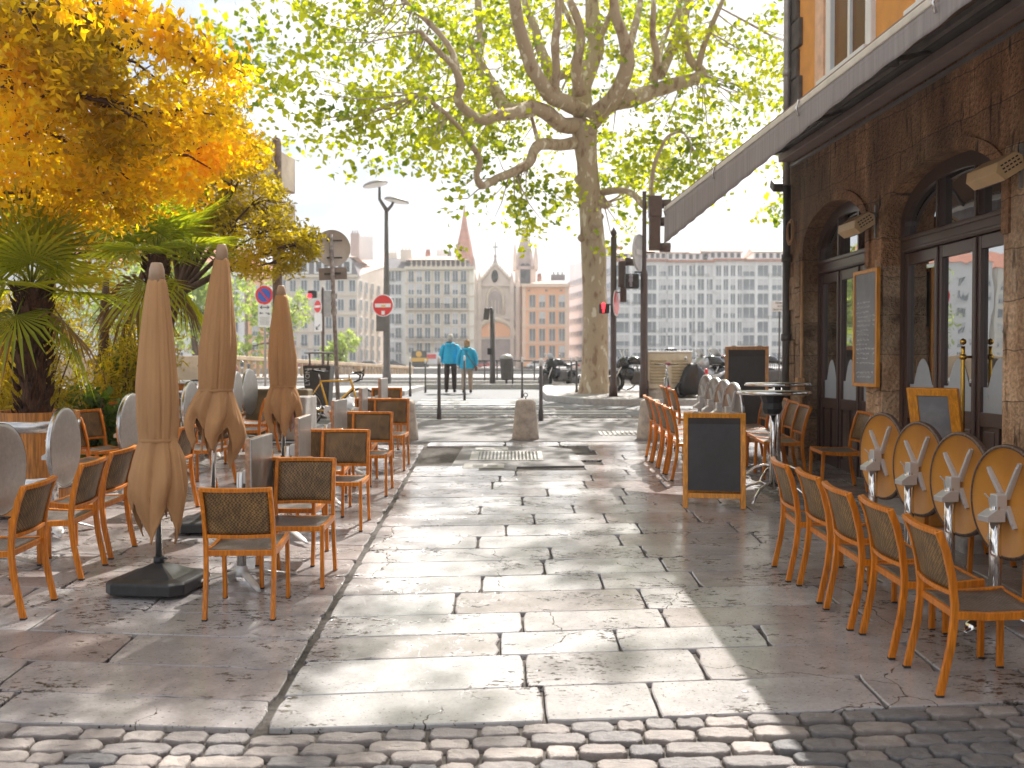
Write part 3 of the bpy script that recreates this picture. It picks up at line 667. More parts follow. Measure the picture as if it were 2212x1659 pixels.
# drainpipes
dp = MB(); dp.tube([(-.07, 13.86, .55), (-.07, 13.86, 4.4)], .055, n=12)
for z in (1.1, 2.3, 3.4): dp.tube([(-.07, 13.86, z - .05), (-.07, 13.86, z + .05)], .072, n=12)
dp.build('drainpipe', M['dark_metal'], B)
dp = MB(); dp.tube([(-.08, 13.86, 4.4), (-.08, 13.86, 8.4)], .05, n=12); dp.tube([(-.08, 13.86, 5.9), (-.08, 13.86, 6.0)], .062, n=12); dp.build('drainpipe', M['galv'], B)
dp = MB(); dp.tube([(-.04, 13.30, .6), (-.04, 13.30, 3.3)], .022, n=8); dp.tube([(-.05, 13.3, 1.6), (-.05, 13.3, 1.62)], .04); dp.box((-.07, 13.28, 1.62), (.1, .12, .26), bev=.01); dp.build('conduit', M['board_wood'], B)
lp = MB(); rr = random.Random(2)
for k in range(5):
    cc = (-.09, 13.62 + rr.uniform(-.02, .02), 3.72 + rr.uniform(-.03, .03)); ra = .15 + rr.uniform(-.015, .02)
    lp.tube([(cc[0] - .006 * k, cc[1] + ra * .75 * math.cos(t * PI / 12), cc[2] + ra * math.sin(t * PI / 12)) for t in range(25)], .007, n=6, cap=False)
tag(lp.build('cable_coil', M['board_wood'], None), 'coiled grey cable hanging at the corner of the cafe wall', 'cable'); lpo = bpy.context.scene.objects[-1] if False else [o for o in COL.objects if o.name.startswith('cable_coil')][0]
lpo.location = (WX, 0, 0); lpo.rotation_euler = (0, 0, WR)
# ---------------- awning ----------------
A = empty('awning', (WX, 0, 0), WR, 'long grey-brown fabric awning sloping out from the cafe wall', 'awning')
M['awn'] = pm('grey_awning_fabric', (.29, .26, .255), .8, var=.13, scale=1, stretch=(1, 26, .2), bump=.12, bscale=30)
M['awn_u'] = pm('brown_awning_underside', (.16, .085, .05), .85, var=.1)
XA = -(4.5 - 2.76); yf, yn = 13.95, 2.6
def ztop(y): return 4.075
def zbot(y):
    r = 3.60 + (13.95 - y) / (13.95 - 7.3) * .27 if y > 7.3 else 3.87 + (7.3 - y) / 4 * .09
    return r
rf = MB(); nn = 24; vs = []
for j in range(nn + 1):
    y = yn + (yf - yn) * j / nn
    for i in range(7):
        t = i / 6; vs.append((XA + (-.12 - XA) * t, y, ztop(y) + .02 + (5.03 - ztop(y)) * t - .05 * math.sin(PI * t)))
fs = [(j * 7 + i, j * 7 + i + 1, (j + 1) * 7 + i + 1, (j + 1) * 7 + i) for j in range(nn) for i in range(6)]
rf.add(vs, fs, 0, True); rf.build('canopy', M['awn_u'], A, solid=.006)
va = MB(); nn = 160; vs = []
for j in range(nn + 1):
    y = yn + (yf - yn) * j / nn
    for i in range(6):
        t = i / 5; z = ztop(y) - .03 + (zbot(y) - ztop(y) + .03) * t
        vs.append((XA - .02 + .007 * t * math.sin(y * 13), y, z))
fs = [(j * 6 + i, j * 6 + i + 1, (j + 1) * 6 + i + 1, (j + 1) * 6 + i) for j in range(nn) for i in range(5)]
va.add(vs, fs, 0, True); va.build('valance', M['awn'], A, solid=.003)
fb = MB(); fb.box((XA - .005, (yn + yf) / 2, ztop(0) + .0), (.055, yf - yn, .055), bev=.01); fb.build('front_bar', pm('cream_bar', (.62, .56, .48), .4), A)
fb = MB(); fb.box((XA + .03, (yn + yf) / 2, ztop(0) + .045), (.05, yf - yn, .04)); fb.build('edge_strip', pm('brown_strip', (.22, .15, .13), .6), A)
for y in (13.8, 11.1, 8.3, 5.9, 4.6):
    hk = MB(); hk.tube([(XA - .04, y, 4.1), (XA - .06, y, 4.03), (XA - .04, y, 3.97)], .012, n=6); hk.build('hook', M['steel'], A)
cs = MB(); cs.box((-.13, (yn + yf) / 2, 4.94), (.26, yf - yn - .02, .22), bev=.02); cs.build('cassette', M['dark_metal'], A)
cs = MB(); cs.box((-.10, (yn + yf) / 2, 4.765), (.20, yf - yn - .2, .09), bev=.012); cs.build('panel', pm('pinkish_grey_panel', (.30, .22, .20), .5), A)
cs = MB(); cs.box((-.025, (yn + yf) / 2, 4.66), (.045, yf - yn - .25, .03)); cs.build('rail', M['galv'], A)
cs = MB(); cs.box((-.31, (yn + yf) / 2, 4.87), (.06, yf - yn - .3, .05)); cs.build('rail', M['galv'], A)
for y in (13.6, 11.6, 9.4, 7.2, 5.0):
    ar = MB(); ar.tube([(-.15, y, 4.86), (-.9, y - .9, 4.5), (XA + .04, y - .15, 4.09)], .025, n=8); ar.tube([(-.9, y - .9, 4.45), (-.9, y - .9, 4.56)], .045, n=10); ar.build('folding_arm', M['dark_metal'], A)
# floodlight at the corner, heaters, menu board
fl = MB(); fl.box((-.16, 13.98, 4.42), (.18, .2, .12), rot=Matrix.Rotation(.5, 3, 'X'), bev=.02); fl.tube([(-.02, 13.95, 4.5), (-.15, 13.98, 4.46)], .015)
o = fl.build('floodlight', M['dark_metal']); o.location = (WX, 0, 0); o.rotation_euler = (0, 0, WR); tag(o, 'small dark floodlight at the top of the corner drainpipe', 'floodlight')
def heater(y, z, x, lab):
    H = empty('patio_heater', (WX, 0, 0), WR, lab, 'patio heater', 'infrared heaters over the cafe doors')
    c = Vector((x, y, z)); Q = Matrix.Rotation(R(-32), 3, 'Y') @ Matrix.Identity(3)
    b = MB(); prof = [(-.12, .02), (-.07, .085), (.10, .085), (.14, .03), (.10, -.07), (-.09, -.07)]
    Mx = Matrix(((1, 0, 0), (0, 0, 1), (0, 1, 0)))
    b.prism(prof, -.24, .24, M=Q @ Mx, off=c); b.build('housing', M['cream'], H, bevel=.006)
    g = MB()
    for k in range(8): yy = -.19 + k * .055; g.tube([c + Q @ Vector((-.08, yy, -.074)), c + Q @ Vector((.09, yy, -.074))], .003, n=5)
    for k in range(4): xx = -.07 + k * .047; g.tube([c + Q @ Vector((xx, -.21, -.078)), c + Q @ Vector((xx, .21, -.078))], .003, n=5)
    g.build('grille', M['dark_metal'], H)
    r = MB(); r.box(c + Q @ Vector((0, 0, -.0715)), (.15, .40, .004), rot=Q); r.build('reflector', M['chrome'], H)
    s = MB()
    for i in range(5):
        for j in range(3): s.box(c + Q @ Vector((-.05 + i * .035, -.2415, .045 - j * .03)), (.022, .003, .012), rot=Q)
    s.build('vent', M['black'], H)
    a = MB(); a.tube([c + Vector((.1, 0, .06)), (-.005, y - .03, z + .15)], .014, n=8); a.box((-.012, y - .03, z + .05), (.02, .03, .36)); a.build('bracket', M['galv'], H)
heater(11.02, 3.45, -.22, 'smaller looking cream patio heater bracketed on the pier between the two arched doors')
heater(8.14, 3.49, -.22, 'larger looking cream patio heater in front of the nearer arch top, by the right edge')
mb_ = empty('menu_board', (WX, 0, 0), WR, 'tall narrow wood framed chalk menu board hung on the pier between the doors', 'menu board')
y0, y1, z0, z1 = 10.78, 11.44, 1.68, 2.98
m = MB()
for (yc, zc, dy, dz) in ((y0 + .02, (z0 + z1) / 2, .04, z1 - z0), (y1 - .02, (z0 + z1) / 2, .04, z1 - z0), ((y0 + y1) / 2, z0 + .02, y1 - y0 - .08, .04), ((y0 + y1) / 2, z1 - .02, y1 - y0 - .08, .04)): m.box((-.06, yc, zc), (.045, dy, dz), bev=.004)
m.build('frame', M['frame_wood'], mb_)
m = MB(); m.box((-.06, (y0 + y1) / 2, (z0 + z1) / 2), (.02, y1 - y0 - .08, z1 - z0 - .08)); m.build('slate', M['greyboard'], mb_)
ch = MB(); rr = random.Random(8); z = 2.62
while z > 1.78:
    if not (1.88 < z < 1.93):
        w_ = rr.uniform(.25, .5); y = y1 - .08 - rr.uniform(0, .04); pts = []
        ye = y - w_
        while y > max(ye, y0 + .07):
            L_ = rr.uniform(.04, .09)
            pts = [(-.0715, y - L_ * k / 6, z + rr.uniform(-.011, .011)) for k in range(7)]
            ch.tube(pts, .0048, n=4, cap=False); y -= L_ + .018
        if rr.random() < .5: ch.tube([(-.0715, y0 + .12 - .01 * k, z + rr.uniform(-.012, .012)) for k in range(6)], .005, n=4, cap=False)
    z -= .052
ch.build('chalk_writing', M['chalk'], mb_)
# ---------------- chairs ----------------
def make_chair():
    c = empty('terrace_chair'); wd = M['wood']; w = .215
    for sx in (-1, 1):
        m = MB(); m.tube([(sx * w, -.285, 0), (sx * w, -.262, .12), (sx * w, -.235, .26), (sx * w, -.222, .40), (sx * w, -.222, .48), (sx * w, -.240, .62), (sx * w, -.275, .76), (sx * w, -.315, .855)], [(.019, .0135)] * 8, sq=True, up=(0, 1, 0))
        m.build('leg', wd, c, bevel=.004)
        m = MB(); m.box((sx * w, -.285, .006), (.029, .036, .012)); m.build('foot', M['rubber'], c)
        m = MB(); m.tube([(sx * w, .225, 0), (sx * w, .222, .2), (sx * w, .215, .432)], [(.017, .0135)] * 3, sq=True, up=(0, 1, 0)); m.build('leg', wd, c, bevel=.004)
        m = MB(); m.box((sx * w, .225, .006), (.029, .034, .012)); m.build('foot', M['rubber'], c)
    m = MB()
    for sx in (-1, 1): m.tube([(sx * w, -.21, .425), (sx * w, -.05, .418), (sx * w, .1, .425), (sx * w, .232, .437)], [(.02, .0135)] * 4, sq=True, up=(0, 0, 1))
    m.box((0, -.212, .42), (2 * w - .02, .022, .036)); m.box((0, .222, .430), (2 * w - .02, .022, .034))
    m.build('seat_frame', wd, c, bevel=.003)
    m = MB(); nx, ny = 6, 8; vs = []
    for j in range(ny + 1):
        for i in range(nx + 1):
            x = -w + .012 + (2 * w - .024) * i / nx; y = -.205 + .42 * j / ny; s = math.sin(PI * i / nx)
            vs.append((x, y, .441 - .010 * s - .008 * math.sin(PI * j / ny) + (.008 if j == ny else 0)))
    m.add(vs, [(j * (nx + 1) + i, j * (nx + 1) + i + 1, (j + 1) * (nx + 1) + i + 1, (j + 1) * (nx + 1) + i) for j in range(ny) for i in range(nx)], 0, True)
    m.build('seat', M['weave_seat'], c, solid=.006)
    def rail(z, yb, h, t):
        mm = MB(); pts = [(-w + .0 + 2 * w * k / 8, yb - .030 * math.sin(PI * k / 8), z) for k in range(9)]
        mm.tube(pts, [(h / 2, t / 2)] * 9, sq=True, up=(0, 0, 1)); return mm
    rail(.846, -.311, .026, .036).build('top_rail', wd, c, bevel=.003)
    rail(.535, -.230, .024, .026).build('lower_rail', wd, c, bevel=.003)
    m = MB(); nz, nx = 10, 10; vs = []
    for j in range(nz + 1):
        t = j / nz; z = .545 + (.836 - .545) * t; yb = -.231 - .080 * t ** 1.15
        for i in range(nx + 1): vs.append((-w + .012 + (2 * w - .024) * i / nx, yb - .030 * math.sin(PI * i / nx), z))
    m.add(vs, [(j * (nx + 1) + i, j * (nx + 1) + i + 1, (j + 1) * (nx + 1) + i + 1, (j + 1) * (nx + 1) + i) for j in range(nz) for i in range(nx)], 0, True)
    m.build('backrest', M['weave'], c, solid=.008)
    return c
CH = make_chair(); used = [False]
def chair(x, y, ang, label, group):
    c = CH if not used[0] else copy_tree(CH); used[0] = True
    c.location = (x, y, hgt(y)); c.rotation_euler = (math.atan(.0484) * math.cos(ang), -math.atan(.0484) * math.sin(ang) * -1 * -1, ang) if False else (0, 0, ang)
    sl = .0484 if y < 18 else .0143
    # stand square on the sloping ground
    q = Matrix.Rotation(math.atan(sl), 4, 'X') @ Matrix.Rotation(ang, 4, 'Z'); c.rotation_euler = q.to_euler()
    return tag(c, label, 'chair', group)
gA = 'orange wood terrace chairs along the left side of the walkway'
rowA = [(-1.745, 6.58, 0, 'nearest chair of the left aisle row, its whole woven back towards the viewer'),
        (-1.56, 7.26, PI, 'second aisle row chair on the left, facing the viewer behind the nearest folded square table'),
        (-1.745, 7.95, 0, 'third aisle row chair, woven back showing just right of the nearest folded square table'),
        (-1.57, 9.13, PI, 'chair facing the viewer just behind the second folded square table of the aisle row'),
        (-1.85, 9.82, 0, 'chair with its back to the viewer between the second and third folded square tables'),
        (-1.56, 10.86, PI, 'chair facing the viewer just behind the third folded square table of the aisle row'),
        (-1.82, 11.55, 0, 'chair with its back to the viewer between the third and fourth folded square tables'),
        (-1.56, 12.63, PI, 'chair facing the viewer just behind the fourth folded square table of the aisle row'),
        (-1.83, 13.32, 0, 'chair with its back to the viewer between the fourth and fifth folded square tables'),
        (-1.86, 14.55, PI, 'last chair of the left aisle row, beside the left stone bollard')]
for x, y, a, lb in rowA: chair(x, y, a + random.Random(int(y * 7)).uniform(-.04, .04), lb, gA)
gL = 'chairs facing left by the round folded tables'
for x, y, a, lb in [(-3.40, 6.53, PI / 2, 'chair cut by the left picture edge at its seat, nearest of the left hand chairs'),
                    (-3.44, 7.48, PI / 2, 'chair facing left before the wooden barrel planter, second from the camera on the left'),
                    (-3.46, 8.12, PI / 2 - .06, 'chair half hidden behind the folds of the nearest closed parasol, on its left side'),
                    (-3.48, 9.85, PI / 2 - .1, 'chair between the nearest closed parasol and the middle one, mostly hidden by cloth'),
                    (-3.50, 11.3, PI / 2 - .25, 'chair just right of the middle closed parasol, facing left'),
                    (-3.52, 13.2, PI / 2, 'chair just left of the farthest closed parasol, tall back edge on'),
                    (-3.60, 13.95, PI / 2, 'chair half hidden behind the cloth of the farthest closed parasol')]: chair(x, y, a, lb, gL)
gW = 'chairs facing the walkway from the planter side'
for x, y, a, lb in [(-4.62, 11.2, -PI / 2 - .55, 'left of two chairs seen from the front between the big barrel planter and nearest parasol'),
                    (-4.72, 12.15, -PI / 2 - .5, 'right of two chairs seen from the front between the big barrel planter and nearest parasol'),
                    (-4.35, 10.3, -PI / 2 - .3, 'chair whose seat shows just right of the big barrel planter, low behind the round table'),
                    (-4.6, 13.6, -PI / 2, 'chair behind the round folded table between the two nearer parasols'),
                    (-4.3, 15.0, -PI / 2, 'chair behind the farthest pair of upright round tabletops on the left')]: chair(x, y, a, lb, gW)
gR = 'row of five orange chairs on the right facing the cafe'
for x, y, a, lb in [(2.46, 5.24, -PI / 2, 'nearest chair on the right, biggest in view, its seat cut by the right edge'),
                    (2.42, 5.81, -PI / 2, 'second nearest chair of the right row, next to the biggest one'),
                    (2.36, 6.32, -PI / 2, 'middle chair of the row of five on the right'),
                    (2.35, 6.90, -PI / 2, 'fourth chair from the camera in the row of five on the right'),
                    (2.30, 7.42, -PI / 2, 'farthest chair in the row of five on the right, just behind the high table leg')]: chair(x, y, a + random.Random(int(y * 9)).uniform(-.03, .03), lb, gR)
gS = 'chairs with their backs to the cafe doors behind the ochre tables'
for k, (x, y, lb) in enumerate([(3.62, 5.55, 'wall side chair behind the ochre round table cut by the right edge'),
                    (3.62, 6.35, 'wall side chair showing its top corner between the third and fourth ochre tabletops'),
                    (3.60, 7.1, 'wall side chair hidden behind the second and third ochre tabletops'),
                    (3.58, 7.85, 'wall side chair with seat showing under the farthest ochre tabletop')]): chair(x, y, PI / 2, lb, gS)
gF = 'far right chairs facing the cafe'
for x, y, lb in [(2.16, 11.87, 'nearest of the four chairs left of the big chalkboard, touching its frame'),
                 (2.14, 12.37, 'second of the four close set chairs left of the near chalkboard'),
                 (2.13, 12.88, 'third of the four close set chairs left of the near chalkboard'),
                 (2.12, 13.38, 'farthest of the four close set chairs, beside the right stone bollard'),
                 (2.66, 14.7, 'nearer of the two far chairs left of the grey folded tables'),
                 (2.62, 15.25, 'farther of the two far chairs left of the grey folded tables')]: chair(x, y, -PI / 2, lb, gF)
gG = 'chairs facing left beside the high tables'
for x, y, lb in [(3.20, 11.95, 'chair facing left with a seat just right of the near chalkboard'),
                 (3.22, 12.45, 'second chair facing left behind the high table poles'),
                 (3.22, 12.95, 'third chair facing left in the cluster right of the chalkboard'),
                 (3.18, 13.5, 'farthest chair facing left, below the far chalkboard'),
                 (3.62, 11.1, 'chair nearest the wall with its back edge showing right of the high table pole')]: chair(x, y, PI / 2, lb, gG)

# ---------------- folded tables ----------------
def foot_base(parent, mat, L_=.37, n=4, rot=.6):
    m = MB(); m.lathe([(.05, .045), (.06, .06), (.045, .10), (.034, .12)], n=16); 
    m.build('hub', mat, parent)
    for k in range(n):
        a = rot + 2 * PI * k / n; m = MB(); d = Vector((math.cos(a), math.sin(a), 0))
        m.tube([d * .03 + Vector((0, 0, .075)), d * (L_ * .4) + Vector((0, 0, .062)), d * (L_ * .75) + Vector((0, 0, .035)), d * L_ + Vector((0, 0, .012))], [(.026, .012), (.034, .012), (.03, .010), (.012, .008)], n=10, up=(-d.y, d.x, 0))
        m.build('foot', mat, parent)
def square_table():
    t = empty('folded_square_table'); foot_base(t, M['cast'], .42, 4, .55)
    m = MB(); m.tube([(0, 0, .1), (0, 0, .80)], .034, n=16); m.build('column', M['steel'], t)
    m = MB(); m.box((.135, .05, .74), (.022, .62, .64), bev=.009); m.build('tabletop', M['steel_top'], t)
    m = MB(); 
    for s in (-1, 1): m.box((.118, .05 + s * .303, .74), (.036, .016, .64), bev=.004); m.box((.118, .05, .74 + s * .312), (.036, .60, .016), bev=.004)
    m.build('rim', pm('copper_lit_edge', (.42, .25, .16), .35, metal=.6, var=.3, scale=30), t)  # copper tone puts the warm light on the edge into the rim colour
    m = MB(); m.box((.07, 0, .77), (.09, .10, .10), bev=.008); m.tube([(.11, -.2, .90), (.09, 0, .77), (.11, .2, .60)], .014, n=8); m.tube([(.11, -.2, .60), (.09, 0, .77), (.11, .2, .90)], .014, n=8); m.build('bracket', M['cast'], t)
    return t
ST = square_table()
for k, (x, y, lb) in enumerate([(-1.97, 7.22, 'nearest folded square steel table, its upright top right behind the nearest aisle chair'),
        (-1.95, 8.65, 'second folded square steel table of the aisle row from the camera'), (-1.93, 10.35, 'third folded square steel table, middle of the five in the aisle row'),
        (-1.93, 12.05, 'fourth folded square steel table of the aisle row'), (-1.93, 13.9, 'farthest folded square steel table of the aisle row')]):
    t = ST if k == 0 else copy_tree(ST); t.location = (x, y, hgt(y)); t.rotation_euler = (0, 0, [0, .05, -.03, .04, -.02][k]); tag(t, lb, 'table', 'folded square tables along the aisle')
def spade(parent, mat, a, L_=.36):
    m = MB(); d = Vector((math.cos(a), math.sin(a), 0))
    m.tube([d * .02 + Vector((0, 0, .10)), d * (L_ * .45) + Vector((0, 0, .085)), d * (L_ * .75) + Vector((0, 0, .05)), d * L_ + Vector((0, 0, .012))], [(.022, .018), (.045, .014), (.05, .010), (.010, .008)], n=12, up=(-d.y, d.x, 0)); m.build('foot', mat, parent)
def round_table(name, rad, hc, ochre):
    # top folded upright in the local YZ plane; underside and bracket face -X
    t = empty(name)
    m = MB(); m.lathe([(.055, .05), (.06, .08), (.045, .12), (.034, .14)], n=16); m.build('hub', M['cast'] if not ochre else M['chrome'], t)
    for k in range(4): spade(t, M['chrome'] if ochre else M['cast'], .5 + k * PI / 2)
    m = MB(); m.tube([(0, 0, .1), (0, 0, hc - .02)], .036, n=20); m.build('column', M['chrome'], t)
    Q = Matrix(((0, 0, 1), (1, 0, 0), (0, 1, 0)))   # lathe z -> world x
    d = .082
    m = MB(); m.lathe([(0, 0), (rad - .022, 0), (rad - .018, -.012), (rad - .004, -.014), (rad, -.006), (rad, .020), (rad - .006, .026), (rad - .03, .028), (0, .028)], (d, 0, hc), n=72, M=Q)
    mats = [M['under'] if ochre else M['steel_top'], M['steel_top']]
    # underside faces ochre, rim and top steel
    nseg = 72
    for i, f in enumerate(m.f):
        pass
    for i in range(len(m.f)):
        zs = [m.v[j][0] - d for j in m.f[i]]
        m.m[i] = 0 if (max(zs) < .001) else 1
    o = m.build('tabletop', mats, t)
    rim = MB(); rim.lathe([(rad - .02, -.0125), (rad - .012, -.017), (rad + .001, -.012), (rad + .004, .004), (rad + .001, .024)], (d, 0, hc), n=72, M=Q, cap=False)
    rim.build('edge_band', pm('dark_speckled_edge', (.13, .085, .065), .4, metal=.3, var=.5, scale=60) if ochre else M['steel'], t)
    x0 = d - .014; cc = Vector((x0, 0, hc))
    b = MB()
    for ang, L_ in ((118, rad * .80), (50, rad * .74), (-58, rad * .84), (238, rad * .5)):
        a = R(ang); e = Vector((0, math.cos(a), math.sin(a)))
        b.tube([cc + e * .03, cc + e * L_], [(.014, .014), (.012, .009)], sq=True, up=(1, 0, 0))
        b.tube([cc + e * .05 + Vector((-.017, 0, 0)), cc + e * (L_ - .03) + Vector((-.013, 0, 0))], [(.004, .008)] * 2, sq=True, up=(1, 0, 0))
    b.build('bracket_arm', M['cast'], t)
    b = MB(); b.box((.020, 0, hc - .005), (.075, .07, .12), bev=.006); b.prism([(-.075, -.055), (.05, -.055), (.05, .02), (-.01, .02), (-.075, -.02)], -.05, .05, M=Matrix(((1, 0, 0), (0, 0, 1), (0, 1, 0))), off=(-.015, 0, hc - .06))
    b.tube([(-.035, .0, hc - .03), (-.045, 0, hc + .03), (-.075, 0, hc + .06)], .006, n=6); b.build('latch', M['cast'], t, bevel=.003)
    return t
OT = round_table('folded_round_table', .36, .77, True)
for k, (x, y, lb) in enumerate([(3.02, 6.2, 'ochre backed round table cut by the right edge, nearest of the four'), (3.03, 6.87, 'ochre backed round table second from the right edge'),
        (3.02, 7.55, 'ochre backed round table third from the right edge'), (3.0, 8.25, 'ochre backed round table farthest from the camera, right below the menu board')]):
    t = OT if k == 0 else copy_tree(OT); t.location = (x, y, hgt(y)); t.rotation_euler = (0, 0, R(9)); tag(t, lb, 'table', 'four folded round tables with ochre undersides')
GT = round_table('folded_round_table', .35, .77, False)
for k, (x, y, a, lb) in enumerate([(2.62, 12.15, 6, 'nearest of the four grey upright tabletops above the near chalkboard'), (2.62, 12.7, 6, 'second of the four grey upright tabletops above the near chalkboard'),
        (2.61, 13.2, 6, 'third of the four grey upright tabletops above the near chalkboard'), (2.60, 13.75, 6, 'farthest of the four grey upright tabletops above the near chalkboard')]):
    t = GT if k == 0 else copy_tree(GT); t.location = (x, y, hgt(y)); t.rotation_euler = (0, 0, R(a)); tag(t, lb, 'table', 'four grey folded round tables beyond the chalkboard')
for k, (x, y, a, lb) in enumerate([(-3.98, 7.55, -3, 'dark upright round tabletop cut by the left picture edge'), (-4.08, 8.85, 3, 'upright round tabletop standing before the big barrel planter'),
        (-4.08, 10.45, -2, 'narrow upright round tabletop just left of the nearest parasol'), (-4.1, 12.4, 2, 'upright round tabletop between the nearest and the middle parasol'),
        (-4.1, 13.6, 3, 'upright round tabletop hidden behind the middle parasol cloth'), (-4.1, 14.5, 4, 'left of the two pale upright tabletops right of the middle parasol'), (-4.1, 15.2, -4, 'right of the two pale upright tabletops right of the middle parasol')]):
    t = copy_tree(GT); t.location = (x, y, hgt(y)); t.rotation_euler = (0, 0, R(a)); tag(t, lb, 'table', 'folded round steel tables on the left')
# high tables
def high_table(x, y, lb, bag):
    t = empty('high_table', (x, y, hgt(y)), label=lb, cat='high table', group='round steel high tables')
    m = MB(); m.lathe([(0, 1.115), (.355, 1.115), (.37, 1.122), (.372, 1.142), (.362, 1.152), (0, 1.152)], n=64); m.build('tabletop', M['steel_top'], t)
    m = MB(); m.lathe([(.371, 1.118), (.377, 1.124), (.377, 1.14), (.371, 1.15)], n=64, cap=False); m.build('edge_band', M['chrome'], t)
    m = MB(); m.tube([(0, 0, .13), (0, 0, 1.115)], .036, n=20); m.build('column', M['chrome'], t)
    m = MB(); m.lathe([(.12, 1.10), (.12, 1.115)], n=24); m.build('plate', M['plastic'], t)
    for k in range(4):
        a = .85 + k * PI / 2; d = Vector((math.cos(a), math.sin(a), 0)); m = MB()
        m.tube([d * .035 + Vector((0, 0, .17)), d * .15 + Vector((0, 0, .19)), d * .28 + Vector((0, 0, .15)), d * .39 + Vector((0, 0, .075)), d * .45 + Vector((0, 0, .01))], .017, n=10); m.build('foot', M['chrome'], t)
    if bag:
        e = MB(); e.lathe([(.02, .90), (.085, .92), (.11, .97), (.10, 1.03), (.125, 1.10)], (-.03, -.06, 0), n=11, smooth=False); o = e.build('hanging_bag', M['plastic']); o.location = (x, y, hgt(y)); tag(o, 'crumpled black plastic bag hanging under the nearer high table', 'bag')
high_table(2.72, 10.35, 'nearer of the two round steel high tables, its top just below the far chalkboard', True)
high_table(3.10, 11.6, 'farther of the two round steel high tables, its top ending against the cafe doors', False)

# ---------------- chalkboards ----------------
def aboard(name, x, y, w, h, lean, ang, lb, wood, back=True):
    t = empty(name, (x, y, hgt(y)), ang, lb, 'chalkboard')
    def panel(sign, nm):
        Q = Matrix.Rotation(sign * lean, 3, 'X'); off = Vector((0, 0, 0))
        apex = Vector((0, 0, h * math.cos(lean))); p = empty(nm, parent=t)
        def B_(cx, cz, dx, dz, dy=.03): mm.box(apex + Q @ Vector((cx, sign * -.018 * 1, cz - h)), (dx, dy, dz), rot=Q, bev=.004)
        mm = MB(); fw = .05; bot = .10
        for s in (-1, 1): B_(s * (w / 2 - fw / 2), h / 2, fw, h)
        B_(0, h - fw / 2, w - 2 * fw, fw); B_(0, bot + fw / 2, w - 2 * fw, fw); mm.build('frame', wood, p)
        mm = MB(); mm.box(apex + Q @ Vector((0, sign * -.018, bot / 2 + fw / 2 + (h) / 2 - h)), (w - 2 * fw, .012, h - bot - 2 * fw), rot=Q); mm.build('slate', M['slate'], p)
    panel(-1, 'front_panel') ; panel(1, 'back_panel')
    m = MB()
    for s in (-1, 1): m.box((s * w * .3, 0, h * math.cos(lean) + .004), (.06, .06, .012))
    m.build('hinge', M['galv'], t)
    return t
aboard('chalkboard_stand', 2.05, 10.08, .62, .965, .155, -.18, 'blank chalkboard stand in honey wood, closest to the camera on the paving', M['frame_wood'])
aboard('chalkboard_stand', 3.42, 14.5, .62, 1.50, .12, -.25, 'taller weathered chalkboard stand farther back, above the grey folded tables', M['board_wood'])
# small board leaning on the door
t = empty('small_chalkboard', label='small grey chalkboard in a thick honey wood frame leaning against the nearer doors', cat='chalkboard')
m = MB(); Q = Matrix.Rotation(R(-14), 3, 'Y')
w, h = .44, .56
for (cy, cz, dy, dz) in ((-w / 2 + .035, h / 2, .09, h), (w / 2 - .035, h / 2, .09, h), (0, h - .035, w - .14, .07), (0, .035, w - .14, .07)): m.box(Q @ Vector((0, cy, cz)), (.035, dy, dz), rot=Q, bev=.005)
m.build('frame', M['frame_wood'], t)
m = MB(); m.box(Q @ Vector((.003, 0, h / 2)), (.015, w - .14, h - .14), rot=Q); m.build('slate', M['greyboard'], t)
m = MB()
for s in (-1, 1): m.box(Q @ Vector((.045, s * (w / 2 - .03), h / 2)), (.03, .05, h - .03), rot=Q, bev=.004)
m.build('back_frame', M['frame_wood'], t)
t.rotation_euler = (0, 0, WR + R(38)); t.location = (3.80, 8.85, 1.18)
m = MB(); m.box((0, 0, .34), (.40, .46, .68), bev=.03)
for k in range(4): m.box((-.205, 0, .12 + k * .15), (.012, .42, .06), bev=.004)
o = m.build('storage_box', M['under']); o.location = (3.80, 8.86, .50); o.rotation_euler = (0, 0, WR); tag(o, 'ochre slatted box on the doorstep holding up the small grey chalkboard', 'box')

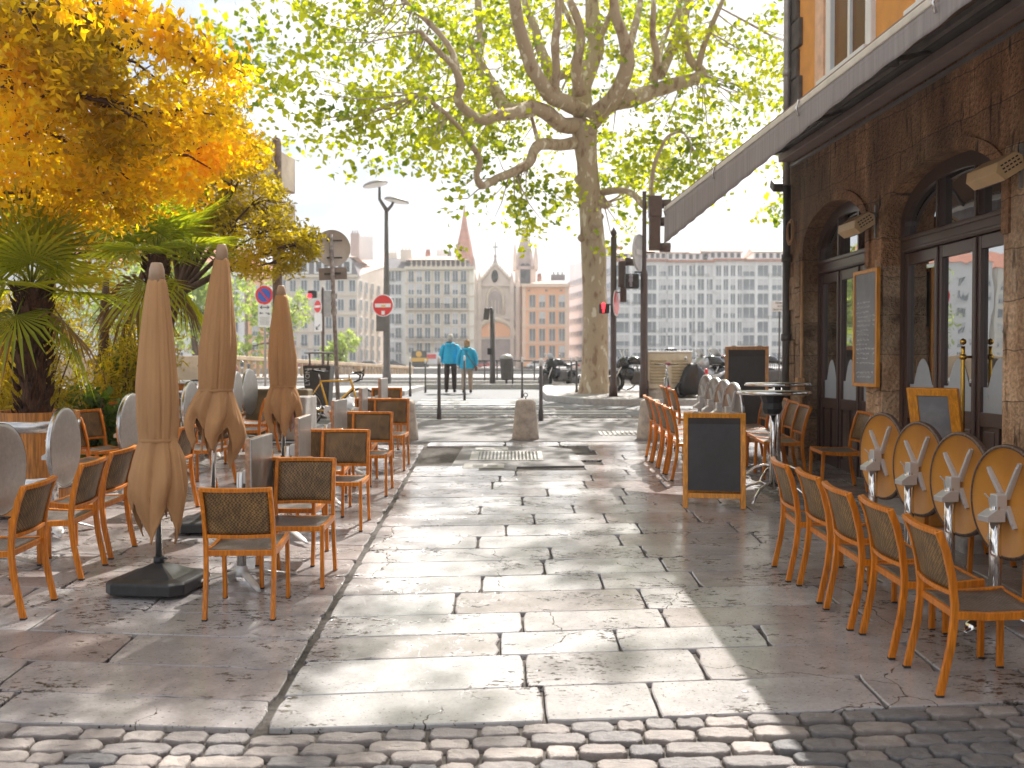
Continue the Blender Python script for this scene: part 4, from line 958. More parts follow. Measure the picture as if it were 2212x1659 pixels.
# ---------------- closed parasols ----------------
def parasol(x, y, H, tie, tips, rb, rt, lb, base=True, lean=0, seed=1, rot=.15):
    p = empty('closed_parasol', (x, y, hgt(y)), rot, lb, 'parasol', 'closed tan parasols'); rg = random.Random(seed)
    c = MB(); n = 120; rowsn = 56; vs = []
    a0 = rg.uniform(-.25, .25) - PI / 2; fl_ = [rg.uniform(.75, 1.3) for _ in range(4)]; jt = [rg.uniform(-.05, .16) for _ in range(4)]; ph = rg.uniform(0, 6)
    def cyc(lst, x):
        x = x % len(lst); i = int(x); f = x - i; f = f * f * (3 - 2 * f); return lst[i] * (1 - f) + lst[(i + 1) % len(lst)] * f
    for j in range(rowsn + 1):
        t = j / rowsn
        for i in range(n):
            a = 2 * PI * i / n; q4 = (a - a0) / (PI / 2)
            corner = abs(math.cos(PI * (q4))) if False else 1 - abs(((q4 + .5) % 1) - .5) * 2
            zb = tips + cyc(jt, q4) + .30 * (1 - corner) ** 1.0
            w8 = 8 * a / (2 * PI) + .25 * math.sin(2 * a + ph); fold = abs(math.cos(PI * w8)) ** .40
            top = H - .10; ta = .62
            if t < ta:
                s = t / ta; z = top + (tie - top) * s
                rr = rt + (rb - rt) * min(1, s * 1.5) ** .75
                rr *= 1 - .10 * max(0, (s - .8) / .2) ** 1.5
                rr *= 1 - (.05 + .13 * s) * (1 - fold) + .035 * math.sin(3 * a + 4 * s + ph)
            else:
                s = (t - ta) / (1 - ta); z = tie + (zb - tie) * s
                f_ = cyc(fl_, q4)
                rr = rb * (.90 + .72 * f_ * math.sin(min(1., s * 1.05) * PI * .60) * (.75 + .25 * corner))
                rr *= 1 - .42 * max(0, (s - .55) / .45) ** 1.3 * (.6 + .4 * corner)
                rr *= 1 - (.18 + .16 * s) * (1 - abs(math.cos(PI * (w8 * .75 + .4 * s))) ** .6)
                rr *= 1 + .05 * math.sin(a * 5 + s * 5 + seed)
            rr *= 1 + (.05 + .10 * max(0, t - ta)) * noise.noise(Vector((math.cos(a) * 2.2, math.sin(a) * 2.2, z * 2.0 + seed))) + .016 * math.sin(27 * a + 9 * t + seed)
            if t > .965: rr += .012
            tw = .15 * t
            vs.append((rr * math.cos(a + tw) + lean * (1 - t), rr * math.sin(a + tw) * .92, z))
    c.add(vs, [(j * n + i, j * n + (i + 1) % n, (j + 1) * n + (i + 1) % n, (j + 1) * n + i) for j in range(rowsn) for i in range(n)], 0, True)
    cv = c.build('canopy', M['canvas'], p, solid=.004)
    s = MB(); s.lathe([(rb * .87, tie - .012), (rb * .92, tie), (rb * .87, tie + .012)], (lean * .4, 0, 0), n=40, cap=False); s.build('strap', M['canvas'], cv)
    f = MB(); f.lathe([(.058, H - .125), (.052, H - .03), (.040, H + .012), (.034, H + .018), (0, H + .02)], (lean, 0, 0), n=20); f.build('finial', M['cap'], p)
    f = MB(); f.tube([(0, 0, .16), (lean * .9, 0, H - .12)], .024, n=14); f.build('pole', M['chrome'], p)
    for k in range(4):
        a = .4 + k * PI / 2; r_ = MB(); r_.tube([(lean * .8 + .05 * math.cos(a), .05 * math.sin(a), H - .2), (.09 * math.cos(a), .09 * math.sin(a), tips + .12)], .010, n=6); r_.build('rib', M['board_wood'], p)
    b = MB(); s_ = .28; ch = .07
    def octo(s, c_): return [(s, -s + c_), (s, s - c_), (s - c_, s), (-s + c_, s), (-s, s - c_), (-s, -s + c_), (-s + c_, -s), (s - c_, -s)]
    vs = []
    for (s, cc, z) in ((.285, .075, .015), (.285, .075, .085), (.27, .075, .10), (.195, .03, .112), (.185, .02, .117), (.05, .004, .185), (.04, .003, .19)): vs += [(px, py, z) for px, py in octo(s, cc)]
    fs = [tuple(range(8))[::-1]] + [(j * 8 + i, j * 8 + (i + 1) % 8, (j + 1) * 8 + (i + 1) % 8, (j + 1) * 8 + i) for j in range(6) for i in range(8)] + [tuple(48 + i for i in range(8))]
    b.add(vs, fs); b.build('base', M['plastic'], p, bevel=.006)
    k = MB(); k.lathe([(.038, .18), (.036, .235)], n=14); k.tube([(0, -.02, .225), (.07, -.03, .23)], .008); k.build('clamp', M['plastic'], p)
    for sx in (-1, 1):
        for sy in (-1, 1): q = MB(); q.lathe([(.02, 0), (.02, .016)], (sx * .2, sy * .2, 0), n=10); q.build('foot', M['rubber'], p)
    return p
parasol(-2.50, 7.02, 2.29, 1.06, .36, .145, .055, 'nearest closed tan parasol, its black base in full view', seed=3, lean=.0, rot=-.12)
parasol(-2.72, 9.0, 2.56, 1.26, .58, .16, .05, 'middle closed tan parasol, the tallest of the three', seed=5, lean=.10, rot=.1)
parasol(-2.78, 12.1, 2.28, 1.07, .40, .165, .06, 'farthest closed tan parasol, behind the aisle chairs', seed=9, lean=-.02)
# ---------------- planters, palms, shrubs, trees ----------------
M['barrel'] = pm('barrel_wood', (.46, .175, .03), .42, var=.4, scale=4, stretch=(14, 14, .7), coat=.3)
def barrel(x, y, r, h, lb):
    b = empty('barrel_planter', (x, y, hgt(y)), label=lb, cat='planter', group='wooden barrel planters')
    m = MB(); n = 40; prof = [(r * .86, .02), (r * .93, h * .3), (r * .97, h * .6), (r, h), (r - .035, h), (r - .045, h - .16)]
    m.lathe(prof, n=n, smooth=False); m.build('staves', M['barrel'], b)
    for z0, z1 in ((h * .81, h * .92), (h * .26, h * .38)):
        rr = lambda z: r * (.86 + .14 * (z / h) ** .6) + .006
        m = MB(); m.lathe([(rr(z0) - .01, z0), (rr(z0), z0 + .002), (rr(z1), z1 - .002), (rr(z1) - .01, z1)], n=n, cap=False); m.build('hoop', M['steel'], b)
    m = MB(); m.lathe([(0, h - .13), (r - .04, h - .15)], n=24); m.v = [(a, c, z + .015 * math.sin(a * 30) * math.cos(c * 27)) for a, c, z in m.v]; m.build('soil', M['soil'], b)
barrel(-4.70, 9.75, .43, 1.0, 'big wooden barrel planter with steel hoops at the left edge, holding the nearer palm')
barrel(-4.78, 13.6, .45, 1.0, 'farther wooden barrel planter seen between the nearest and middle parasols')
M['palm'] = leafmat('palm_frond', (.14, .19, .014), (.40, .41, .03), .55, (1.9, 1.8, .5), .35)
M['palm_dead'] = leafmat('dry_frond', (.22, .13, .045), (.32, .2, .08), .3, (1.2, 1, .6))
M['fibre'] = pm('palm_trunk_fibre', (.085, .035, .015), .95, var=.5, scale=22, stretch=(2, 2, .5), bump=1, bscale=40)
def palm(x, y, z0, th, tr, fl, nf, seed, lb, dead=8):
    p = empty('fan_palm', (x, y, hgt(y) + z0), label=lb, cat='palm', group='fan palms in barrels'); rg = random.Random(seed)
    m = MB(); pts = [(.03 * math.sin(k), .02 * math.cos(k * 1.3), th * k / 8) for k in range(9)]
    m.tube(pts, [tr * (1 + .18 * math.sin(k * 2.1)) for k in range(9)], n=18)
    for k in range(220):
        a = rg.uniform(0, 2 * PI); z = rg.uniform(.02, th); d = Vector((math.cos(a), math.sin(a), 0)); b = d * tr * .95 + Vector((0, 0, z))
        L_ = rg.uniform(.05, .13); m.tube([b, b + d * L_ * .5 + Vector((0, 0, L_ * .5)), b + d * L_ * .75 + Vector((0, 0, L_))], [(.010, .022), (.008, .016), (.002, .004)], n=5, up=(-d.y, d.x, 0))
    m.build('trunk', M['fibre'], p)
    def frond(az, el, L_, mat, droop):
        f = MB(); v = []
        d = Vector((math.cos(az) * math.cos(el), math.sin(az) * math.cos(el), math.sin(el)))
        base = Vector((0, 0, th)); hub = base + d * L_ * .75 + Vector((0, 0, -droop * .12 * L_))
        side = Vector((-math.sin(az), math.cos(az), 0)); up = side.cross(d).normalized() * -1
        f.tube([base, base + d * L_ * .4, hub], [.010, .008, .006], n=5)
        nb = 26; F_ = fl * rg.uniform(.85, 1.1)
        for k in range(nb):
            a = (k - (nb - 1) / 2) / nb * R(290); ca, sa = math.cos(a), math.sin(a)
            bd = (d * ca + side * sa).normalized(); ln = F_ * (1 - .22 * abs(a) / PI) * rg.uniform(.92, 1.04)
            pl = bd.cross(up).normalized(); w = ln * .036; lift = up * .10 * ln
            q0 = hub; q1 = hub + bd * ln * .55 + lift * .6 * (1 - droop); tip = hub + bd * ln + lift * (.5 - droop) - Vector((0, 0, droop * ln * rg.uniform(.2, .55)))
            q1 -= Vector((0, 0, droop * ln * .10))
            f.add([q0, q1 + pl * w + up * .0, q1 - up * w * .45, q1 - pl * w, tip], [(0, 1, 2), (0, 2, 3), (1, 4, 2), (2, 4, 3)])
        o = f.build('frond', mat, p)
        at_ = o.data.attributes.new('rnd', 'FLOAT', 'FACE'); r0 = rg.random(); at_.data.foreach_set('value', np.clip(np.random.RandomState(seed + len(f.f)).normal(r0, .18, len(f.f)), 0, 1).astype(np.float32))
    for k in range(nf):
        t = k / nf; frond(k * 2.4 + rg.uniform(-.2, .2), R(78 - 85 * t + rg.uniform(-8, 8)), rg.uniform(.55, .8) * fl * 1.25, M['palm'], .05 + .40 * t)
    for k in range(dead // 2): frond(k * 2.1 + .5, R(-35 - 20 * rg.random()), fl * .75, M['palm_dead'] if k % 2 else M['palm'], 1.1)
    return p
palm(-4.70, 9.75, .86, 1.36, .125, .66, 17, 4, 'nearer fan palm with shaggy brown trunk growing in the big barrel planter')
palm(-4.85, 13.6, .86, 1.90, .13, .86, 18, 7, 'taller fan palm behind the parasols, fronds fanning above the nearest one')

def leaves(name, mat, P, size, parent=None, seed=0, jit=.35, aspect=.55, flat=0., loc=None, droop=0.):
    P = np.asarray(P, dtype=np.float64); n = len(P); rg = np.random.RandomState(seed)
    s = size * rg.uniform(1 - jit, 1 + jit, n)
    d = rg.normal(size=(n, 3)); d[:, 2] = d[:, 2] * (1 - flat) - droop; d /= np.linalg.norm(d, axis=1)[:, None]
    h = rg.normal(size=(n, 3)); h[:, 2] += flat * 2; sd = np.cross(d, h); sd /= np.linalg.norm(sd, axis=1)[:, None]; nn = np.cross(d, sd)
    sS = s[:, None]
    v = np.empty((n, 4, 3)); v[:, 0] = P - d * sS * .5; v[:, 2] = P + d * sS * .5
    v[:, 1] = P + sd * sS * aspect * .5 + nn * sS * .10 - d * sS * .05; v[:, 3] = P - sd * sS * aspect * .5 + nn * sS * .10 - d * sS * .05
    me = bpy.data.meshes.new(name); me.vertices.add(n * 4); me.vertices.foreach_set('co', v.ravel().astype(np.float32))
    me.loops.add(n * 4); me.loops.foreach_set('vertex_index', np.arange(n * 4, dtype=np.int32))
    me.polygons.add(n); me.polygons.foreach_set('loop_start', np.arange(0, n * 4, 4, dtype=np.int32))
    try: me.polygons.foreach_set('loop_total', np.full(n, 4, dtype=np.int32))
    except Exception: pass
    at_ = me.attributes.new('rnd', 'FLOAT', 'FACE')
    base = np.array([noise.noise(Vector(p * .9)) for p in P]) * .9 + .5
    at_.data.foreach_set('value', np.clip(base + rg.normal(0, .2, n), 0, 1).astype(np.float32))
    me.materials.append(mat); me.update(calc_edges=True); me.validate()
    o = bpy.data.objects.new(name, me); COL.objects.link(o)
    if parent is not None: o.parent = parent
    if loc is not None: o.location = loc
    return o
def blob(rg, c, r, n, p=.5):
    d = rg.normal(size=(n, 3)); d /= np.linalg.norm(d, axis=1)[:, None]; k = rg.uniform(0, 1, n) ** p
    return np.asarray(c) + d * k[:, None] * np.asarray(r)
def bark(name, ca, cb, cc, sc=4):
    m, t, b = newmat(name); Lk = t.links; c = N(t, 'ShaderNodeTexCoord')
    mp = N(t, 'ShaderNodeMapping'); mp.inputs['Scale'].default_value = (1, 1, .45); Lk.new(c.outputs['Object'], mp.inputs[0])
    n = N(t, 'ShaderNodeTexNoise'); n.inputs['Scale'].default_value = sc; n.inputs['Detail'].default_value = 5; n.inputs['Roughness'].default_value = .55; Lk.new(mp.outputs[0], n.inputs[0])
    r = N(t, 'ShaderNodeValToRGB'); r.color_ramp.interpolation = 'EASE'; e = r.color_ramp.elements; e[0].position = .34; e[0].color = (*cb, 1); e[1].position = .64; e[1].color = (*cc, 1)
    k = e.new(.45); k.color = (*ca, 1); k = e.new(.585); k.color = (*ca, 1); Lk.new(n.outputs[0], r.inputs[0]); Lk.new(r.outputs[0], b.inputs['Base Color'])
    b.inputs['Roughness'].default_value = .8; bu = N(t, 'ShaderNodeBump'); bu.inputs['Strength'].default_value = .6; bu.inputs['Distance'].default_value = .03
    n2 = N(t, 'ShaderNodeTexNoise'); n2.inputs['Scale'].default_value = 30; Lk.new(mp.outputs[0], n2.inputs[0]); Lk.new(n2.outputs[0], bu.inputs['Height']); Lk.new(bu.outputs[0], b.inputs['Normal']); return m
M['bark'] = bark('plane_bark', (.42, .32, .215), (.26, .165, .10), (.66, .59, .46), 5)
M['bark2'] = bark('brown_bark', (.10, .055, .03), (.06, .03, .018), (.16, .09, .05), 8)
# ---- the big plane tree ----
TY = 27.3
T = empty('plane_tree', (0, 0, 0), label='large plane tree with thick mottled trunk and knobbly spreading limbs on the quay', cat='tree')
def z4(x, y, Y): return at(884.8 + .375 * x, .375 * y, Y)
bu_ = at(1285, 848, TY)
tp = [(1284, 868, 40), (1284, 850, 36), (1285, 815, 31), (1286, 760, 28), (1287, 700, 27), (1284, 620, 26.5), (1283, 560, 26.5), (1279, 500, 26), (1276, 462, 24.5), (1272, 400, 23), (1268, 350, 23), (1264, 310, 25), (1262, 270, 29)]
m = MB(); m.tube([at(u, v, TY) for u, v, r in tp], [r / F * TY * (1 + .03 * math.sin(i * 2.3)) for i, (u, v, r) in enumerate(tp)], n=28)
rg = random.Random(4)
for k in range(14):
    u, v, r = tp[rg.randint(3, 11)]; a = rg.uniform(0, 2 * PI); c = at(u, v + rg.uniform(-20, 20), TY); rr = r / F * TY
    m.lathe([(.0, -.14), (.10, -.08), (.14, 0), (.10, .08), (0, .14)], c + Vector((math.cos(a) * rr * .93, math.sin(a) * rr * .93, 0)), n=10)
m.build('trunk', M['bark'], T)
limbs = [  # (points (x, y in crop, depth offset), width start, width end in crop px)
 ([(985, 720, 0), (880, 720, -.5), (790, 650, -1), (700, 618, -1.4), (600, 655, -1.8), (500, 665, -2.1), (430, 692, -2.4), (340, 650, -2.7), (275, 570, -3), (295, 490, -3.2), (250, 380, -3.4), (170, 300, -3.8), (60, 180, -4.5)], 100, 24),
 ([(295, 500, -3.2), (265, 380, -3), (240, 290, -2.8), (150, 170, -2.6), (20, 50, -2.4), (-120, -80, -2)], 46, 20),
 ([(700, 625, -1.4), (620, 640, -.8), (545, 610, -.4), (490, 510, .2), (420, 400, .6), (372, 260, 1.0), (410, 250, 1.1), (400, 120, 1.4), (390, -120, 2)], 95, 40),
 ([(990, 640, 0), (900, 590, -.8), (820, 560, -1.2), (760, 480, -1.7), (700, 380, -2.0), (665, 270, -2.3), (630, 150, -2.6), (605, 0, -3), (590, -200, -3)], 95, 60),
 ([(840, 560, .4), (800, 400, .8), (745, 260, 1.2), (730, 180, 1.3), (690, 90, 1.4), (660, 0, 1.4), (640, -200, 2)], 80, 30),
 ([(830, 560, -1.2), (845, 420, -1.6), (838, 250, -2), (855, 120, -2.2), (862, -60, -2.4)], 52, 38),
 ([(860, 440, .8), (930, 400, 1.5), (970, 250, 1.9), (915, 100, 2.2), (870, 0, 2.6)], 50, 26),
 ([(1000, 660, .4), (990, 520, .6), (1030, 400, .8), (1075, 280, 1.0), (1060, 150, 1.1), (1050, 0, 1.3), (1040, -250, 1.6)], 125, 80),
 ([(1075, 280, 1), (1120, 170, .6), (1170, 40, .2), (1200, -80, 0)], 40, 24),
 ([(985, 540, -.4), (960, 400, -.8), (985, 180, -1.2), (920, 0, -1.6)], 80, 40),
 ([(1040, 700, 0), (1100, 640, -.4), (1180, 560, -.8), (1240, 430, -1.2), (1255, 320, -1.4), (1225, 190, -1.6), (1185, 80, -1.8), (1170, -100, -2)], 125, 46),
 ([(1255, 300, -1.4), (1290, 180, -1), (1320, 60, -.6), (1340, -80, -.3)], 50, 30),
 ([(1150, 590, -.6), (1300, 560, -.6), (1420, 520, -.4), (1540, 480, -.2), (1640, 455, 0), (1690, 420, .2), (1650, 380, .2), (1610, 330, .2), (1585, 200, .2), (1540, 0, .2)], 110, 30),
 ([(1660, 400, .1), (1690, 280, -.2), (1740, 150, -.5), (1800, 10, -.8), (1850, -100, -1)], 42, 20),
 ([(1400, 470, -.4), (1430, 350, -.6), (1400, 200, -.9), (1405, 60, -1.1), (1400, -80, -1.2)], 60, 22),
 ([(1440, 430, -.3), (1500, 300, .3), (1570, 130, .9), (1610, 0, 1.3), (1640, -150, 1.8)], 70, 44),
 ([(1430, 360, -.5), (1470, 220, .3), (1540, 60, .9), (1560, -50, 1.2)], 28, 16),
 ([(960, 820, 0), (870, 835, -.7), (760, 830, -1.3), (715, 870, -1.6), (690, 935, -1.8), (600, 990, -2.1), (500, 1030, -2.5), (420, 1070, -2.8), (385, 1010, -3), (405, 930, -3), (360, 840, -3.2), (270, 720, -3.6), (180, 630, -4), (60, 540, -4.4)], 74, 18),
 ([(745, 830, -1.3), (720, 740, -1), (700, 660, -.8)], 26, 18),
 ([(1110, 1110, 0), (1180, 1098, -.4), (1250, 1100, -.8), (1310, 1140, -1.2), (1350, 1190, -1.6), (1400, 1150, -1.8), (1390, 1090, -1.8), (1410, 950, -2), (1450, 850, -2), (1490, 785, -2), (1570, 760, -2), (1620, 830, -2)], 44, 12),
 ([(1090, 1150, 0), (1130, 1180, -.3), (1155, 1165, -.4)], 80, 30),
]
tips = []
for pts, w0, w1 in limbs:
    P = [z4(x, y, TY + dy * 1.0) for x, y, dy in pts]; n = len(P)
    # smooth (Catmull-Rom) and swell a little so the limbs look knobbly
    Q = []; Rr = []
    for i in range(n - 1):
        p0, p1, p2, p3 = P[max(i - 1, 0)], P[i], P[i + 1], P[min(i + 2, n - 1)]
        for s in range(4):
            t = s / 4; Q.append(.5 * ((2 * p1) + (p2 - p0) * t + (2 * p0 - 5 * p1 + 4 * p2 - p3) * t * t + (3 * p1 - p0 - 3 * p2 + p3) * t ** 3))
            k = (i + t) / (n - 1); w = w0 + (w1 - w0) * k ** .8; Rr.append(w * .5 * .375 / F * TY * (1 + .16 * noise.noise(Vector((i * 1.7 + t * 2, w0, 1)))))
    Q.append(P[-1]); Rr.append(w1 * .5 * .375 / F * TY)
    m = MB(); m.tube(Q, Rr, n=12); m.build('limb', M['bark'], T)
    tips += [q for q in Q[len(Q) // 3:]]
# twigs and leaves
rg = np.random.RandomState(11); cl = []
def inview(P): return True
lowz = lambda x: 0
cen = np.array([(1262 - CX) / F * TY, TY, 10.6])
# crown volume: a wide dome; leaf clusters follow the limbs and fill the shell unevenly
for q in tips:
    if rg.rand() < .8: cl.append(np.array(q) + rg.normal(0, .75, 3) + np.array([0, 1.8, 0]))
for _ in range(1250):
    d = rg.normal(size=3); d /= np.linalg.norm(d); k = rg.uniform(.45, 1) ** .5
    c = cen + d * k * np.array([8.8, 7.0, 7.2])
    if c[2] < 6.3 + .06 * abs(c[0] - cen[0]) : continue
    if noise.noise(Vector(c * .42)) < .04: continue
    if c[1] < TY + 1.2 and abs(c[0] - cen[0]) < 5.8 and c[2] < 13 and rg.rand() < .97: continue
    cl.append(c)
# dense top of the crown, above the view, thickened to shade the paving
for _ in range(620):
    c = cen + np.array([rg.uniform(-7.5, 7.5), rg.uniform(-9.0, 6), 3.0 + rg.uniform(0, 6)])
    if ((c[0] - cen[0]) / 8.2) ** 2 + ((c[1] - cen[1] + 1) / 8.8) ** 2 < 1 and noise.noise(Vector(c * .5)) > -.12: cl.append(c); cl.append(c + rg.normal(0, .4, 3))
# lower hanging boughs, in world space around the trunk
for (u, v, dy, rx, rz, k) in [(1150, 430, -1.5, 1.0, .8, 42), (1120, 462, -2, .45, .45, 10), (1210, 400, 0, .7, .6, 14), (1050, 290, -3, 1.5, .7, 50), (960, 330, -3.6, 1.1, .6, 24), (900, 300, -4, 1.2, .5, 24), (820, 230, -4, 1.6, .7, 55), (760, 285, -4.2, .9, .5, 20), (700, 200, -4, 1.6, 1.0, 50), (640, 230, -4.4, .8, .7, 18),
                              (1340, 380, 1.2, 1.0, .7, 40), (1400, 330, -1, 1.5, .9, 60), (1470, 300, -1, 1.3, .8, 45), (1560, 330, -1.5, 1.0, .7, 26), (1620, 200, -1, 1.4, 1.0, 46), (1650, 120, -.6, 1.2, 1.2, 46), (1690, 300, 0, .6, 1.2, 20), (1660, 430, .4, .35, .45, 9), (1690, 390, .3, .4, .6, 9), (1430, 390, -2, .8, .5, 20), (1500, 90, 0, 1.6, 1.3, 60), (1350, 80, 1, 1.6, 1.2, 40), (1100, 90, 1, 1.8, 1.2, 70), (950, 100, -1, 1.8, 1.2, 80), (800, 80, -2, 1.8, 1.2, 80), (620, 90, -3, 1.5, 1.2, 50), (560, 60, -4, 1.2, 1.2, 40), (1210, 180, -3, .9, .7, 22), (1380, 190, -2.5, .8, .6, 20), (1120, 230, 1, 1.4, 1.0, 50), (970, 210, 1, 1.4, 1.0, 50)]:
    if 1020 < u < 1430 and v < 340: dy = 3.2
    c0 = np.array(at(u, v, TY + dy))
    for _ in range(int(k * .62)): cl.append(c0 + rg.normal(0, 1, 3) * np.array([rx, 1.1, rz]) * .62)
P = []
for c in cl:
    n = rg.randint(16, 44); P.append(blob(rg, c, np.array([.50, .50, .34]) * rg.uniform(.6, 1.3), n))
P = np.concatenate(P); P = P[(P[:, 2] > 4.3)]
M['plane_leaf'] = leafmat('plane_leaf', (.11, .17, .010), (.41, .43, .022), .64, (2.05, 1.95, .5))
P = P[rg.rand(len(P)) < np.where(P[:, 2] > 12.2, .85, .41)]
leaves('crown', M['plane_leaf'], P, .165, T, 3, aspect=.85, flat=.25)
tw = MB()
for c in cl[::4]:
    q = min(tips, key=lambda t: (t - Vector(c)).length_squared); c = Vector(c)
    if (q - c).length < 3.2: mid = (q + c) / 2 + Vector((0, 0, -.15)); tw.tube([q, mid, c], [.022, .014, .006], n=4, cap=False)
tag(tw.build('twigs', M['bark'], T), kind='stuff')
print('plane leaves', len(P))

# ---- trees on the left ----
def tree(name, base, top, r0, crown, mat, lsize, nper, seed, lb, aspect=.5, brs=(), group=None, bm=None, droop=.2, clusters=None):
    t = empty(name, (0, 0, 0), label=lb, cat='tree', group=group); rg = np.random.RandomState(seed)
    b = Vector(base); tp_ = Vector(top); m = MB()
    pts = [b.lerp(tp_, k / 7) + Vector((.12 * math.sin(k * 1.3 + seed), .1 * math.cos(k * 1.7), 0)) * (tp_ - b).length * .12 * (1 if 0 < k < 7 else 0) for k in range(8)]
    m.tube(pts, [r0 * (1 - .55 * k / 7) for k in range(8)], n=12); m.build('trunk', bm or M['bark2'], t)
    P = []
    bmsh = MB()
    for (c, r, n) in crown:
        c = np.asarray(c, dtype=float); r = np.asarray(r, dtype=float)
        src = pts[5 if n % 2 else 6]
        mid = (src + Vector(c)) / 2 + Vector((0, 0, .1))
        bmsh.tube([src, mid, Vector(c)], [r0 * .42, r0 * .24, r0 * .08], n=7)
        for _ in range(n):
            d = rg.normal(size=3); d /= np.linalg.norm(d); cc = c + d * rg.uniform(.3, 1) ** .6 * r
            if noise.noise(Vector(cc * 1.3 + seed)) < -.14: continue
            if rg.rand() < .25: bmsh.tube([Vector(c), (Vector(c) + Vector(cc)) / 2 + Vector((0, 0, .05)), Vector(cc)], [r0 * .12, r0 * .07, .006], n=4, cap=False)
            P.append(blob(rg, cc, np.array([1, 1, .7]) * nper[1] * rg.uniform(.6, 1.3), rg.randint(nper[0] // 2, nper[0])))
    bmsh.build('branches', bm or M['bark2'], t)
    leaves('crown', mat, np.concatenate(P), lsize, t, seed, aspect=aspect, droop=droop, flat=.2); return t
M['gold_leaf'] = leafmat('golden_leaf', (.27, .22, .010), (.70, .54, .020), .70, (2.1, 1.8, .42))  # golden foliage, warmed further to carry the upper left sun glow in its colour
M['olive_leaf'] = leafmat('amber_green_leaf', (.22, .19, .010), (.54, .42, .016), .6, (1.9, 1.65, .45))
M['dark_leaf'] = leafmat('olive_green_leaf', (.24, .21, .014), (.60, .50, .026), .60, (1.8, 1.6, .5))
M['green_leaf'] = leafmat('fresh_green_leaf', (.05, .10, .012), (.17, .26, .03), .5, (1.7, 1.7, .6))
M['soft_leaf'] = leafmat('pale_green_leaf', (.17, .25, .06), (.42, .50, .14), .5, (1.5, 1.5, .8))
# golden tree near the camera on the left
def A_(u, v, Y): return tuple(at(u, v, Y))
cr = [(A_(40, 70, 8.5), (1.0, 1.2, .55), 60), (A_(150, 200, 8.8), (1.1, 1.2, .5), 80), (A_(300, 250, 9.5), (.9, 1.1, .42), 60), (A_(60, 290, 9), (.8, 1.1, .5), 60), (A_(210, 340, 9.6), (.8, 1.0, .4), 55), (A_(420, 290, 10.5), (.55, .8, .3), 36), (A_(350, 400, 11), (.6, .8, .35), 34), (A_(80, 420, 10), (.8, 1, .45), 60), (A_(20, 180, 8.6), (.8, 1.1, .5), 70), (A_(230, 110, 9.2), (.7, 1.0, .4), 60), (A_(360, 330, 10.5), (.6, .8, .35), 50), (A_(200, 420, 10.5), (.8, .9, .3), 50), (A_(100, 120, 8.6), (.8, 1.0, .4), 60),
      ((-5.0, 9.5, 8.2), (2.4, 2.4, 1.2), 150), ((-3.6, 11, 9.8), (2.6, 2.4, 1.2), 150), ((-6, 12, 8.5), (2.6, 2.5, 1.5), 120), ((-2.2, 9.6, 9.2), (1.9, 2.0, .9), 120), ((-3.4, 13.4, 11), (2.4, 2.0, 1.2), 110), ((-1.2, 11.8, 8.6), (2.0, 1.9, .6), 330), ((.3, 13.0, 9.0), (1.5, 1.5, .5), 200), ((-3.0, 11.4, 8.2), (1.8, 1.8, .7), 260), (A_(470, 320, 11), (.4, .7, .25), 26), (A_(470, 140, 12), (.6, .9, .4), 22)]  # high clusters above the view are added to shade the left paving
tree('golden_tree', (-6.6, 10.2, .5), (-6.0, 10.0, 6.6), .2, cr, M['gold_leaf'], .085, (56, .30), 21, 'golden leaved tree filling the upper left of the picture, nearest of the left hand trees', aspect=.46)
# hanging golden branch across the top
t = empty('hanging_branch', label='golden leafy branch hanging across the sky at the upper left', cat='branch')
m = MB(); P = []; rgn = np.random.RandomState(5)
for pts in ([(120, -90), (240, 0), (330, 40), (400, 75), (470, 125), (525, 158)], [(240, -5), (300, 90), (350, 120), (400, 130)], [(330, 40), (400, 110), (440, 150)], [(60, -60), (130, 10), (200, 50)]):
    Q = [Vector(at(u, v, 7.2)) for u, v in pts]; m.tube(Q, [.012, .010, .008, .006, .005, .004][:len(Q)], n=6)
    for a, b in zip(Q, Q[1:]):
        for s in range(10):
            c = a.lerp(b, s / 10); P.append(blob(rgn, np.array(c) + rgn.normal(0, .04, 3), (.13, .2, .10), 9))
m.build('twig', M['bark2'], t); leaves('foliage', M['gold_leaf'], np.concatenate(P), .085, t, 9, aspect=.42, droop=.7)
# feathery dark tree behind the sign post
cr = [(A_(535, 360, 15.2), (.42, .9, .5), 60), (A_(545, 440, 15.0), (.5, .8, .4), 50), (A_(480, 320, 15.4), (.8, 1, .5), 70), (A_(500, 400, 15), (.7, 1.0, .6), 70), (A_(440, 430, 15.2), (.8, 1.1, .6), 70), (A_(550, 510, 14.9), (.8, .8, .36), 60), (A_(635, 530, 14.6), (.45, .6, .24), 26), (A_(580, 570, 14.7), (.6, .6, .26), 34), (A_(510, 490, 15), (.6, .8, .4), 60), (A_(665, 515, 14.4), (.16, .3, .12), 12), (A_(420, 340, 15.5), (1.0, 1.1, .6), 70), (A_(340, 330, 16), (1.2, 1.2, .7), 80), (A_(480, 290, 16), (.6, 1, .4), 40), (A_(400, 520, 15.5), (.8, .9, .5), 60), (A_(420, 240, 16.5), (.8, 1, .5), 40)]
tree('feathery_tree', (-5.9, 15.6, .75), (-5.0, 15.3, 3.4), .13, cr, M['dark_leaf'], .088, (52, .20), 31, 'tree with small dark leaflets whose boughs droop in front of the direction signs', aspect=.36)
cr = [(A_(100, 330, 17), (1.8, 1.4, 1.3), 110), (A_(240, 420, 18), (1.6, 1.4, 1.0), 100), (A_(60, 460, 17.5), (1.6, 1.4, 1.1), 100), (A_(250, 200, 18), (1.8, 1.4, 1.2), 90), (A_(120, 120, 18), (1.8, 1.6, 1.4), 90), (A_(300, 520, 19), (1.6, 1.2, .8), 60), (A_(150, 560, 18), (1.7, 1.2, .9), 80)]
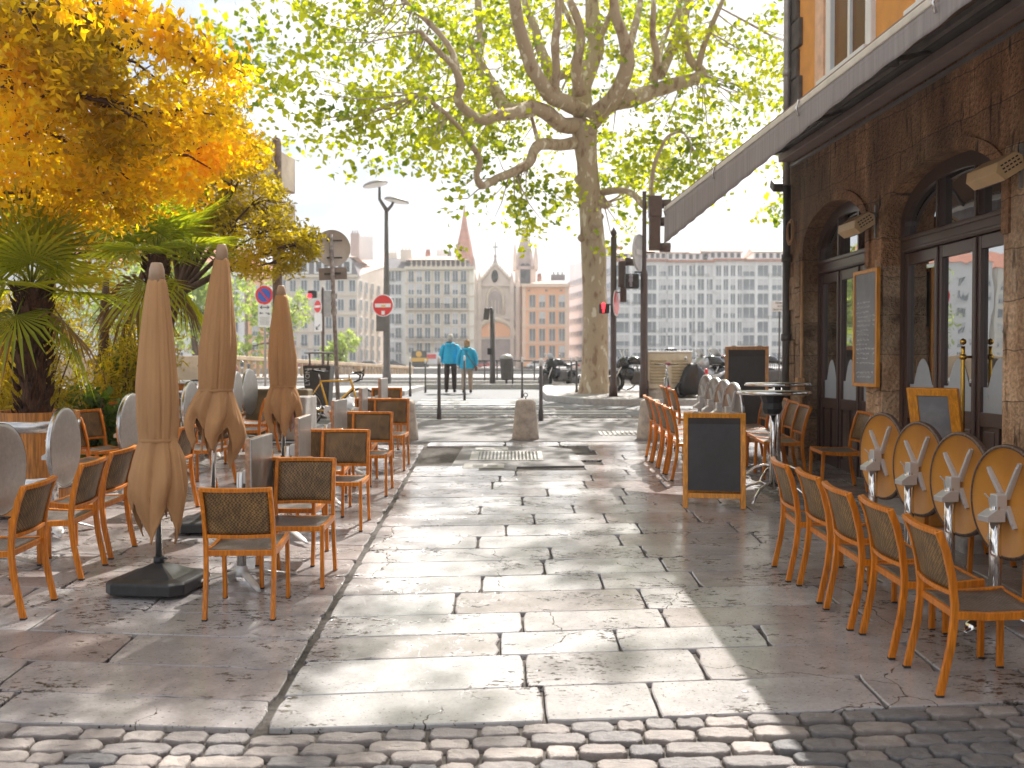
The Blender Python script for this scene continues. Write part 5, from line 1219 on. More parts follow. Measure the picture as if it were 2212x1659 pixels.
tree('olive_toned_tree', (-8.6, 17.6, .9), (-8.0, 17.6, 4.5), .22, cr, M['olive_leaf'], .12, (40, .34), 41, 'amber green tree at the far left behind the palms', aspect=.45)
def shrub(name, x, y, r, h, mat, ls, n, seed, lb, asp=.3, stems=9, group=None, stemmat=None, spread=.6):
    s = empty(name, (x, y, hgt(y)), label=lb, cat='shrub', group=group); rg = random.Random(seed); rn = np.random.RandomState(seed); P = []; m = MB()
    for k in range(stems):
        a = rg.uniform(0, 2 * PI); q = rg.uniform(.1, 1) * r; hh = h * rg.uniform(.6, 1)
        b = Vector((math.cos(a) * q * .4, math.sin(a) * q * .4, 0)); e = Vector((math.cos(a) * q, math.sin(a) * q, hh)); mid = (b + e) / 2 + Vector((0, 0, .12 * h))
        m.tube([b, mid, e], [.014, .010, .004], n=5)
        for i in range(n):
            t = rg.uniform(.1, 1); p = b.lerp(e, t) + Vector((rg.gauss(0, r * .16), rg.gauss(0, r * .16), rg.gauss(0, .06)))
            P.append(np.array(p)[None, :] + rn.normal(0, .05, (6, 3)))
    m.build('stem', stemmat or M['bark2'], s); leaves('foliage', mat, np.concatenate(P), ls, s, seed, aspect=asp, droop=.35); return s
gs = 'shrubs behind the planters'
shrub('bamboo_shrub', -5.7, 11.3, .8, 2.1, M['dark_leaf'], .12, 75, 1, 'dense dark bamboo like shrub directly behind the big barrel planter', .16, 14, gs)
shrub('bamboo_shrub', -5.0, 12.6, .6, 1.9, M['dark_leaf'], .12, 70, 2, 'dark bamboo like shrub just right of the nearer palm trunk', .16, 12, gs)
shrub('bamboo_shrub', -6.8, 13.4, 1.1, 2.6, M['dark_leaf'], .14, 90, 3, 'tall dark bamboo like shrub at the left edge behind the palm fronds', .16, 14, gs)
shrub('bamboo_shrub', -5.6, 15.4, .8, 2.2, M['olive_leaf'], .12, 60, 6, 'thin amber bamboo like shrub behind the farther palm', .16, 12, gs)
shrub('leafy_shrub', -5.15, 13.9 - .6, .45, 1.7, M['green_leaf'], .13, 34, 4, 'bright green broad leaved shrub left of the nearest parasol', .75, 9, gs)
shrub('leafy_shrub', -4.9, 11.9, .35, 1.05, M['green_leaf'], .12, 26, 5, 'small bright green shrub behind the chairs beside the big barrel', .75, 8, gs)
# bare leaning stems
for k, (u0, v0, u1, v1, Y, lb) in enumerate([(214, 830, 226, 660, 15.5, 'left of two slim leaning brown stems behind the farther palm'), (236, 830, 290, 650, 15.8, 'right of two slim leaning brown stems behind the farther palm')]):
    m = MB(); a, b = Vector(at(u0, v0, Y)), Vector(at(u1, v1, Y)); m.tube([a, a.lerp(b, .5) + Vector((.04, 0, 0)), b, b + (b - a) * .35], [.09, .08, .07, .04], n=10)
    tag(m.build('slender_trunk', M['bark2']), lb, 'tree', 'slim stems behind the palms')
# soft willow like trees and a small tree across the road
def bank_tree(x, y, z0, h, r, mat, seed, lb, ls=.5, n=90, weep=.5):
    cr = []; rg = random.Random(seed)
    for k in range(7): cr.append(((x + rg.uniform(-.6, .6) * r, y + rg.uniform(-.5, .5) * r, z0 + h * rg.uniform(.45, .9)), (r * .55, r * .5, h * .2), n // 7 * 2))
    tree('bank_tree', (x, y, z0), (x, y, z0 + h * .6), r * .09, cr, mat, ls, (14, r * .2), seed, lb, aspect=.4, droop=weep, group='pale green trees along the river')
bank_tree(-28, 88, -1, 13, 5.2, M['soft_leaf'], 61, 'pale weeping tree seen between the middle parasol and the no parking sign', .55, 200, 1.2)
bank_tree(-35, 92, -1, 14, 6, M['soft_leaf'], 62, 'pale weeping tree seen between the nearest and middle parasols', .55, 200, 1.2)
bank_tree(-23, 96, -1.5, 10.5, 3.6, M['soft_leaf'], 63, 'pale tree right behind the direction sign post', .5, 130, 1.0)
bank_tree(-16.6, 96, -1.5, 6.6, 2.0, M['soft_leaf'], 64, 'small conical light green tree behind the leaning round sign pole', .40, 110, .2)
# ---------------- street furniture ----------------
def stone_bollard(x, y, lb, ring=False):
    b = empty('stone_bollard', (x, y, hgt(y)), label=lb, cat='bollard', group='three stone bollards across the street end')
    m = MB(); m.lathe([(.214, -.02), (.212, .04), (.195, .22), (.172, .42), (.158, .56), (.145, .605), (.11, .622), (0, .625)], n=32)
    m.v = [(a * (1 + .03 * noise.noise(Vector((a * 6, c * 6, z * 6 + x)))), c * (1 + .03 * noise.noise(Vector((a * 6, c * 6, z * 5)))), z) for a, c, z in m.v]
    m.build('stone', M['concrete'], b)
    if ring: r = MB(); r.tube([(.0, 0, .62), (0, 0, .66)], .008); r.tube([(.03 * math.cos(k * PI / 8), 0, .69 + .03 * math.sin(k * PI / 8)) for k in range(17)], .006, n=6); r.build('iron_ring', M['dark_metal'], b)
stone_bollard(.215, 15.6, 'middle stone bollard with a small iron ring on top, casting a shadow on the paving', True)
stone_bollard(-1.67, 15.5, 'left stone bollard, beside the last chair of the aisle row')
stone_bollard(2.17, 15.6, 'right stone bollard, half hidden by the four chair backs')
def metal_bollard(u, v, top, w, lb, tilt=0):
    g = G(u, v); h = (v - top) / F * g.y; r = w / 2 / F * g.y
    b = empty('metal_bollard', (g.x, g.y, hgt(g.y) - .02), label=lb, cat='bollard', group='slim grey metal street bollards')
    m = MB(); m.lathe([(r * 1.35, 0), (r * 1.35, h * .18), (r, h * .2), (r, h * .95)], n=16); m.build('post', M['dark_metal'], b)
    m = MB(); m.lathe([(r * 1.02, h * .90), (r * 1.04, h * .99), (r * .7, h + .02), (0, h + .025)], n=16); m.build('cap', M['white'], b)
for u, v, t, w, lb in [(948.5, 907, 770, 7.5, 'near metal bollard just left of the couple in blue jackets'), (1168.5, 909, 775, 8, 'near metal bollard just right of the middle stone bollard'),
        (1003.5, 863, 768, 4.6, 'metal bollard standing in front of the woman in the blue jacket'), (1128, 858, 772, 4.2, 'metal bollard directly above the middle stone bollard'),
        (886, 855, 772, 4.6, 'metal bollard near the lamp post, left of the couple'), (919, 847, 776, 3.6, 'thinner looking metal bollard between the lamp post and the couple, set back'),
        (1234, 839, 772, 3.6, 'set back metal bollard at the rear of the sports motorcycle'), (1245.5, 857, 770, 5.0, 'metal bollard right beside the foot of the plane tree trunk')]: metal_bollard(u, v, t, w, lb)
def place(name, u, Y, lb, cat, group=None, rz=0, z=None):
    x = (u - CX) / F * Y; return empty(name, (x, Y, hgt(Y) if z is None else z), rz, lb, cat, group)
def H_(v, Y): return CZ + (HZ - v) / F * Y      # height of a picture row at a depth
# twin lamp post with no-entry sign
Y = 37; g = hgt(Y); L1 = place('street_lamp', 835.5, Y, 'tall brown street lamp with two shallow round lamp heads on a forked top', 'street lamp')
m = MB(); zt = H_(452, Y) - g
m.lathe([(.16, 0), (.16, .5), (.13, .6), (.125, 3.2), (.085, zt - 1.6), (.07, zt)], n=16); m.build('post', M['brown_metal'] if False else M['pole_grey'], L1)
def lamp_head(c, tilt, az, r=.47):
    h = empty('lamp_head', parent=L1); Q = Matrix.Rotation(az, 3, 'Z') @ Matrix.Rotation(tilt, 3, 'Y')
    m = MB(); m.lathe([(0, .13), (r * .5, .12), (r * .92, .05), (r, 0), (r * .97, -.03)], c, n=28, M=Q); m.build('shade', M['galv'], h)
    m = MB(); m.lathe([(r * .93, -.032), (r * .6, -.07), (0, -.085)], c, n=28, M=Q, cap=False); m.build('lens', M['white'], h)
hL = Vector(((812 - 835.5) / F * Y, 0, H_(400, Y) - g)); hR = Vector(((858 - 835.5) / F * Y, 0, H_(435, Y) - g))
m = MB(); m.tube([(0, 0, zt - .05), (-.25, 0, zt + .35), hL + Vector((.15, 0, -.1))], [.075, .06, .045], n=10); m.tube([(0, 0, zt - .1), (.2, 0, zt + .12), hR + Vector((-.1, 0, .02))], [.07, .055, .045], n=10); m.build('fork', M['pole_grey'], L1)
lamp_head(hL, R(-12), 0); lamp_head(hR, R(10), 0)
m = MB(); m.box((-.12, -.14, H_(698, Y) - g), (.5, .05, .62), bev=.02); m.build('sticker_plate', M['pole_grey'], L1)
def disc(m, c, r, t, n=40, M_=None, mi=0):
    Q = M_ or Matrix(((1, 0, 0), (0, 0, -1), (0, 1, 0)))  # faces -Y
    m.lathe([(0, 0), (r * .985, 0), (r, t * .4), (r, t)], c, n=n, M=Q, mi=mi, smooth=False); return m
Qy = Matrix(((1, 0, 0), (0, 0, 1), (0, 1, 0)))
def noentry(name, loc, r, rz, lb, group, sticker=False):
    s = empty(name, loc, rz, lb, 'road sign', group)
    m = MB(); m.lathe([(0, .0), (r, .0), (r, .03), (0, .03)], n=44, M=Qy, smooth=False); m.build('rim', M['white'], s)
    m = MB(); m.lathe([(0, -.004), (r * .93, -.004), (r * .93, .002)], n=44, M=Qy, smooth=False); m.build('disc', M['red'], s)
    m = MB(); m.box((0, -.008, .0), (r * 1.5, .006, r * .34)); m.build('bar', M['white'], s)
    if sticker: m = MB(); m.box((.01, -.008, -r * .66), (.13, .004, .14)); m.build('sticker', M['white'], s); m = MB(); m.box((.02, -.0125, -.02), (.17, .003, .06)); m.build('sticker', M['yellow'], s)
    return s
noentry('no_entry_sign', ((827.5 - CX) / F * 36.75, 36.75, H_(660, 36.75)), .41, R(-12), 'big red no entry sign on the twin headed street lamp, with small stickers', 'no entry signs', True)
# traffic light group far left
Y = 45; g = hgt(Y); P1 = place('traffic_light', 698, Y, 'traffic light seen from behind on a thin pole, left of the leaning round sign', 'traffic light', 'traffic lights')
m = MB(); m.lathe([(.07, 0), (.07, H_(626, Y) - g), (.03, H_(620, Y) - g)], n=12); m.build('pole', M['brown_metal'], P1)
m = MB(); m.box(((709 - 698) / F * Y, 0, H_(656, Y) - g), (.36, .28, 1.2), bev=.04); m.build('housing', M['galv'], P1)
for k in range(3): m = MB(); m.lathe([(.13, 0), (.14, .22)], ((716 - 698) / F * Y + .02, .0, H_(639 + 17 * k, Y) - g), n=14, M=Matrix(((0, 0, 1), (0, 1, 0), (1, 0, 0)))); m.build('visor', M['black'], P1)
m = MB(); m.box(((676 - 698) / F * Y, 0, H_(636, Y) - g), (.38, .3, .34), bev=.04); m.build('pedestrian_housing', M['black'], P1)
m = MB(); m.lathe([(0, 0), (.10, 0)], ((671 - 698) / F * Y, -.155, H_(640, Y) - g), n=16, M=Qy); m.build('red_lamp', M['redglow'], P1)
s = noentry('no_entry_sign', ((689 - CX) / F * Y, Y - .25, H_(663, Y)), .29, R(-45), 'small narrow looking no entry sign on the far traffic light pole', 'no entry signs')
pnl = empty('sign_panel', ((689.5 - CX) / F * Y, Y - .2, H_(697, Y)), R(-30), 'white panel with a black diagonal arrow under the small no entry sign', 'road sign')
m = MB(); m.box((0, 0, 0), (.44, .03, .80), bev=.02); m.build('plate', M['white'], pnl)
m = MB(); m.tube([(.12, -.02, -.10), (-.10, -.02, -.30)], .018, n=6); m.tube([(-.10, -.02, -.18), (-.10, -.02, -.31), (.02, -.02, -.31)], .018, n=6); m.build('arrow', M['black'], pnl)
# leaning pole with round sign seen from behind
Y = 18; x = (732 - CX) / F * Y; g = hgt(Y); Lp = empty('leaning_sign_post', (x, Y, g), 0, 'leaning sign post with a round sign and an oblong plate seen from behind', 'road sign')
m = MB(); topz = H_(508, Y) - g; xt = (718.5 - 732) / F * Y - .02; m.tube([(0, 0, 0), (xt * .62, 0, topz * .6), (xt, 0, topz)], .038, n=14); m.build('post', pm('stickered_pole', (.30, .25, .23), .5, var=.3, scale=4, dirt=(.55, .5, .47), dscale=8), Lp)
Ql = Matrix.Rotation(R(-3), 3, 'Y')
m = MB(); m.lathe([(0, 0), (.325, 0), (.33, -.02), (.33, .025), (.322, .025), (.318, .004), (0, .004)], (xt + .015, .06, H_(536, Y) - g), n=48, M=Matrix.Rotation(R(25), 3, 'Z') @ Qy); m.build('round_plate', pm('pale_round_sign_back', (.66, .60, .54), .5, var=.06), Lp)
for v in (520, 557): m = MB(); m.box((xt + .015, .03, H_(v, Y) - g), (.36, .03, .028)); m.build('clamp_bar', M['dark_metal'], Lp)
m = MB(); m.box((xt + .02, .06, H_(591, Y) - g), (.51, .02, .22), rot=Ql, bev=.008); m.build('oblong_plate', pm('oblong_sign_back', (.36, .30, .27), .5), Lp)
m = MB(); m.box((xt + .02, .04, H_(591, Y) - g), (.3, .02, .03), rot=Ql); m.build('clamp_bar', M['dark_metal'], Lp)
# no parking sign
Y = 33; g = hgt(Y); n_ = place('no_parking_sign', 573, Y, 'blue and red no parking sign above a white plate of black arrows', 'road sign')
m = MB(); m.lathe([(.035, 0), (.035, H_(618, Y) - g)], n=12); m.build('post', M['galv'], n_)
zc = H_(638, Y) - g; Qz = Matrix.Rotation(R(-10), 3, 'Z')
m = MB(); m.lathe([(0, -.05), (.34, -.05), (.34, -.03), (0, -.03)], (0, 0, zc), n=44, M=Qz @ Qy, smooth=False); m.build('rim', M['white'], n_)
m = MB(); m.lathe([(0, -.056), (.31, -.056), (.31, -.05)], (0, 0, zc), n=44, M=Qz @ Qy, smooth=False); m.build('red_ring', M['red'], n_)
m = MB(); m.lathe([(0, -.061), (.225, -.061), (.225, -.056)], (0, 0, zc), n=44, M=Qz @ Qy, smooth=False); m.build('blue_disc', M['blue'], n_)
m = MB(); m.box(Qz @ Vector((0, -.065, 0)) + Vector((0, 0, zc)), (.5, .006, .055), rot=Qz @ Matrix.Rotation(R(48), 3, 'Y')); m.build('red_bar', M['red'], n_)
zp = H_(682, Y) - g; m = MB(); m.box((0, -.04, zp), (.44, .02, .76), bev=.02); m.build('plate', M['white'], n_)
m = MB(); m.tube([(-.14, -.056, zp + .27), (.14, -.056, zp + .27)], .012, n=5)
for s in (-1, 1): m.tube([(s * .08, -.056, zp + .32), (s * .15, -.056, zp + .27), (s * .08, -.056, zp + .22)], .012, n=5)
m.tube([(-.16, -.056, zp + .08), (-.04, -.056, zp + .08)], .010, n=5); m.tube([(-.12, -.056, zp + .11), (-.17, -.056, zp + .08), (-.12, -.056, zp + .05)], .010, n=5)
m.tube([(.04, -.056, zp + .09), (.17, -.056, zp + .05)], .010, n=5); m.tube([(.12, -.056, zp + .10), (.18, -.056, zp + .05), (.11, -.056, zp + .03)], .010, n=5); m.build('arrow', M['black'], n_)
m = MB()
for k in range(7): m.box((0, -.052, zp - .06 - k * .04), (.34 - .03 * (k % 3), .003, .012))
m.build('small_print', M['galv'], n_)
# direction sign post
Y = 18; g = hgt(Y); ds = place('direction_sign_post', 600, Y, 'thick post with two pale arrow ended direction sign boxes high above the trees', 'direction sign')
m = MB(); zt = H_(302, Y) - g; m.lathe([(.085, 0), (.085, zt - .1), (.07, zt), (0, zt + .03)], n=20); m.build('post', pm('weathered_post', (.16, .085, .05), .5, var=.3, dirt=(.5, .42, .36), dscale=2), ds)
M['signbox'] = pm('pale_sign_box', (.66, .56, .46), .5, var=.1, scale=2, dirt=(.55, .45, .36), dscale=3); M['signside'] = pm('sign_box_edge', (.52, .37, .26), .5, var=.06)
def signbox(v, hh, nm):
    z = H_(v, Y) - g; bx = empty(nm, (0, 0, z), parent=ds)
    a = Vector(((572 - 600) / F * 17.4 + .02, -1.25, 0)); e = Vector(((617 - 600) / F * 18.8 - .02, .95, 0)); d = (e - a).normalized(); nn = Vector((-d.y, d.x, 0)); th = .20
    P = [a + Vector((0, 0, -hh * .35)), a - d * .28 + Vector((0, 0, 0.0)), a + Vector((0, 0, hh * .5)), e + Vector((0, 0, hh * .5)), e + Vector((0, 0, -hh * .5)), a + Vector((0, 0, -hh * .5))]
    P = [a + Vector((0, 0, -hh * .5)), a - d * .26, a + Vector((0, 0, hh * .5)), e + Vector((0, 0, hh * .5)), e + Vector((0, 0, -hh * .5))]
    n = 5; m = MB(); m.add([p - nn * .0 for p in P] + [p + nn * (th + .12) for p in P], [tuple(range(n)), tuple(range(n, 2 * n))[::-1]] + [(i, n + i, n + (i + 1) % n, (i + 1) % n) for i in range(n)], 0)
    m.build('box', [M['signside']], bx, bevel=.02)
    m = MB(); Q_ = [(p - nn * .006) * 1 for p in P]; c = sum(Q_, Vector()) / n; Q_ = [c + (q - c) * .95 for q in Q_]; m.add(Q_, [tuple(range(n))]); m.build('face', M['signbox'], bx)
signbox(362, .66, 'upper_sign'); signbox(462, .60, 'lower_sign')
# street lamp / camera post behind the crossing
Y = 35.4; g = hgt(Y); cp = place('signal_post', 1064, Y, 'short dark post with a small lamp box on top, between couple and litter bin', 'post')
m = MB(); zt = H_(672, Y) - g; m.lathe([(.11, 0), (.10, .5), (.085, zt)], n=14); m.tube([(0, 0, zt - .02), (-.05, 0, zt + .09), (-.18, 0, zt + .08)], .05, n=8); m.build('pole', M['dark_metal'], cp)
m = MB(); m.box(((1052.5 - 1064) / F * Y - .02, 0, H_(678, Y) - g), (.20, .2, .42), rot=Matrix.Rotation(.12, 3, 'Y'), bev=.03); m.build('lamp_box', M['dark_metal'], cp)
m = MB(); m.box(((1059 - 1064) / F * Y - .03, -.05, H_(759, Y) - g), (.14, .14, .24), bev=.02); m.build('signal_box', M['black'], cp)
# litter bin
Y = 35; g = hgt(Y); lb_ = place('litter_bin', 1094, Y, 'dark rounded litter bin on a short post beside the crossing', 'litter bin')
m = MB(); m.lathe([(.17, .28), (.19, .32), (.225, .95), (.235, 1.02)], n=24); m.build('body', M['dark_metal'], lb_)
m = MB(); m.lathe([(.245, 1.02), (.25, 1.06), (.19, 1.15), (.10, 1.19), (0, 1.20)], n=24); m.build('lid', M['galv'], lb_)
m = MB(); m.tube([(0, 0, 0), (0, 0, .3)], .045, n=10); m.tube([(.22, .1, .0), (.22, .1, 1.1)], .03, n=8); m.build('post', M['dark_metal'], lb_)
# traffic signals on the right
Y = 25.3; g = hgt(Y) + .125; tl = place('traffic_light', 1325, Y, 'traffic light pole with a pine cone finial just right of the plane tree trunk', 'traffic light', 'traffic lights', z=g)
m = MB(); zt = H_(513, Y) - g; m.lathe([(.11, 0), (.11, .25), (.078, .32), (.075, zt)], n=16); m.build('pole', M['brown_metal'], tl)
m = MB(); m.lathe([(.03, zt), (.055, zt + .03), (.085, zt + .09), (.07, zt + .15), (.03, zt + .2), (.015, zt + .24), (0, zt + .25)], n=14); m.build('finial', M['brown_metal'], tl)
def tx(u): return (u - 1325) / F * Y
m = MB(); m.box((tx(1343), -.0, H_(593, Y) - g), (.17, .26, .66), bev=.03); m.box((tx(1346), 0, H_(632, Y) - g), (.15, .22, .5), bev=.03); m.tube([(0, 0, H_(554, Y) - g), (tx(1343), 0, H_(556, Y) - g)], .016); m.tube([(0, 0, H_(632, Y) - g), (tx(1343), 0, H_(632, Y) - g)], .016); m.build('housing', M['brown_metal'], tl)
m = MB(); m.lathe([(.10, 0), (.11, .3)], (tx(1350), 0, H_(566, Y) - g), n=16, M=Matrix(((0, 0, 1), (0, 1, 0), (1, 0, 0)))); m.build('visor', M['brown_metal'], tl)
m = MB(); m.box((tx(1304), -.06, H_(667, Y) - g), (.26, .2, .25), bev=.03); m.tube([(0, 0, H_(659, Y) - g), (tx(1311), 0, H_(657, Y) - g)], .016); m.build('pedestrian_housing', M['black'], tl)
def walker(mat, parent, c, s, name):
    m = MB(); c = Vector(c)
    m.lathe([(0, -.5 * .14), (.06, 0), (0, .07)], c + Vector((0, 0, .42 * s)), n=10); m.box(c + Vector((0, 0, .12 * s)), (.2 * s, .02, .42 * s)); 
    m.v = [(x, y, z) for x, y, z in m.v]
    for sx in (-1, 1): m.box(c + Vector((sx * .06 * s, 0, -.27 * s)), (.07 * s, .02, .40 * s)); m.box(c + Vector((sx * .14 * s, 0, .12 * s)), (.05 * s, .02, .34 * s), rot=Matrix.Rotation(sx * -.12, 3, 'Y'))
    return m.build(name, mat, parent)
walker(M['redglow'], tl, (tx(1302), -.175, H_(667, Y) - g), .21, 'red_walker')
m = MB(); m.lathe([(0, 0), (.33, 0), (.33, .02), (0, .02)], (tx(1331), -.04, H_(655, Y) - g), n=36, M=Matrix.Rotation(R(72), 3, 'Z') @ Qy, smooth=False)
m.build('side_sign', M['white'], tl); m = MB(); m.lathe([(.22, -.004), (.31, -.004), (.31, .0)], (tx(1331), -.04, H_(655, Y) - g), n=36, M=Matrix.Rotation(R(72), 3, 'Z') @ Qy, smooth=False); m.build('red_ring', M['red'], tl)
Y = 24.6; g = hgt(Y) + .125; tr = place('traffic_light', 1391, Y, 'tallest brown traffic signal pole with a big housing beside the awning corner', 'traffic light', 'traffic lights', z=g)
def tx(u): return (u - 1391) / F * Y
m = MB(); zt = H_(415, Y) - g; m.lathe([(.12, 0), (.12, .4), (.095, .45), (.09, zt * .6), (.055, zt * .62), (.05, zt)], n=16); m.build('pole', M['brown_metal'], tr)
m = MB(); m.box((tx(1414), 0, H_(448, Y) - g), (.31, .3, .52), bev=.02); m.box((tx(1413), 0, H_(504, Y) - g), (.26, .26, .86), bev=.02); m.tube([(0, 0, H_(425, Y) - g), (tx(1414), 0, H_(425, Y) - g)], .018); m.tube([(0, 0, H_(546, Y) - g), (tx(1414), 0, H_(546, Y) - g)], .018); m.build('housing', M['brown_metal'], tr)
for v in (442, 480, 535): m = MB(); m.lathe([(.11, 0), (.12, .26)], (tx(1424), 0, H_(v, Y) - g), n=16, M=Matrix(((0, 0, 1), (0, 1, 0), (1, 0, 0)))); m.build('visor', M['brown_metal'], tr)
m = MB(); m.box((tx(1363), -.1, H_(609, Y) - g), (.34, .24, .36), bev=.04); m.tube([(0, 0, H_(589, Y) - g), (tx(1370), -.05, H_(588, Y) - g)], .018); m.build('pedestrian_housing', M['black'], tr)
walker(pm('unlit_lens', (.30, .28, .32), .3), tr, (tx(1360), -.23, H_(609, Y) - g), .30, 'unlit_walker')
m = MB(); m.lathe([(0, 0), (.44, 0), (.45, -.02), (.45, .03), (0, .03)], (tx(1381), .02, H_(546, Y) - g), n=44, M=Matrix.Rotation(R(63), 3, 'Z') @ Qy, smooth=False); m.build('round_sign', M['galv'] if False else pm('pale_sign_back', (.55, .53, .52), .45), tr)
m = MB(); m.box(Vector((tx(1381), .02, H_(546, Y) - g)) + Matrix.Rotation(R(63), 3, 'Z') @ Vector((0, -.02, 0)), (.55, .01, .13), rot=Matrix.Rotation(R(63), 3, 'Z')); m.build('faded_bar', M['white'], tr)
# reserved parking sign on the right
Y = 26; g = hgt(Y) + .12; rv = place('parking_sign', 1683, Y, 'white notice on a thin pole reading RESERVE AUX DEUX ROUES', 'sign', z=g)
m = MB(); m.lathe([(.022, 0), (.022, H_(655, Y) - g)], n=8); m.build('pole', M['dark_metal'], rv)
zc = H_(662, Y) - g; m = MB(); m.box((0, -.02, zc), (.46, .015, .27), bev=.008); m.build('plate', M['white'], rv)
for k, s in enumerate(('RESERVE', 'AUX', 'DEUX ROUES')): text(s, .062, M['black'], rv, (0, -.031, zc + .085 - k * .085), (PI / 2, 0, 0))
# low wall with painted end panel
m = MB(); m.box((-5.6, 16.3, hgt(16.3) + .34), (4.6, .45, .78), bev=.03); wl_ = m.build('low_wall', pm('olive_stained_wall', (.20, .145, .075), .85, var=.25, scale=2, dirt=(.12, .09, .05))); tag(wl_, 'low stained concrete wall behind the left tables, ending at the direction sign post', 'low wall')
gp = empty('painted_block', (-3.48, 15.7, hgt(15.7)), label='pale concrete block with pink scrawled paint beside the yellow bicycle', cat='concrete block')
m = MB(); m.box((0, 0, .33), (.62, .9, .66), bev=.02); m.build('block', pm('pale_block', (.42, .38, .35), .8), gp)
m = MB(); m.tube([(.02 + .20 * t / 20 , -.456, .20 + .30 * t / 20 + .08 * math.sin(t * 1.3)) for t in range(21)], .009, n=5); m.tube([(.10 + .05 * math.cos(t * .5), -.456, .30 + .12 * math.sin(t * .5)) for t in range(13)], .009, n=5); m.tube([(.20 + .04 * math.cos(t * .6), -.456, .42 + .08 * math.sin(t * .6)) for t in range(12)], .008, n=5); m.build('scrawl', pm('pink_paint', (.50, .20, .24), .8), gp)
# litter container with canopy, LYON on its side
Y = 18.9; g = hgt(Y); c = place('waste_container', 689, Y, 'dark litter container with a canopy roof and LYON on its side, behind the yellow bicycle', 'litter bin')
m = MB(); vs = []
for z, a, b in ((.08, .20, .20), (1.02, .26, .24)):
    vs += [(-a, -b, z), (a, -b, z), (a, b, z), (-a, b, z)]
m.add(vs, [(0, 3, 2, 1), (4, 5, 6, 7), (0, 1, 5, 4), (1, 2, 6, 5), (2, 3, 7, 6), (3, 0, 4, 7)]); m.build('body', M['dark_metal'], c, bevel=.015)
for s in (-1, 1): m = MB(); m.tube([(s * .17, 0, 1.0), (s * .18, 0, 1.24)], .018, n=8); m.build('canopy_post', M['galv'], c)
m = MB(); m.tube([(0, .0, 0), (0, 0, .1)], .15, n=16); m.build('foot', M['galv'], c)
m = MB(); m.lathe([(.27, 1.24), (.285, 1.255), (.27, 1.27), (0, 1.285)], n=20); m.build('roof', M['galv'], c)
text('LYON', .12, M['white'], c, (-.165, -.245, .80), (PI / 2 + .04, -PI / 2, 0))
m = MB()
for k in range(3): m.box((-.13 + k * .13, -.243, .95), (.09, .006, .025))
m.build('label', M['white'], c)
# stone balustrade and solid parapet
bl = empty('balustrade', label='cream stone balustrade running down along the river bank behind the lamp post', cat='balustrade')
pa = Vector((at(478, 765, 42).x, 42, 2.30)); pb = Vector((at(888, 792, 74).x, 74, 1.72)); d = (pb - pa); Ls = d.length; dn = d.normalized(); up = Vector((0, 0, 1))
yaw = math.atan2(d.y, d.x); pitch = math.atan2(d.z, Vector((d.x, d.y)).length); Qb = Matrix.Rotation(yaw, 3, 'Z') @ Matrix.Rotation(-pitch, 3, 'Y')
m = MB(); m.box((pa + pb) / 2 + Vector((0, 0, -.09)), (Ls, .42, .19), rot=Qb, bev=.03); m.build('rail', M['parapet'], bl)
m = MB(); m.box((pa + pb) / 2 + Vector((0, 0, -1.02)), (Ls, .46, .22), rot=Qb, bev=.03); m.build('plinth', M['parapet'], bl)
nb = 46
for k in range(nb):
    p = pa.lerp(pb, (k + .5) / nb) + Vector((0, 0, -.92)); m = MB()
    if k % 9 == 0: m.box(p + Vector((0, 0, .37)), (.36, .36, .76), rot=Matrix.Rotation(yaw, 3, 'Z'))
    else: m.lathe([(.10, 0), (.10, .06), (.06, .10), (.115, .28), (.09, .42), (.055, .58), (.08, .66), (.08, .74)], p, n=10)
    m.build('baluster' if k % 9 else 'pier', M['parapet'], bl)
m = MB(); m.box((at(370, 785, 42).x, 42.2, 1.62), (5.2, .5, 1.28), bev=.04); tag(m.build('parapet_wall', M['parapet']), 'solid cream stone parapet at the start of the balustrade, behind the parasols', 'parapet')
m = MB(); m.box((at(150, 785, 42).x, 42.2, 1.55), (6.2, .5, 1.2), bev=.04); tag(m.build('parapet_wall', M['parapet']), 'solid stone parapet glimpsed low behind the palms at the far left', 'parapet')
# railing right of the couple
def railing(u0, u1, Y0, Y1, h, n, lb, mat, bars=True, zb=None):
    r = empty('railing', label=lb, cat='railing', group='metal railings by the river'); a = Vector(((u0 - CX) / F * Y0, Y0, 0)); b = Vector(((u1 - CX) / F * Y1, Y1, 0))
    za = zb if zb is not None else 1.2
    m = MB(); m.tube([a + Vector((0, 0, za + h)), b + Vector((0, 0, za + h))], .03, n=8); m.tube([a + Vector((0, 0, za + .1)), b + Vector((0, 0, za + .1))], .02, n=8)
    if not bars: m.tube([a + Vector((0, 0, za + h * .55)), b + Vector((0, 0, za + h * .55))], .02, n=8)
    m.build('rail', mat, r)
    for k in range(n + 1):
        p = a.lerp(b, k / n); q = MB(); q.tube([p + Vector((0, 0, za - .1)), p + Vector((0, 0, za + h))], .03 if (not bars or k % 12 == 0) else .012, n=6); q.build('post' if not bars or k % 12 == 0 else 'baluster', mat, r)
railing(1020, 1262, 41, 41, .85, 9, 'low pipe railing behind the litter bin and the motorcycle', M['dark_metal'], False)
railing(1335, 1760, 44, 44, .98, 88, 'black barred river railing behind the parked bicycles on the right', M['black'], True)
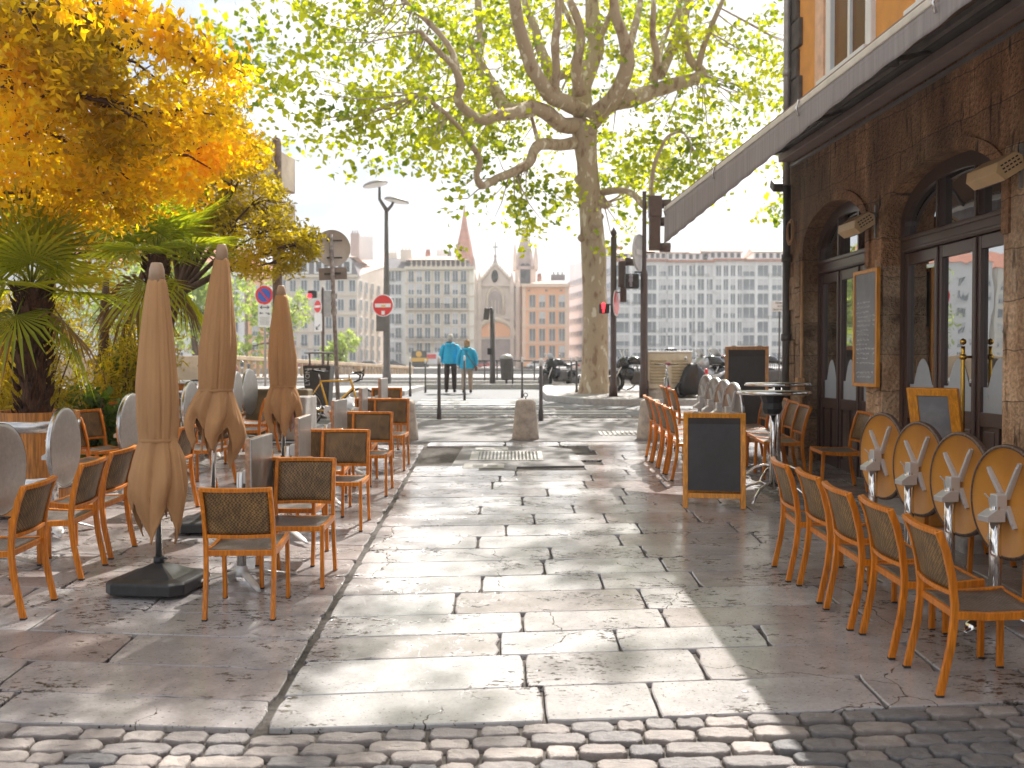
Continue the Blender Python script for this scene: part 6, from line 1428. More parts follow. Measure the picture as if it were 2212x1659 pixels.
# utility cabinet
Y = 24.9; g = hgt(Y) + .125; ut = place('utility_cabinet', 1442, Y, 'cream ribbed utility cabinet on a rough stone foot behind the chairs', 'cabinet', z=g)
w = 97 / F * Y; zt = H_(762, Y) - g
m = MB(); m.box((0, 0, (zt + .22) / 2), (w, .5, zt - .22), bev=.02); m.build('body', pm('cream_cabinet', (.60, .52, .38), .6), ut)
m = MB()
for i in range(2):
    for k in range(8): m.box(((i - .5) * w * .47, -.26, .38 + k * (zt - .5) / 8), (w * .36, .035, .055), rot=Matrix.Rotation(.5, 3, 'X'), bev=.01)
m.build('louvre', pm('cream_cabinet_louvre', (.52, .43, .28), .6), ut)
m = MB(); m.box((0, 0, zt + .02), (w + .06, .56, .04), bev=.01); m.build('top', M['white'], ut)
m = MB(); m.lathe([(w * .62, -.02), (w * .60, .12), (w * .5, .22), (0, .24)], n=9, smooth=False); m.v = [(a, b * .5, z) for a, b, z in m.v]; m.build('stone_foot', M['concrete'], ut)

# ---------------- bicycles ----------------
def wheel(name, parent, c, r, mat_t, n=24, spokes=16, tw=.016, fen=False):
    w = empty(name, c, parent=parent); m = MB(); m.tube([(r * math.cos(2 * PI * k / 40), 0, r * math.sin(2 * PI * k / 40)) for k in range(41)], tw, n=8, cap=False); m.build('tyre', mat_t, w)
    m = MB(); m.tube([((r - .022) * math.cos(2 * PI * k / 40), 0, (r - .022) * math.sin(2 * PI * k / 40)) for k in range(41)], .008, n=6, cap=False); m.build('rim', M['steel'], w)
    m = MB(); m.tube([(0, -.05, 0), (0, .05, 0)], .018, n=10)
    for k in range(spokes): a = 2 * PI * k / spokes; m.tube([(0, .02 * (-1) ** k, 0), ((r - .02) * math.cos(a), 0, (r - .02) * math.sin(a))], .0022, n=3)
    m.build('spokes', M['steel'], w); return w
def bicycle(loc, rz, fm, lb, drop=True, saddle=None, seatz=.95):
    b = empty('bicycle', loc, rz, lb, 'bicycle', 'bicycles'); r = .335
    wheel('rear_wheel', b, (-.50, 0, r), r, M['rubber']); wheel('front_wheel', b, (.50, 0, r), r, M['rubber'])
    BB = Vector((-.06, 0, .28)); ST_ = Vector((-.20, 0, .80)); HT = Vector((.32, 0, .82)); HB = Vector((.36, 0, .68)); RA = Vector((-.50, 0, r)); FA = Vector((.50, 0, r))
    m = MB(); m.tube([BB, ST_], .017); m.tube([ST_, HT], .017); m.tube([BB, HB], .019); m.tube([HT + Vector((-.01, 0, .03)), HB + Vector((.01, 0, -.03))], .021)
    for s in (-1, 1): m.tube([BB + Vector((0, s * .03, 0)), RA + Vector((0, s * .05, 0))], .010); m.tube([ST_ + Vector((0, s * .01, -.03)), RA + Vector((0, s * .05, 0))], .009)
    m.build('frame', fm, b)
    m = MB()
    for s in (-1, 1): m.tube([HB + Vector((.01, s * .04, -.03)), HB + Vector((.06, s * .045, -.2)), FA + Vector((0, s * .045, 0))], [.014, .012, .008])
    m.build('fork', fm, b)
    m = MB(); m.tube([ST_, ST_ + Vector((-.03, 0, seatz - .8))], .012); m.build('seat_post', M['steel'], b)
    s0 = ST_ + Vector((-.03, 0, seatz - .8)); m = MB(); m.tube([s0 + Vector((.17, 0, .015)), s0 + Vector((.05, 0, .02)), s0 + Vector((-.06, 0, .03)), s0 + Vector((-.12, 0, .045))], [(.012, .015), (.016, .03), (.02, .065), (.016, .07)], n=10, up=(0, 0, 1)); m.build('saddle', saddle or M['black'], b)
    m = MB()
    m.tube([HT + Vector((-.02, 0, .04)), HT + Vector((-.03, 0, .10)), HT + Vector((.06, 0, .12))], .014)
    m.build('stem', M['steel'], b); m = MB(); hb = HT + Vector((.06, 0, .12))
    if drop:
        for s in (-1, 1): m.tube([hb, hb + Vector((0, s * .17, 0)), hb + Vector((.07, s * .20, .01)), hb + Vector((.13, s * .21, -.03)), hb + Vector((.11, s * .21, -.12)), hb + Vector((.02, s * .21, -.14))], .014); m.tube([hb + Vector((.11, s * .205, .0)), hb + Vector((.15, s * .21, .06)), hb + Vector((.14, s * .21, -.07))], .011)
    else: m.tube([hb + Vector((-.08, -.28, .04)), hb + Vector((0, -.12, .03)), hb, hb + Vector((0, .12, .03)), hb + Vector((-.08, .28, .04))], .012)
    m.build('handlebar', M['black'], b)
    m = MB(); m.lathe([(.055, -.004), (.095, -.004), (.095, .004), (.055, .004)], BB + Vector((0, -.05, 0)), n=30, M=Qy, smooth=False); m.lathe([(0, -.006), (.03, -.006), (.03, .006)], BB + Vector((0, -.05, 0)), n=12, M=Qy)
    for k in range(5): a = k * 2 * PI / 5; m.tube([BB + Vector((0, -.05, 0)), BB + Vector((.06 * math.cos(a), -.05, .06 * math.sin(a)))], .006, n=4)
    m.tube([BB + Vector((0, -.06, 0)), BB + Vector((.12, -.07, -.11))], .009); m.tube([BB + Vector((0, .06, 0)), BB + Vector((-.12, .07, .11))], .009); m.tube([BB + Vector((0, -.05, .09)), RA + Vector((0, -.05, .04))], .004, n=4); m.tube([BB + Vector((0, -.05, -.09)), RA + Vector((0, -.05, -.04))], .004, n=4); m.build('crankset', M['steel'], b)
    for s in (-1, 1): m = MB(); m.box(BB + Vector((.12 * s * -1 * -1 if s < 0 else -.12, s * .11, -.11 if s < 0 else .11)), (.09, .07, .02)); m.build('pedal', M['black'], b)
    return b
Y = 17.2; b_ = bicycle(((718 - CX) / F * Y, Y, hgt(Y)), R(16), M['yellow'], 'yellow racing bicycle with dropped handlebars leaning at the leaning sign post')
b_.rotation_euler = (R(-4), 0, R(16))
Y = 29.5; bicycle(((1388 - CX) / F * Y, Y, hgt(Y) + .125), R(8), M['black'], 'dark bicycle seen side on between the two signal poles', False)
Y = 23.2; k_ = bicycle(((1441 - CX) / F * Y, Y, hgt(Y)), R(82), M['steel'], 'bicycle seen from behind with a dark pink saddle in front of the cream cabinet', False, pm('pink_saddle', (.30, .03, .10), .4)); k_.rotation_euler = (0, 0, R(84))
m = MB(); m.box((-.86, 0, .45), (.02, .06, .09)); m.build('rear_reflector', M['red'], k_)
Y = 15.0 + 6; bicycle(((470 - CX) / F * Y, Y, hgt(Y)), R(170), M['black'], 'bicycle mostly hidden behind the parasols, only its black saddle and bar end showing', False, seatz=1.0)
# child seat / pink cloth bundle behind the parasol
m = MB(); m.lathe([(.02, 0), (.14, .1), (.17, .3), (.10, .52), (.02, .58)], n=14); o = m.build('striped_bundle', pm('pink_white_cloth', (.72, .38, .38), .8, var=.4, scale=9, stretch=(3, 3, .3))); o.location = ((497 - CX) / F * 17, 17, hgt(17) + .62); tag(o, 'pink and white cloth bundle showing between the middle parasol and the pale round tabletops', 'cloth bundle')
m = MB(); m.tube([(0, 0, 0), (0, 0, .62)], .05); m.box((0, 0, .6), (.3, .3, .04)); o = m.build('low_stand', M['dark_metal']); o.location = ((497 - CX) / F * 17, 17, hgt(17)); tag(o, 'low dark stand under the pink and white cloth bundle', 'stand')

# ---------------- motorcycles and scooters ----------------
def motorcycle(loc, rz, lb, fairing, kind='sport', red=None):
    b = empty('motorcycle', loc, rz, lb, 'motorcycle', 'parked motorcycles and scooters'); r = .31
    for nm, x in (('rear_wheel', -.70), ('front_wheel', .70)):
        w = empty(nm, (x, 0, r), parent=b); m = MB(); tr_ = .085 if x < 0 else .06
        m.tube([((r - tr_ * .7) * math.cos(2 * PI * k / 36), 0, (r - tr_ * .7) * math.sin(2 * PI * k / 36)) for k in range(37)], [(tr_, tr_)] * 37, n=10, cap=False); m.build('tyre', M['rubber'], w)
        m = MB(); m.lathe([(.03, -.03), (.19, -.02), (.19, .02), (.03, .03)], n=18, M=Qy, smooth=False)
        for k in range(5): a = k * 2 * PI / 5; m.tube([(0, 0, 0), ((r - .09) * math.cos(a), 0, (r - .09) * math.sin(a))], .018, n=6)
        m.build('rim', M['dark_metal'], w)
    m = MB(); m.box((-.05, 0, .42), (.52, .30, .38), bev=.07); m.tube([(-.05, .14, .3), (-.4, .17, .28), (-.85, .18, .42)], [.04, .05, .065], n=10); m.tube([(-.7, .07, .31), (-.25, .07, .40)], .03); m.tube([(-.7, -.07, .31), (-.25, -.07, .40)], .03); m.build('engine', M['dark_metal'], b)
    m = MB(); m.tube([(-.95, 0, .86), (-.7, 0, .84), (-.45, 0, .80), (-.2, 0, .82)], [(.03, .05), (.05, .11), (.055, .14), (.05, .10)], n=12, up=(0, 0, 1)); m.build('seat', M['black'], b)
    m = MB(); m.tube([(-.22, 0, .84), (-.05, 0, .90), (.18, 0, .92), (.32, 0, .84)], [(.07, .09), (.12, .15), (.13, .17), (.07, .12)], n=14, up=(0, 0, 1)); m.build('tank', red or fairing, b)
    m = MB(); m.tube([(.30, 0, .88), (.48, 0, .84), (.66, 0, .74)], [(.17, .19), (.16, .18), (.05, .09)], n=14, up=(0, 0, 1)); m.tube([(.15, 0, .52), (.38, 0, .56), (.5, 0, .62)], [(.20, .20), (.22, .19), (.12, .14)], n=12, up=(0, 0, 1)); m.build('fairing', fairing, b)
    m = MB(); m.lathe([(0, .02), (.06, .01), (.075, -.01)], (.655, 0, .76), n=16, M=Matrix(((0, 0, 1), (0, 1, 0), (1, 0, 0)))); m.build('headlight', M['chrome'], b)
    m = MB(); m.tube([(.40, 0, 1.02), (.50, 0, 1.16), (.52, 0, 1.22)], [(.02, .15), (.015, .14), (.006, .08)], n=10, up=(1, 0, 0)); m.build('windscreen', pm('clear_screen', (.55, .57, .6), .1), b)
    for s in (-1, 1):
        m = MB(); m.tube([(.70, s * .10, .31), (.50, s * .10, .70), (.38, s * .10, .96)], .025, n=8); m.build('fork', M['steel'], b)
        m = MB(); m.tube([(.38, s * .06, .98), (.34, s * .25, 1.0), (.24, s * .36, .97)], .016, n=8); m.build('handlebar', M['black'], b)
        m = MB(); m.tube([(.34, s * .26, 1.0), (.36, s * .32, 1.16)], .007, n=5); m.lathe([(0, -.01), (.055, 0), (0, .02)], (.36, s * .34, 1.18), n=14, M=Matrix(((0, 0, 1), (0, 1, 0), (1, 0, 0)))); m.build('mirror', M['chrome'], b)
    m = MB(); m.tube([(.92, 0, .52), (.80, 0, .66), (.66, 0, .68)], [(.01, .06), (.015, .07), (.01, .06)], n=8, up=(0, 0, 1)); m.tube([(-.98, 0, .80), (-.9, 0, .88), (-.72, 0, .86)], [(.02, .05), (.03, .07), (.02, .06)], n=8, up=(0, 0, 1)); m.build('mudguard', fairing, b)
    m = MB(); m.box((-1.0, 0, .80), (.03, .12, .06), bev=.01); m.build('tail_light', M['red'], b)
    m = MB(); m.tube([(-.1, .12, .25), (-.15, .26, 0)], .014); m.build('kickstand', M['dark_metal'], b)
    return b
Y = 34.6; motorcycle(((1208 - CX) / F * Y, Y, hgt(Y)), R(225), 'black sports motorcycle facing the viewer beside the plane tree', M['black'])
gl_ = pm('glossy_black', (.02, .02, .022), .12, coat=.5); silver = pm('silver_paint', (.45, .45, .46), .25, metal=.5)
Y = 25.8; motorcycle(((1545 - CX) / F * Y, Y, hgt(Y) + .125), R(200), 'silver and black scooter with a raised windscreen between the cabinet and the tall chalkboard', silver, red=gl_)
Y = 26.8; motorcycle(((1572 - CX) / F * Y, Y, hgt(Y) + .125), R(215), 'dark motorcycle with a deep red tank left of the tall chalkboard', gl_, red=pm('deep_red_paint', (.22, .01, .02), .2, coat=.5))
Y = 28; motorcycle(((1665 - CX) / F * Y, Y, hgt(Y) + .125), R(190), 'black motorcycle seen between the tall chalkboard and the cafe wall', gl_)
Y = 30.5; motorcycle(((1620 - CX) / F * Y, Y, hgt(Y) + .125), R(200), 'farthest motorcycle with a pale top, rising behind the tall chalkboard', silver)
Y = 25.6; mo = motorcycle(((1409 - CX) / F * Y, Y + 3, hgt(Y) + .125), R(182), 'dark scooter with a tail box left of the cream cabinet', gl_)
m = MB(); m.box((-.95, 0, 1.12), (.42, .40, .34), bev=.12); m.build('tail_box', gl_, mo)
# covered scooter
Y = 24.6; cs_ = place('covered_scooter', 1505, Y, 'scooter under a black apron cover, rising like a dark bundle before the silver scooter', 'scooter', 'parked motorcycles and scooters', rz=R(15), z=hgt(Y) + .125); cs_.scale = (.66, .66, .80)
m = MB(); n = 30; prof = [(.50, .10), (.52, .35), (.46, .65), (.36, .92), (.24, 1.05), (.05, 1.08)]; vs = []
m.lathe(prof, n=n); rgq = random.Random(1)
m.v = [(a * 1.35 * (1 + .10 * noise.noise(Vector((a * 5, b * 5, z * 3)))) - .25 * max(0, z - .5) * (1 if a > 0 else 0), b * .62 * (1 + .2 * noise.noise(Vector((a * 6, b * 6, z * 2 + 3)))), z - (.55 * max(0, a) if z > .6 else 0)) for a, b, z in m.v]
m.build('cover', pm('black_cover', (.02, .018, .02), .35, bump=.4, bscale=8), cs_)
for s in (-1, 1):
    w = MB(); w.tube([(s * .62 + .22 * math.cos(2 * PI * k / 24), 0, .24 + .2 * math.sin(2 * PI * k / 24)) for k in range(25)], .05, n=8, cap=False); w.build('tyre', M['rubber'], cs_)
m = MB(); m.tube([(-.35, 0, .95), (-.5, -.12, 1.2)], .01); m.lathe([(0, -.01), (.06, 0), (0, .02)], (-.52, -.14, 1.24), n=14, M=Qy); m.build('mirror', M['chrome'], cs_)
m = MB(); m.box((.25, -.3, .80), (.12, .05, .2), bev=.02); m.build('red_panel', M['red'], cs_)
m = MB(); m.tube([(.45, 0, .62), (.9, 0, .68), (1.2, 0, .82)], [(.04, .10), (.06, .14), (.03, .08)], n=12, up=(0, 0, 1)); m.build('seat', pm('grey_seat', (.4, .4, .42), .3), cs_)

# ---------------- people ----------------
def skinmesh(name, pts, edges, radii, mat, parent=None, sub=2, root=0):
    me = bpy.data.meshes.new(name); me.from_pydata([tuple(p) for p in pts], edges, []); me.update(); me.materials.append(mat)
    o = bpy.data.objects.new(name, me); COL.objects.link(o)
    q = o.modifiers.new('skin', 'SKIN'); q.use_smooth_shade = True
    for i, r in enumerate(radii):
        v = me.skin_vertices[0].data[i]; v.radius = r if isinstance(r, tuple) else (r, r); v.use_root = (i == root)
    s = o.modifiers.new('sub', 'SUBSURF'); s.levels = sub; s.render_levels = sub
    if parent is not None: o.parent = parent
    return o
def person(x, y, s, rz, lb, hair, hairmat, trouser, stride, jl, arm_out):
    p = empty('person', (x, y, hgt(y)), rz, lb, 'person'); p.scale = (s, s, s)
    # faces +Y (walks away); heights for a 1.75 m person
    V = [(0, 0, .95), (0, 0, 1.12), (0, .0, 1.32), (0, -.01, 1.44), (0, .0, 1.52), (0, .01, 1.62), (0, .02, 1.70)]
    E = [(0, 1), (1, 2), (2, 3), (3, 4), (4, 5), (5, 6)]; Rr = [(.14, .10), (.13, .10), (.155, .105), (.10, .08), (.052, .052), (.075, .088), (.065, .075)]
    def chain(st, pts, rs_):
        prev = st
        for q, r in zip(pts, rs_): V.append(q); Rr.append(r); E.append((prev, len(V) - 1)); prev = len(V) - 1
        return prev
    for sx in (-1, 1):
        f = stride * sx
        chain(0, [(sx * .10, 0, .86), (sx * .10, f * .5 + .02, .50), (sx * .10, f, .12), (sx * .10, f, .05), (sx * .11, f + .11, .035)], [.085, .058, .04, .04, .035])
        w = chain(3, [(sx * .19, 0, 1.40), (sx * (.25 + arm_out), -.03, 1.14), (sx * (.24 + arm_out), .05, .92), (sx * (.235 + arm_out), .07, .85)], [.06, .045, .032, (.032, .018)])
        hx = sx * (.235 + arm_out)
        for k, dy in enumerate((-.030, -.010, .010, .029)):
            ln = (.062, .075, .080, .070)[k]
            chain(w, [(hx, .07 + dy, .80), (hx - sx * .010, .075 + dy, .80 - ln * .6), (hx - sx * .022, .08 + dy, .80 - ln)], [.010, .009, .008])
        chain(w, [(hx - sx * .02, .105, .845), (hx - sx * .03, .118, .81)], [.011, .009])
    skinmesh('body', V, E, Rr, M['skin'], p, 1)
    # trousers
    V2 = [(0, 0, .96)]; E2 = []; R2 = [(.155, .12)]
    for sx in (-1, 1):
        f = stride * sx; prev = 0
        for q, r in zip([(sx * .10, 0, .84), (sx * .105, f * .5 + .02, .48), (sx * .105, f - .01, .14), (sx * .105, f - .01, .08)], [.105, .082, .072, .075]): V2.append(q); R2.append(r); E2.append((prev, len(V2) - 1)); prev = len(V2) - 1
    skinmesh('trousers', V2, E2, R2, trouser, p, 1)
    for sx in (-1, 1):
        f = stride * sx; m = MB(); m.tube([(sx * .105, f - .07, .05), (sx * .105, f, .055), (sx * .108, f + .10, .045), (sx * .11, f + .19, .03)], [(.04, .035), (.055, .045), (.042, .045), (.02, .03)], n=10, up=(0, 0, 1)); m.build('shoe', M['black'], p)
    # jacket: loose body tube with wide hem, sleeves
    j = MB(); n = 28; prof = [(jl, .235, .175), (jl + .04, .245, .18), (1.05, .22, .165), (1.25, .215, .155), (1.38, .205, .14), (1.45, .15, .115), (1.50, .09, .09), (1.53, .075, .08)]; vs = []
    for (z, a, b) in prof:
        for k in range(n):
            t = 2 * PI * k / n; w_ = 1 + .035 * math.sin(t * 6 + z * 9) * (1 if z < 1.3 else .3); vs.append((a * math.cos(t) * w_, b * math.sin(t) * w_, z))
    j.add(vs, [(i * n + k, i * n + (k + 1) % n, (i + 1) * n + (k + 1) % n, (i + 1) * n + k) for i in range(len(prof) - 1) for k in range(n)], 0, True)
    for sx in (-1, 1): j.tube([(sx * .13, 0, 1.42), (sx * .215, -.0, 1.36), (sx * (.275 + arm_out), -.03, 1.13), (sx * (.26 + arm_out), .04, .96), (sx * (.25 + arm_out), .06, .89)], [.085, .092, .078, .062, .056], n=14)
    jo = j.build('jacket', M['jacket'], p, sub=1)
    h = MB(); h.tube([(-.14, -.03, 1.47), (-.09, -.12, 1.44), (0, -.155, 1.41), (.09, -.12, 1.44), (.14, -.03, 1.47)], [(.04, .035), (.06, .05), (.07, .055), (.06, .05), (.04, .035)], n=12); h.build('hood', M['jacket'], jo, sub=1)
    if not hair:
        h = MB(); h.tube([(-.10, -.02, 1.50), (-.06, -.085, 1.49), (0, -.10, 1.485), (.06, -.085, 1.49), (.10, -.02, 1.50)], .03, n=10); h.build('hood_lining', M['darkcloth'], jo)
    # head: ears, nose, eyes, mouth, hair
    f = MB(); f.tube([(0, .105, 1.635), (0, .125, 1.60)], [.012, .018], n=8)
    for sx in (-1, 1): f.lathe([(0, -.012), (.025, 0), (0, .012)], (sx * .082, .01, 1.62), n=10, M=Matrix(((0, 0, 1), (0, 1, 0), (1, 0, 0)))); 
    f.build('ears_and_nose', M['skin'], p); f = MB(); f.box((0, .108, 1.565), (.045, .006, .009)); f.build('mouth', M['leather'], p)
    for sx in (-1, 1): f = MB(); f.lathe([(0, -.008), (.010, 0), (0, .008)], (sx * .03, .100, 1.645), n=8); f.build('eye', M['black'], p)
    hm = MB(); vs = []; n = 24
    ht = [(1.755, .03), (1.74, .06), (1.70, .088), (1.655, .097), (1.61, .094)] + ([(1.56, .098), (1.51, .10), (1.48, .085)] if hair else [(1.575, .075)])
    for (z, r_) in ht:
        for k in range(n):
            t = 2 * PI * k / n; y_ = math.sin(t); cut = 1 if y_ < .35 or z > 1.68 else .55; vs.append((r_ * math.cos(t) * (1 + .05 * math.sin(9 * t + z * 40)), r_ * 1.12 * y_ * cut - .004, z))
    hm.add(vs, [(i * n + k, i * n + (k + 1) % n, (i + 1) * n + (k + 1) % n, (i + 1) * n + k) for i in range(len(ht) - 1) for k in range(n)] + [tuple(range(n))], 0, True); hm.build('hair', hairmat, p, sub=1)
    return p
gm = G(973, 848); man = person(gm.x, gm.y, 1.02, R(-6), 'grey haired man in a turquoise jacket and dark trousers walking away', False, M['greyhair'], M['darkcloth'], .10, .86, .02)
gw = G(1009, 849); wom = person(gw.x, gw.y, .925, R(-3), 'woman in a turquoise jacket and beige trousers walking away, bag strap across her back', True, M['brownhair'], M['beigecloth'], .14, .80, .03)
bg_ = MB(); bg_.tube([(-.10, -.12, 1.46), (.02, -.185, 1.25), (.18, -.17, 1.02), (.27, -.04, .86)], .013, n=6); o = bg_.build('shoulder_bag', M['leather']); b2 = MB(); b2.box((.30, -.02, .80), (.09, .2, .16), bev=.03); pch = b2.build('pouch', M['leather'], o)
o.location = wom.location; o.rotation_euler = wom.rotation_euler; o.scale = wom.scale; tag(o, 'small brown shoulder bag hanging at the right hip of the woman', 'bag')
# ---------------- the far bank ----------------
FY = 180.
def fx(u, Y=FY): return (u - CX) / F * Y
def fz(v, Y=FY): return CZ + (HZ - v) / F * Y
M['w_beige'] = pm('beige_render', (.78, .68, .58), .85, var=.05, scale=.3)
M['w_cream'] = pm('cream_render', (.86, .80, .68), .85, var=.05, scale=.3)
M['w_white'] = pm('white_render', (.84, .82, .80), .85, var=.04, scale=.3)
M['w_grey'] = pm('cool_grey_render', (.78, .80, .86), .85, var=.04, scale=.3)
M['w_orange'] = pm('orange_render', (.95, .50, .27), .85, var=.05, scale=.3)
M['trim'] = pm('stone_trim', (.72, .62, .48), .85, var=.05)
M['slateroof'] = pm('slate_roof', (.19, .17, .18), .6, var=.15, scale=1)
M['tileroof'] = pm('faded_tile_roof', (.58, .40, .31), .85, var=.12, scale=1, dirt=(.66, .52, .44))
M['redtile'] = pm('red_tile_roof', (.44, .16, .09), .85, var=.15, scale=1)
M['brickspire'] = pm('brick_spire', (.46, .23, .17), .85, var=.12, scale=1)
M['church'] = pm('church_stone', (.72, .61, .52), .85, var=.10, scale=.5)
M['churchdark'] = pm('dark_church_stone', (.42, .34, .31), .85, var=.12, scale=.5)
M['shutter'] = pm('closed_shutter', (.60, .58, .57), .7)
WK = {}
def winmesh(w, h, tall=True, mat=None, fm=None, key=None):
    # a frame box proud of the wall with two dark panes; origin at its centre, faces -Y
    k = (round(w, 2), round(h, 2), key)
    if k in WK: return WK[k]
    m = MB(); t = .10
    for (cx, cz, dx, dz) in ((-w / 2, 0, t, h), (w / 2, 0, t, h), (0, h / 2, w + t, t), (0, -h / 2, w + t * 3, t * 1.4), (0, 0, t * .7, h)): m.box((cx, -.06, cz), (dx, .16, dz), mi=0)
    m.box((0, -.02, 0), (w, .06, h), mi=1)
    if key == 'half': m.box((0, -.07, h * .22), (w, .06, h * .56), mi=2)
    if key == 'shut': m.box((0, -.07, 0), (w, .06, h), mi=2)
    if key == 'rail':
        m.box((0, -.25, -h * .30), (w + .2, .04, .05), mi=3)
        for q in range(7): m.box((-w / 2 + w * q / 6, -.25, -h * .42), (.03, .03, h * .26), mi=3)
    me = m.build('window', [fm or M['white'], M['farpane'], M['shutter'], M['pole_grey']]); WK[k] = me; me.hide_render = False; bpy.data.objects.remove(me, do_unlink=False) if False else None
    WK[k] = me.data; bpy.data.objects.remove(me); return WK[k]
def windows(par, us, vs, w, h, Y, rg, keys=('plain', 'plain', 'half', 'rail'), fm=None, pre='window', off=.05):
    for u in us:
        for v in vs:
            k = rg.choice(keys); me = winmesh(w, h, key=k, fm=fm); o = bpy.data.objects.new(pre, me); COL.objects.link(o); o.parent = par; o.location = (fx(u, Y), Y - off, fz(v, Y))
def block(par, u0, u1, v0, v1, mat, depth=14, Y=FY, nm='wall'):
    x0, x1, z0, z1 = fx(u0, Y), fx(u1, Y), fz(v1, Y), fz(v0, Y); m = MB(); m.box(((x0 + x1) / 2, Y + depth / 2, (z0 + z1) / 2), (x1 - x0, depth, z1 - z0)); return m.build(nm, mat, par)
def band(m, u0, u1, v, h=.25, d=.3, Y=FY): m.box(((fx(u0, Y) + fx(u1, Y)) / 2, Y - d / 2 + .02, fz(v, Y)), (fx(u1, Y) - fx(u0, Y) + .2, d, h))
def mansard(par, u0, u1, v0, v1, mat, ins=2.0, depth=14, Y=FY, nm='roof', hip=True):
    x0, x1, z0, z1 = fx(u0, Y) - .3, fx(u1, Y) + .3, fz(v1, Y), fz(v0, Y); i2 = ins if hip else 0
    m = MB(); m.add([(x0, Y - .3, z0), (x1, Y - .3, z0), (x1, Y + depth, z0), (x0, Y + depth, z0), (x0 + i2, Y + ins, z1), (x1 - i2, Y + ins, z1), (x1 - i2, Y + depth - ins, z1), (x0 + i2, Y + depth - ins, z1)], [(0, 1, 5, 4), (1, 2, 6, 5), (2, 3, 7, 6), (3, 0, 4, 7), (4, 5, 6, 7), (0, 3, 2, 1)])
    return m.build(nm, mat, par)
def chimney(par, u, v0, v1, w=1.2, Y=FY + 5, mat=None):
    m = MB(); z0, z1 = fz(v1, Y), fz(v0, Y); m.box((fx(u, Y), Y, (z0 + z1) / 2), (w, 1.0, z1 - z0))
    for k in range(3): m.lathe([(.14, 0), (.12, .6)], (fx(u, Y) - w * .3 + k * w * .3, Y, z1), n=8)
    m.build('chimney', mat or M['brickspire'], par)
def bld(nm, lb): return empty(nm, label=lb, cat='building')
rgB = random.Random(12)
# beige block with slate mansard
b = bld('apartment_house', 'beige apartment house with slate mansard and dormers, behind the leaning round sign')
block(b, 596, 772, 597, 792, M['w_beige']); mansard(b, 596, 772, 556, 597, M['slateroof'], 1.4); mansard(b, 600, 768, 543, 556, M['tileroof'], 4)
m = MB()
for v in (597, 638, 680, 717, 752): band(m, 596, 772, v, .18 if v > 600 else .5, .25 if v > 600 else .7)
m.build('cornice', M['trim'], b)
windows(b, [612, 634, 658, 685, 711, 737, 762], [618, 659, 697, 735, 767], 1.15, 2.1, FY, rgB)
for u in (612, 634, 658, 690, 720, 750):
    m = MB(); m.box((fx(u), FY + .55, fz(577)), (1.7, 1.5, 2.5)); m.prism([(-.95, 0), (.95, 0), (0, .7)], -.8, .8, M=Matrix(((1, 0, 0), (0, 0, 1), (0, 1, 0))), off=(fx(u), FY + .5, fz(577) + 1.25)); d = m.build('dormer', M['white'], b)
    q = MB(); q.box((fx(u), FY - .22, fz(577)), (1.0, .04, 1.8)); q.build('pane', M['glassd'], d)
chimney(b, 663, 525, 560, 1.8); chimney(b, 690, 530, 560, 1.8); chimney(b, 768, 505, 560, 1.6, FY + 10, M['churchdark']); chimney(b, 790, 512, 562, 3.2, FY + 14, M['w_white'])
# its receding side wing along the cross street
b2 = bld('apartment_house', 'pinkish house side with balconies receding behind the lamp post')
m = MB(); X0, X1 = fx(772), fx(838); z0, z1, z2 = 1.0, fz(597), fz(562, FY + 36)
m.add([(X0 + .02, FY + .02, z0), (X1 - .2, FY + 34, z0), (X1 - .2, FY + 34, z2), (X0 + .02, FY + .02, z1), (X0 - 8, FY + 34, z0), (X0 - 8, FY + 34, z2), (X0 - 3, FY + 1, z0), (X0 - 3, FY + 1, z1 - .6)], [(0, 1, 2, 3), (1, 4, 5, 2), (0, 3, 7, 6), (3, 2, 5, 7), (6, 7, 5, 4)]); m.build('wall', M['w_beige'], b2)
aa = math.atan2(34, X1 - .2 - X0); 
for i, t in enumerate((.06, .16, .27, .39, .52, .66, .82)):
    for j, v in enumerate((618, 659, 697, 735, 767)):
        p = Vector((X0, FY, 0)).lerp(Vector((X1 - .2, FY + 34, 0)), t); o = bpy.data.objects.new('window', winmesh(1.15, 2.1, key='plain')); COL.objects.link(o); o.parent = b2
        zz = fz(v) ; o.location = (p.x + .05, p.y - .03, zz); o.rotation_euler = (0, 0, aa)
m = MB(); m.add([(X0, FY, z1), (X1, FY + 34, z2), (X0 - 3, FY + 34, z2 + 2.2), (X0 - 3.5, FY + 6, z1 + 3.2)], [(0, 1, 2, 3)]); m.build('roof', M['tileroof'], b2)
# white narrow house
b = bld('apartment_house', 'narrow pale house just right of the lamp post, left of the cream seven bay house')
Y2 = FY + 2; block(b, 838, 884, 581, 792, M['w_white'], Y=Y2); mansard(b, 838, 884, 556, 581, M['slateroof'], 2.5, Y=Y2, hip=False)
windows(b, [861, 846], [597, 626, 655, 689, 719, 750, 775], 1.1, 1.9, Y2, rgB); m = MB(); band(m, 838, 884, 583, .4, .5, Y2); m.build('cornice', M['trim'], b)
chimney(b, 850, 548, 580, 1.5, FY + 8, M['w_beige'])
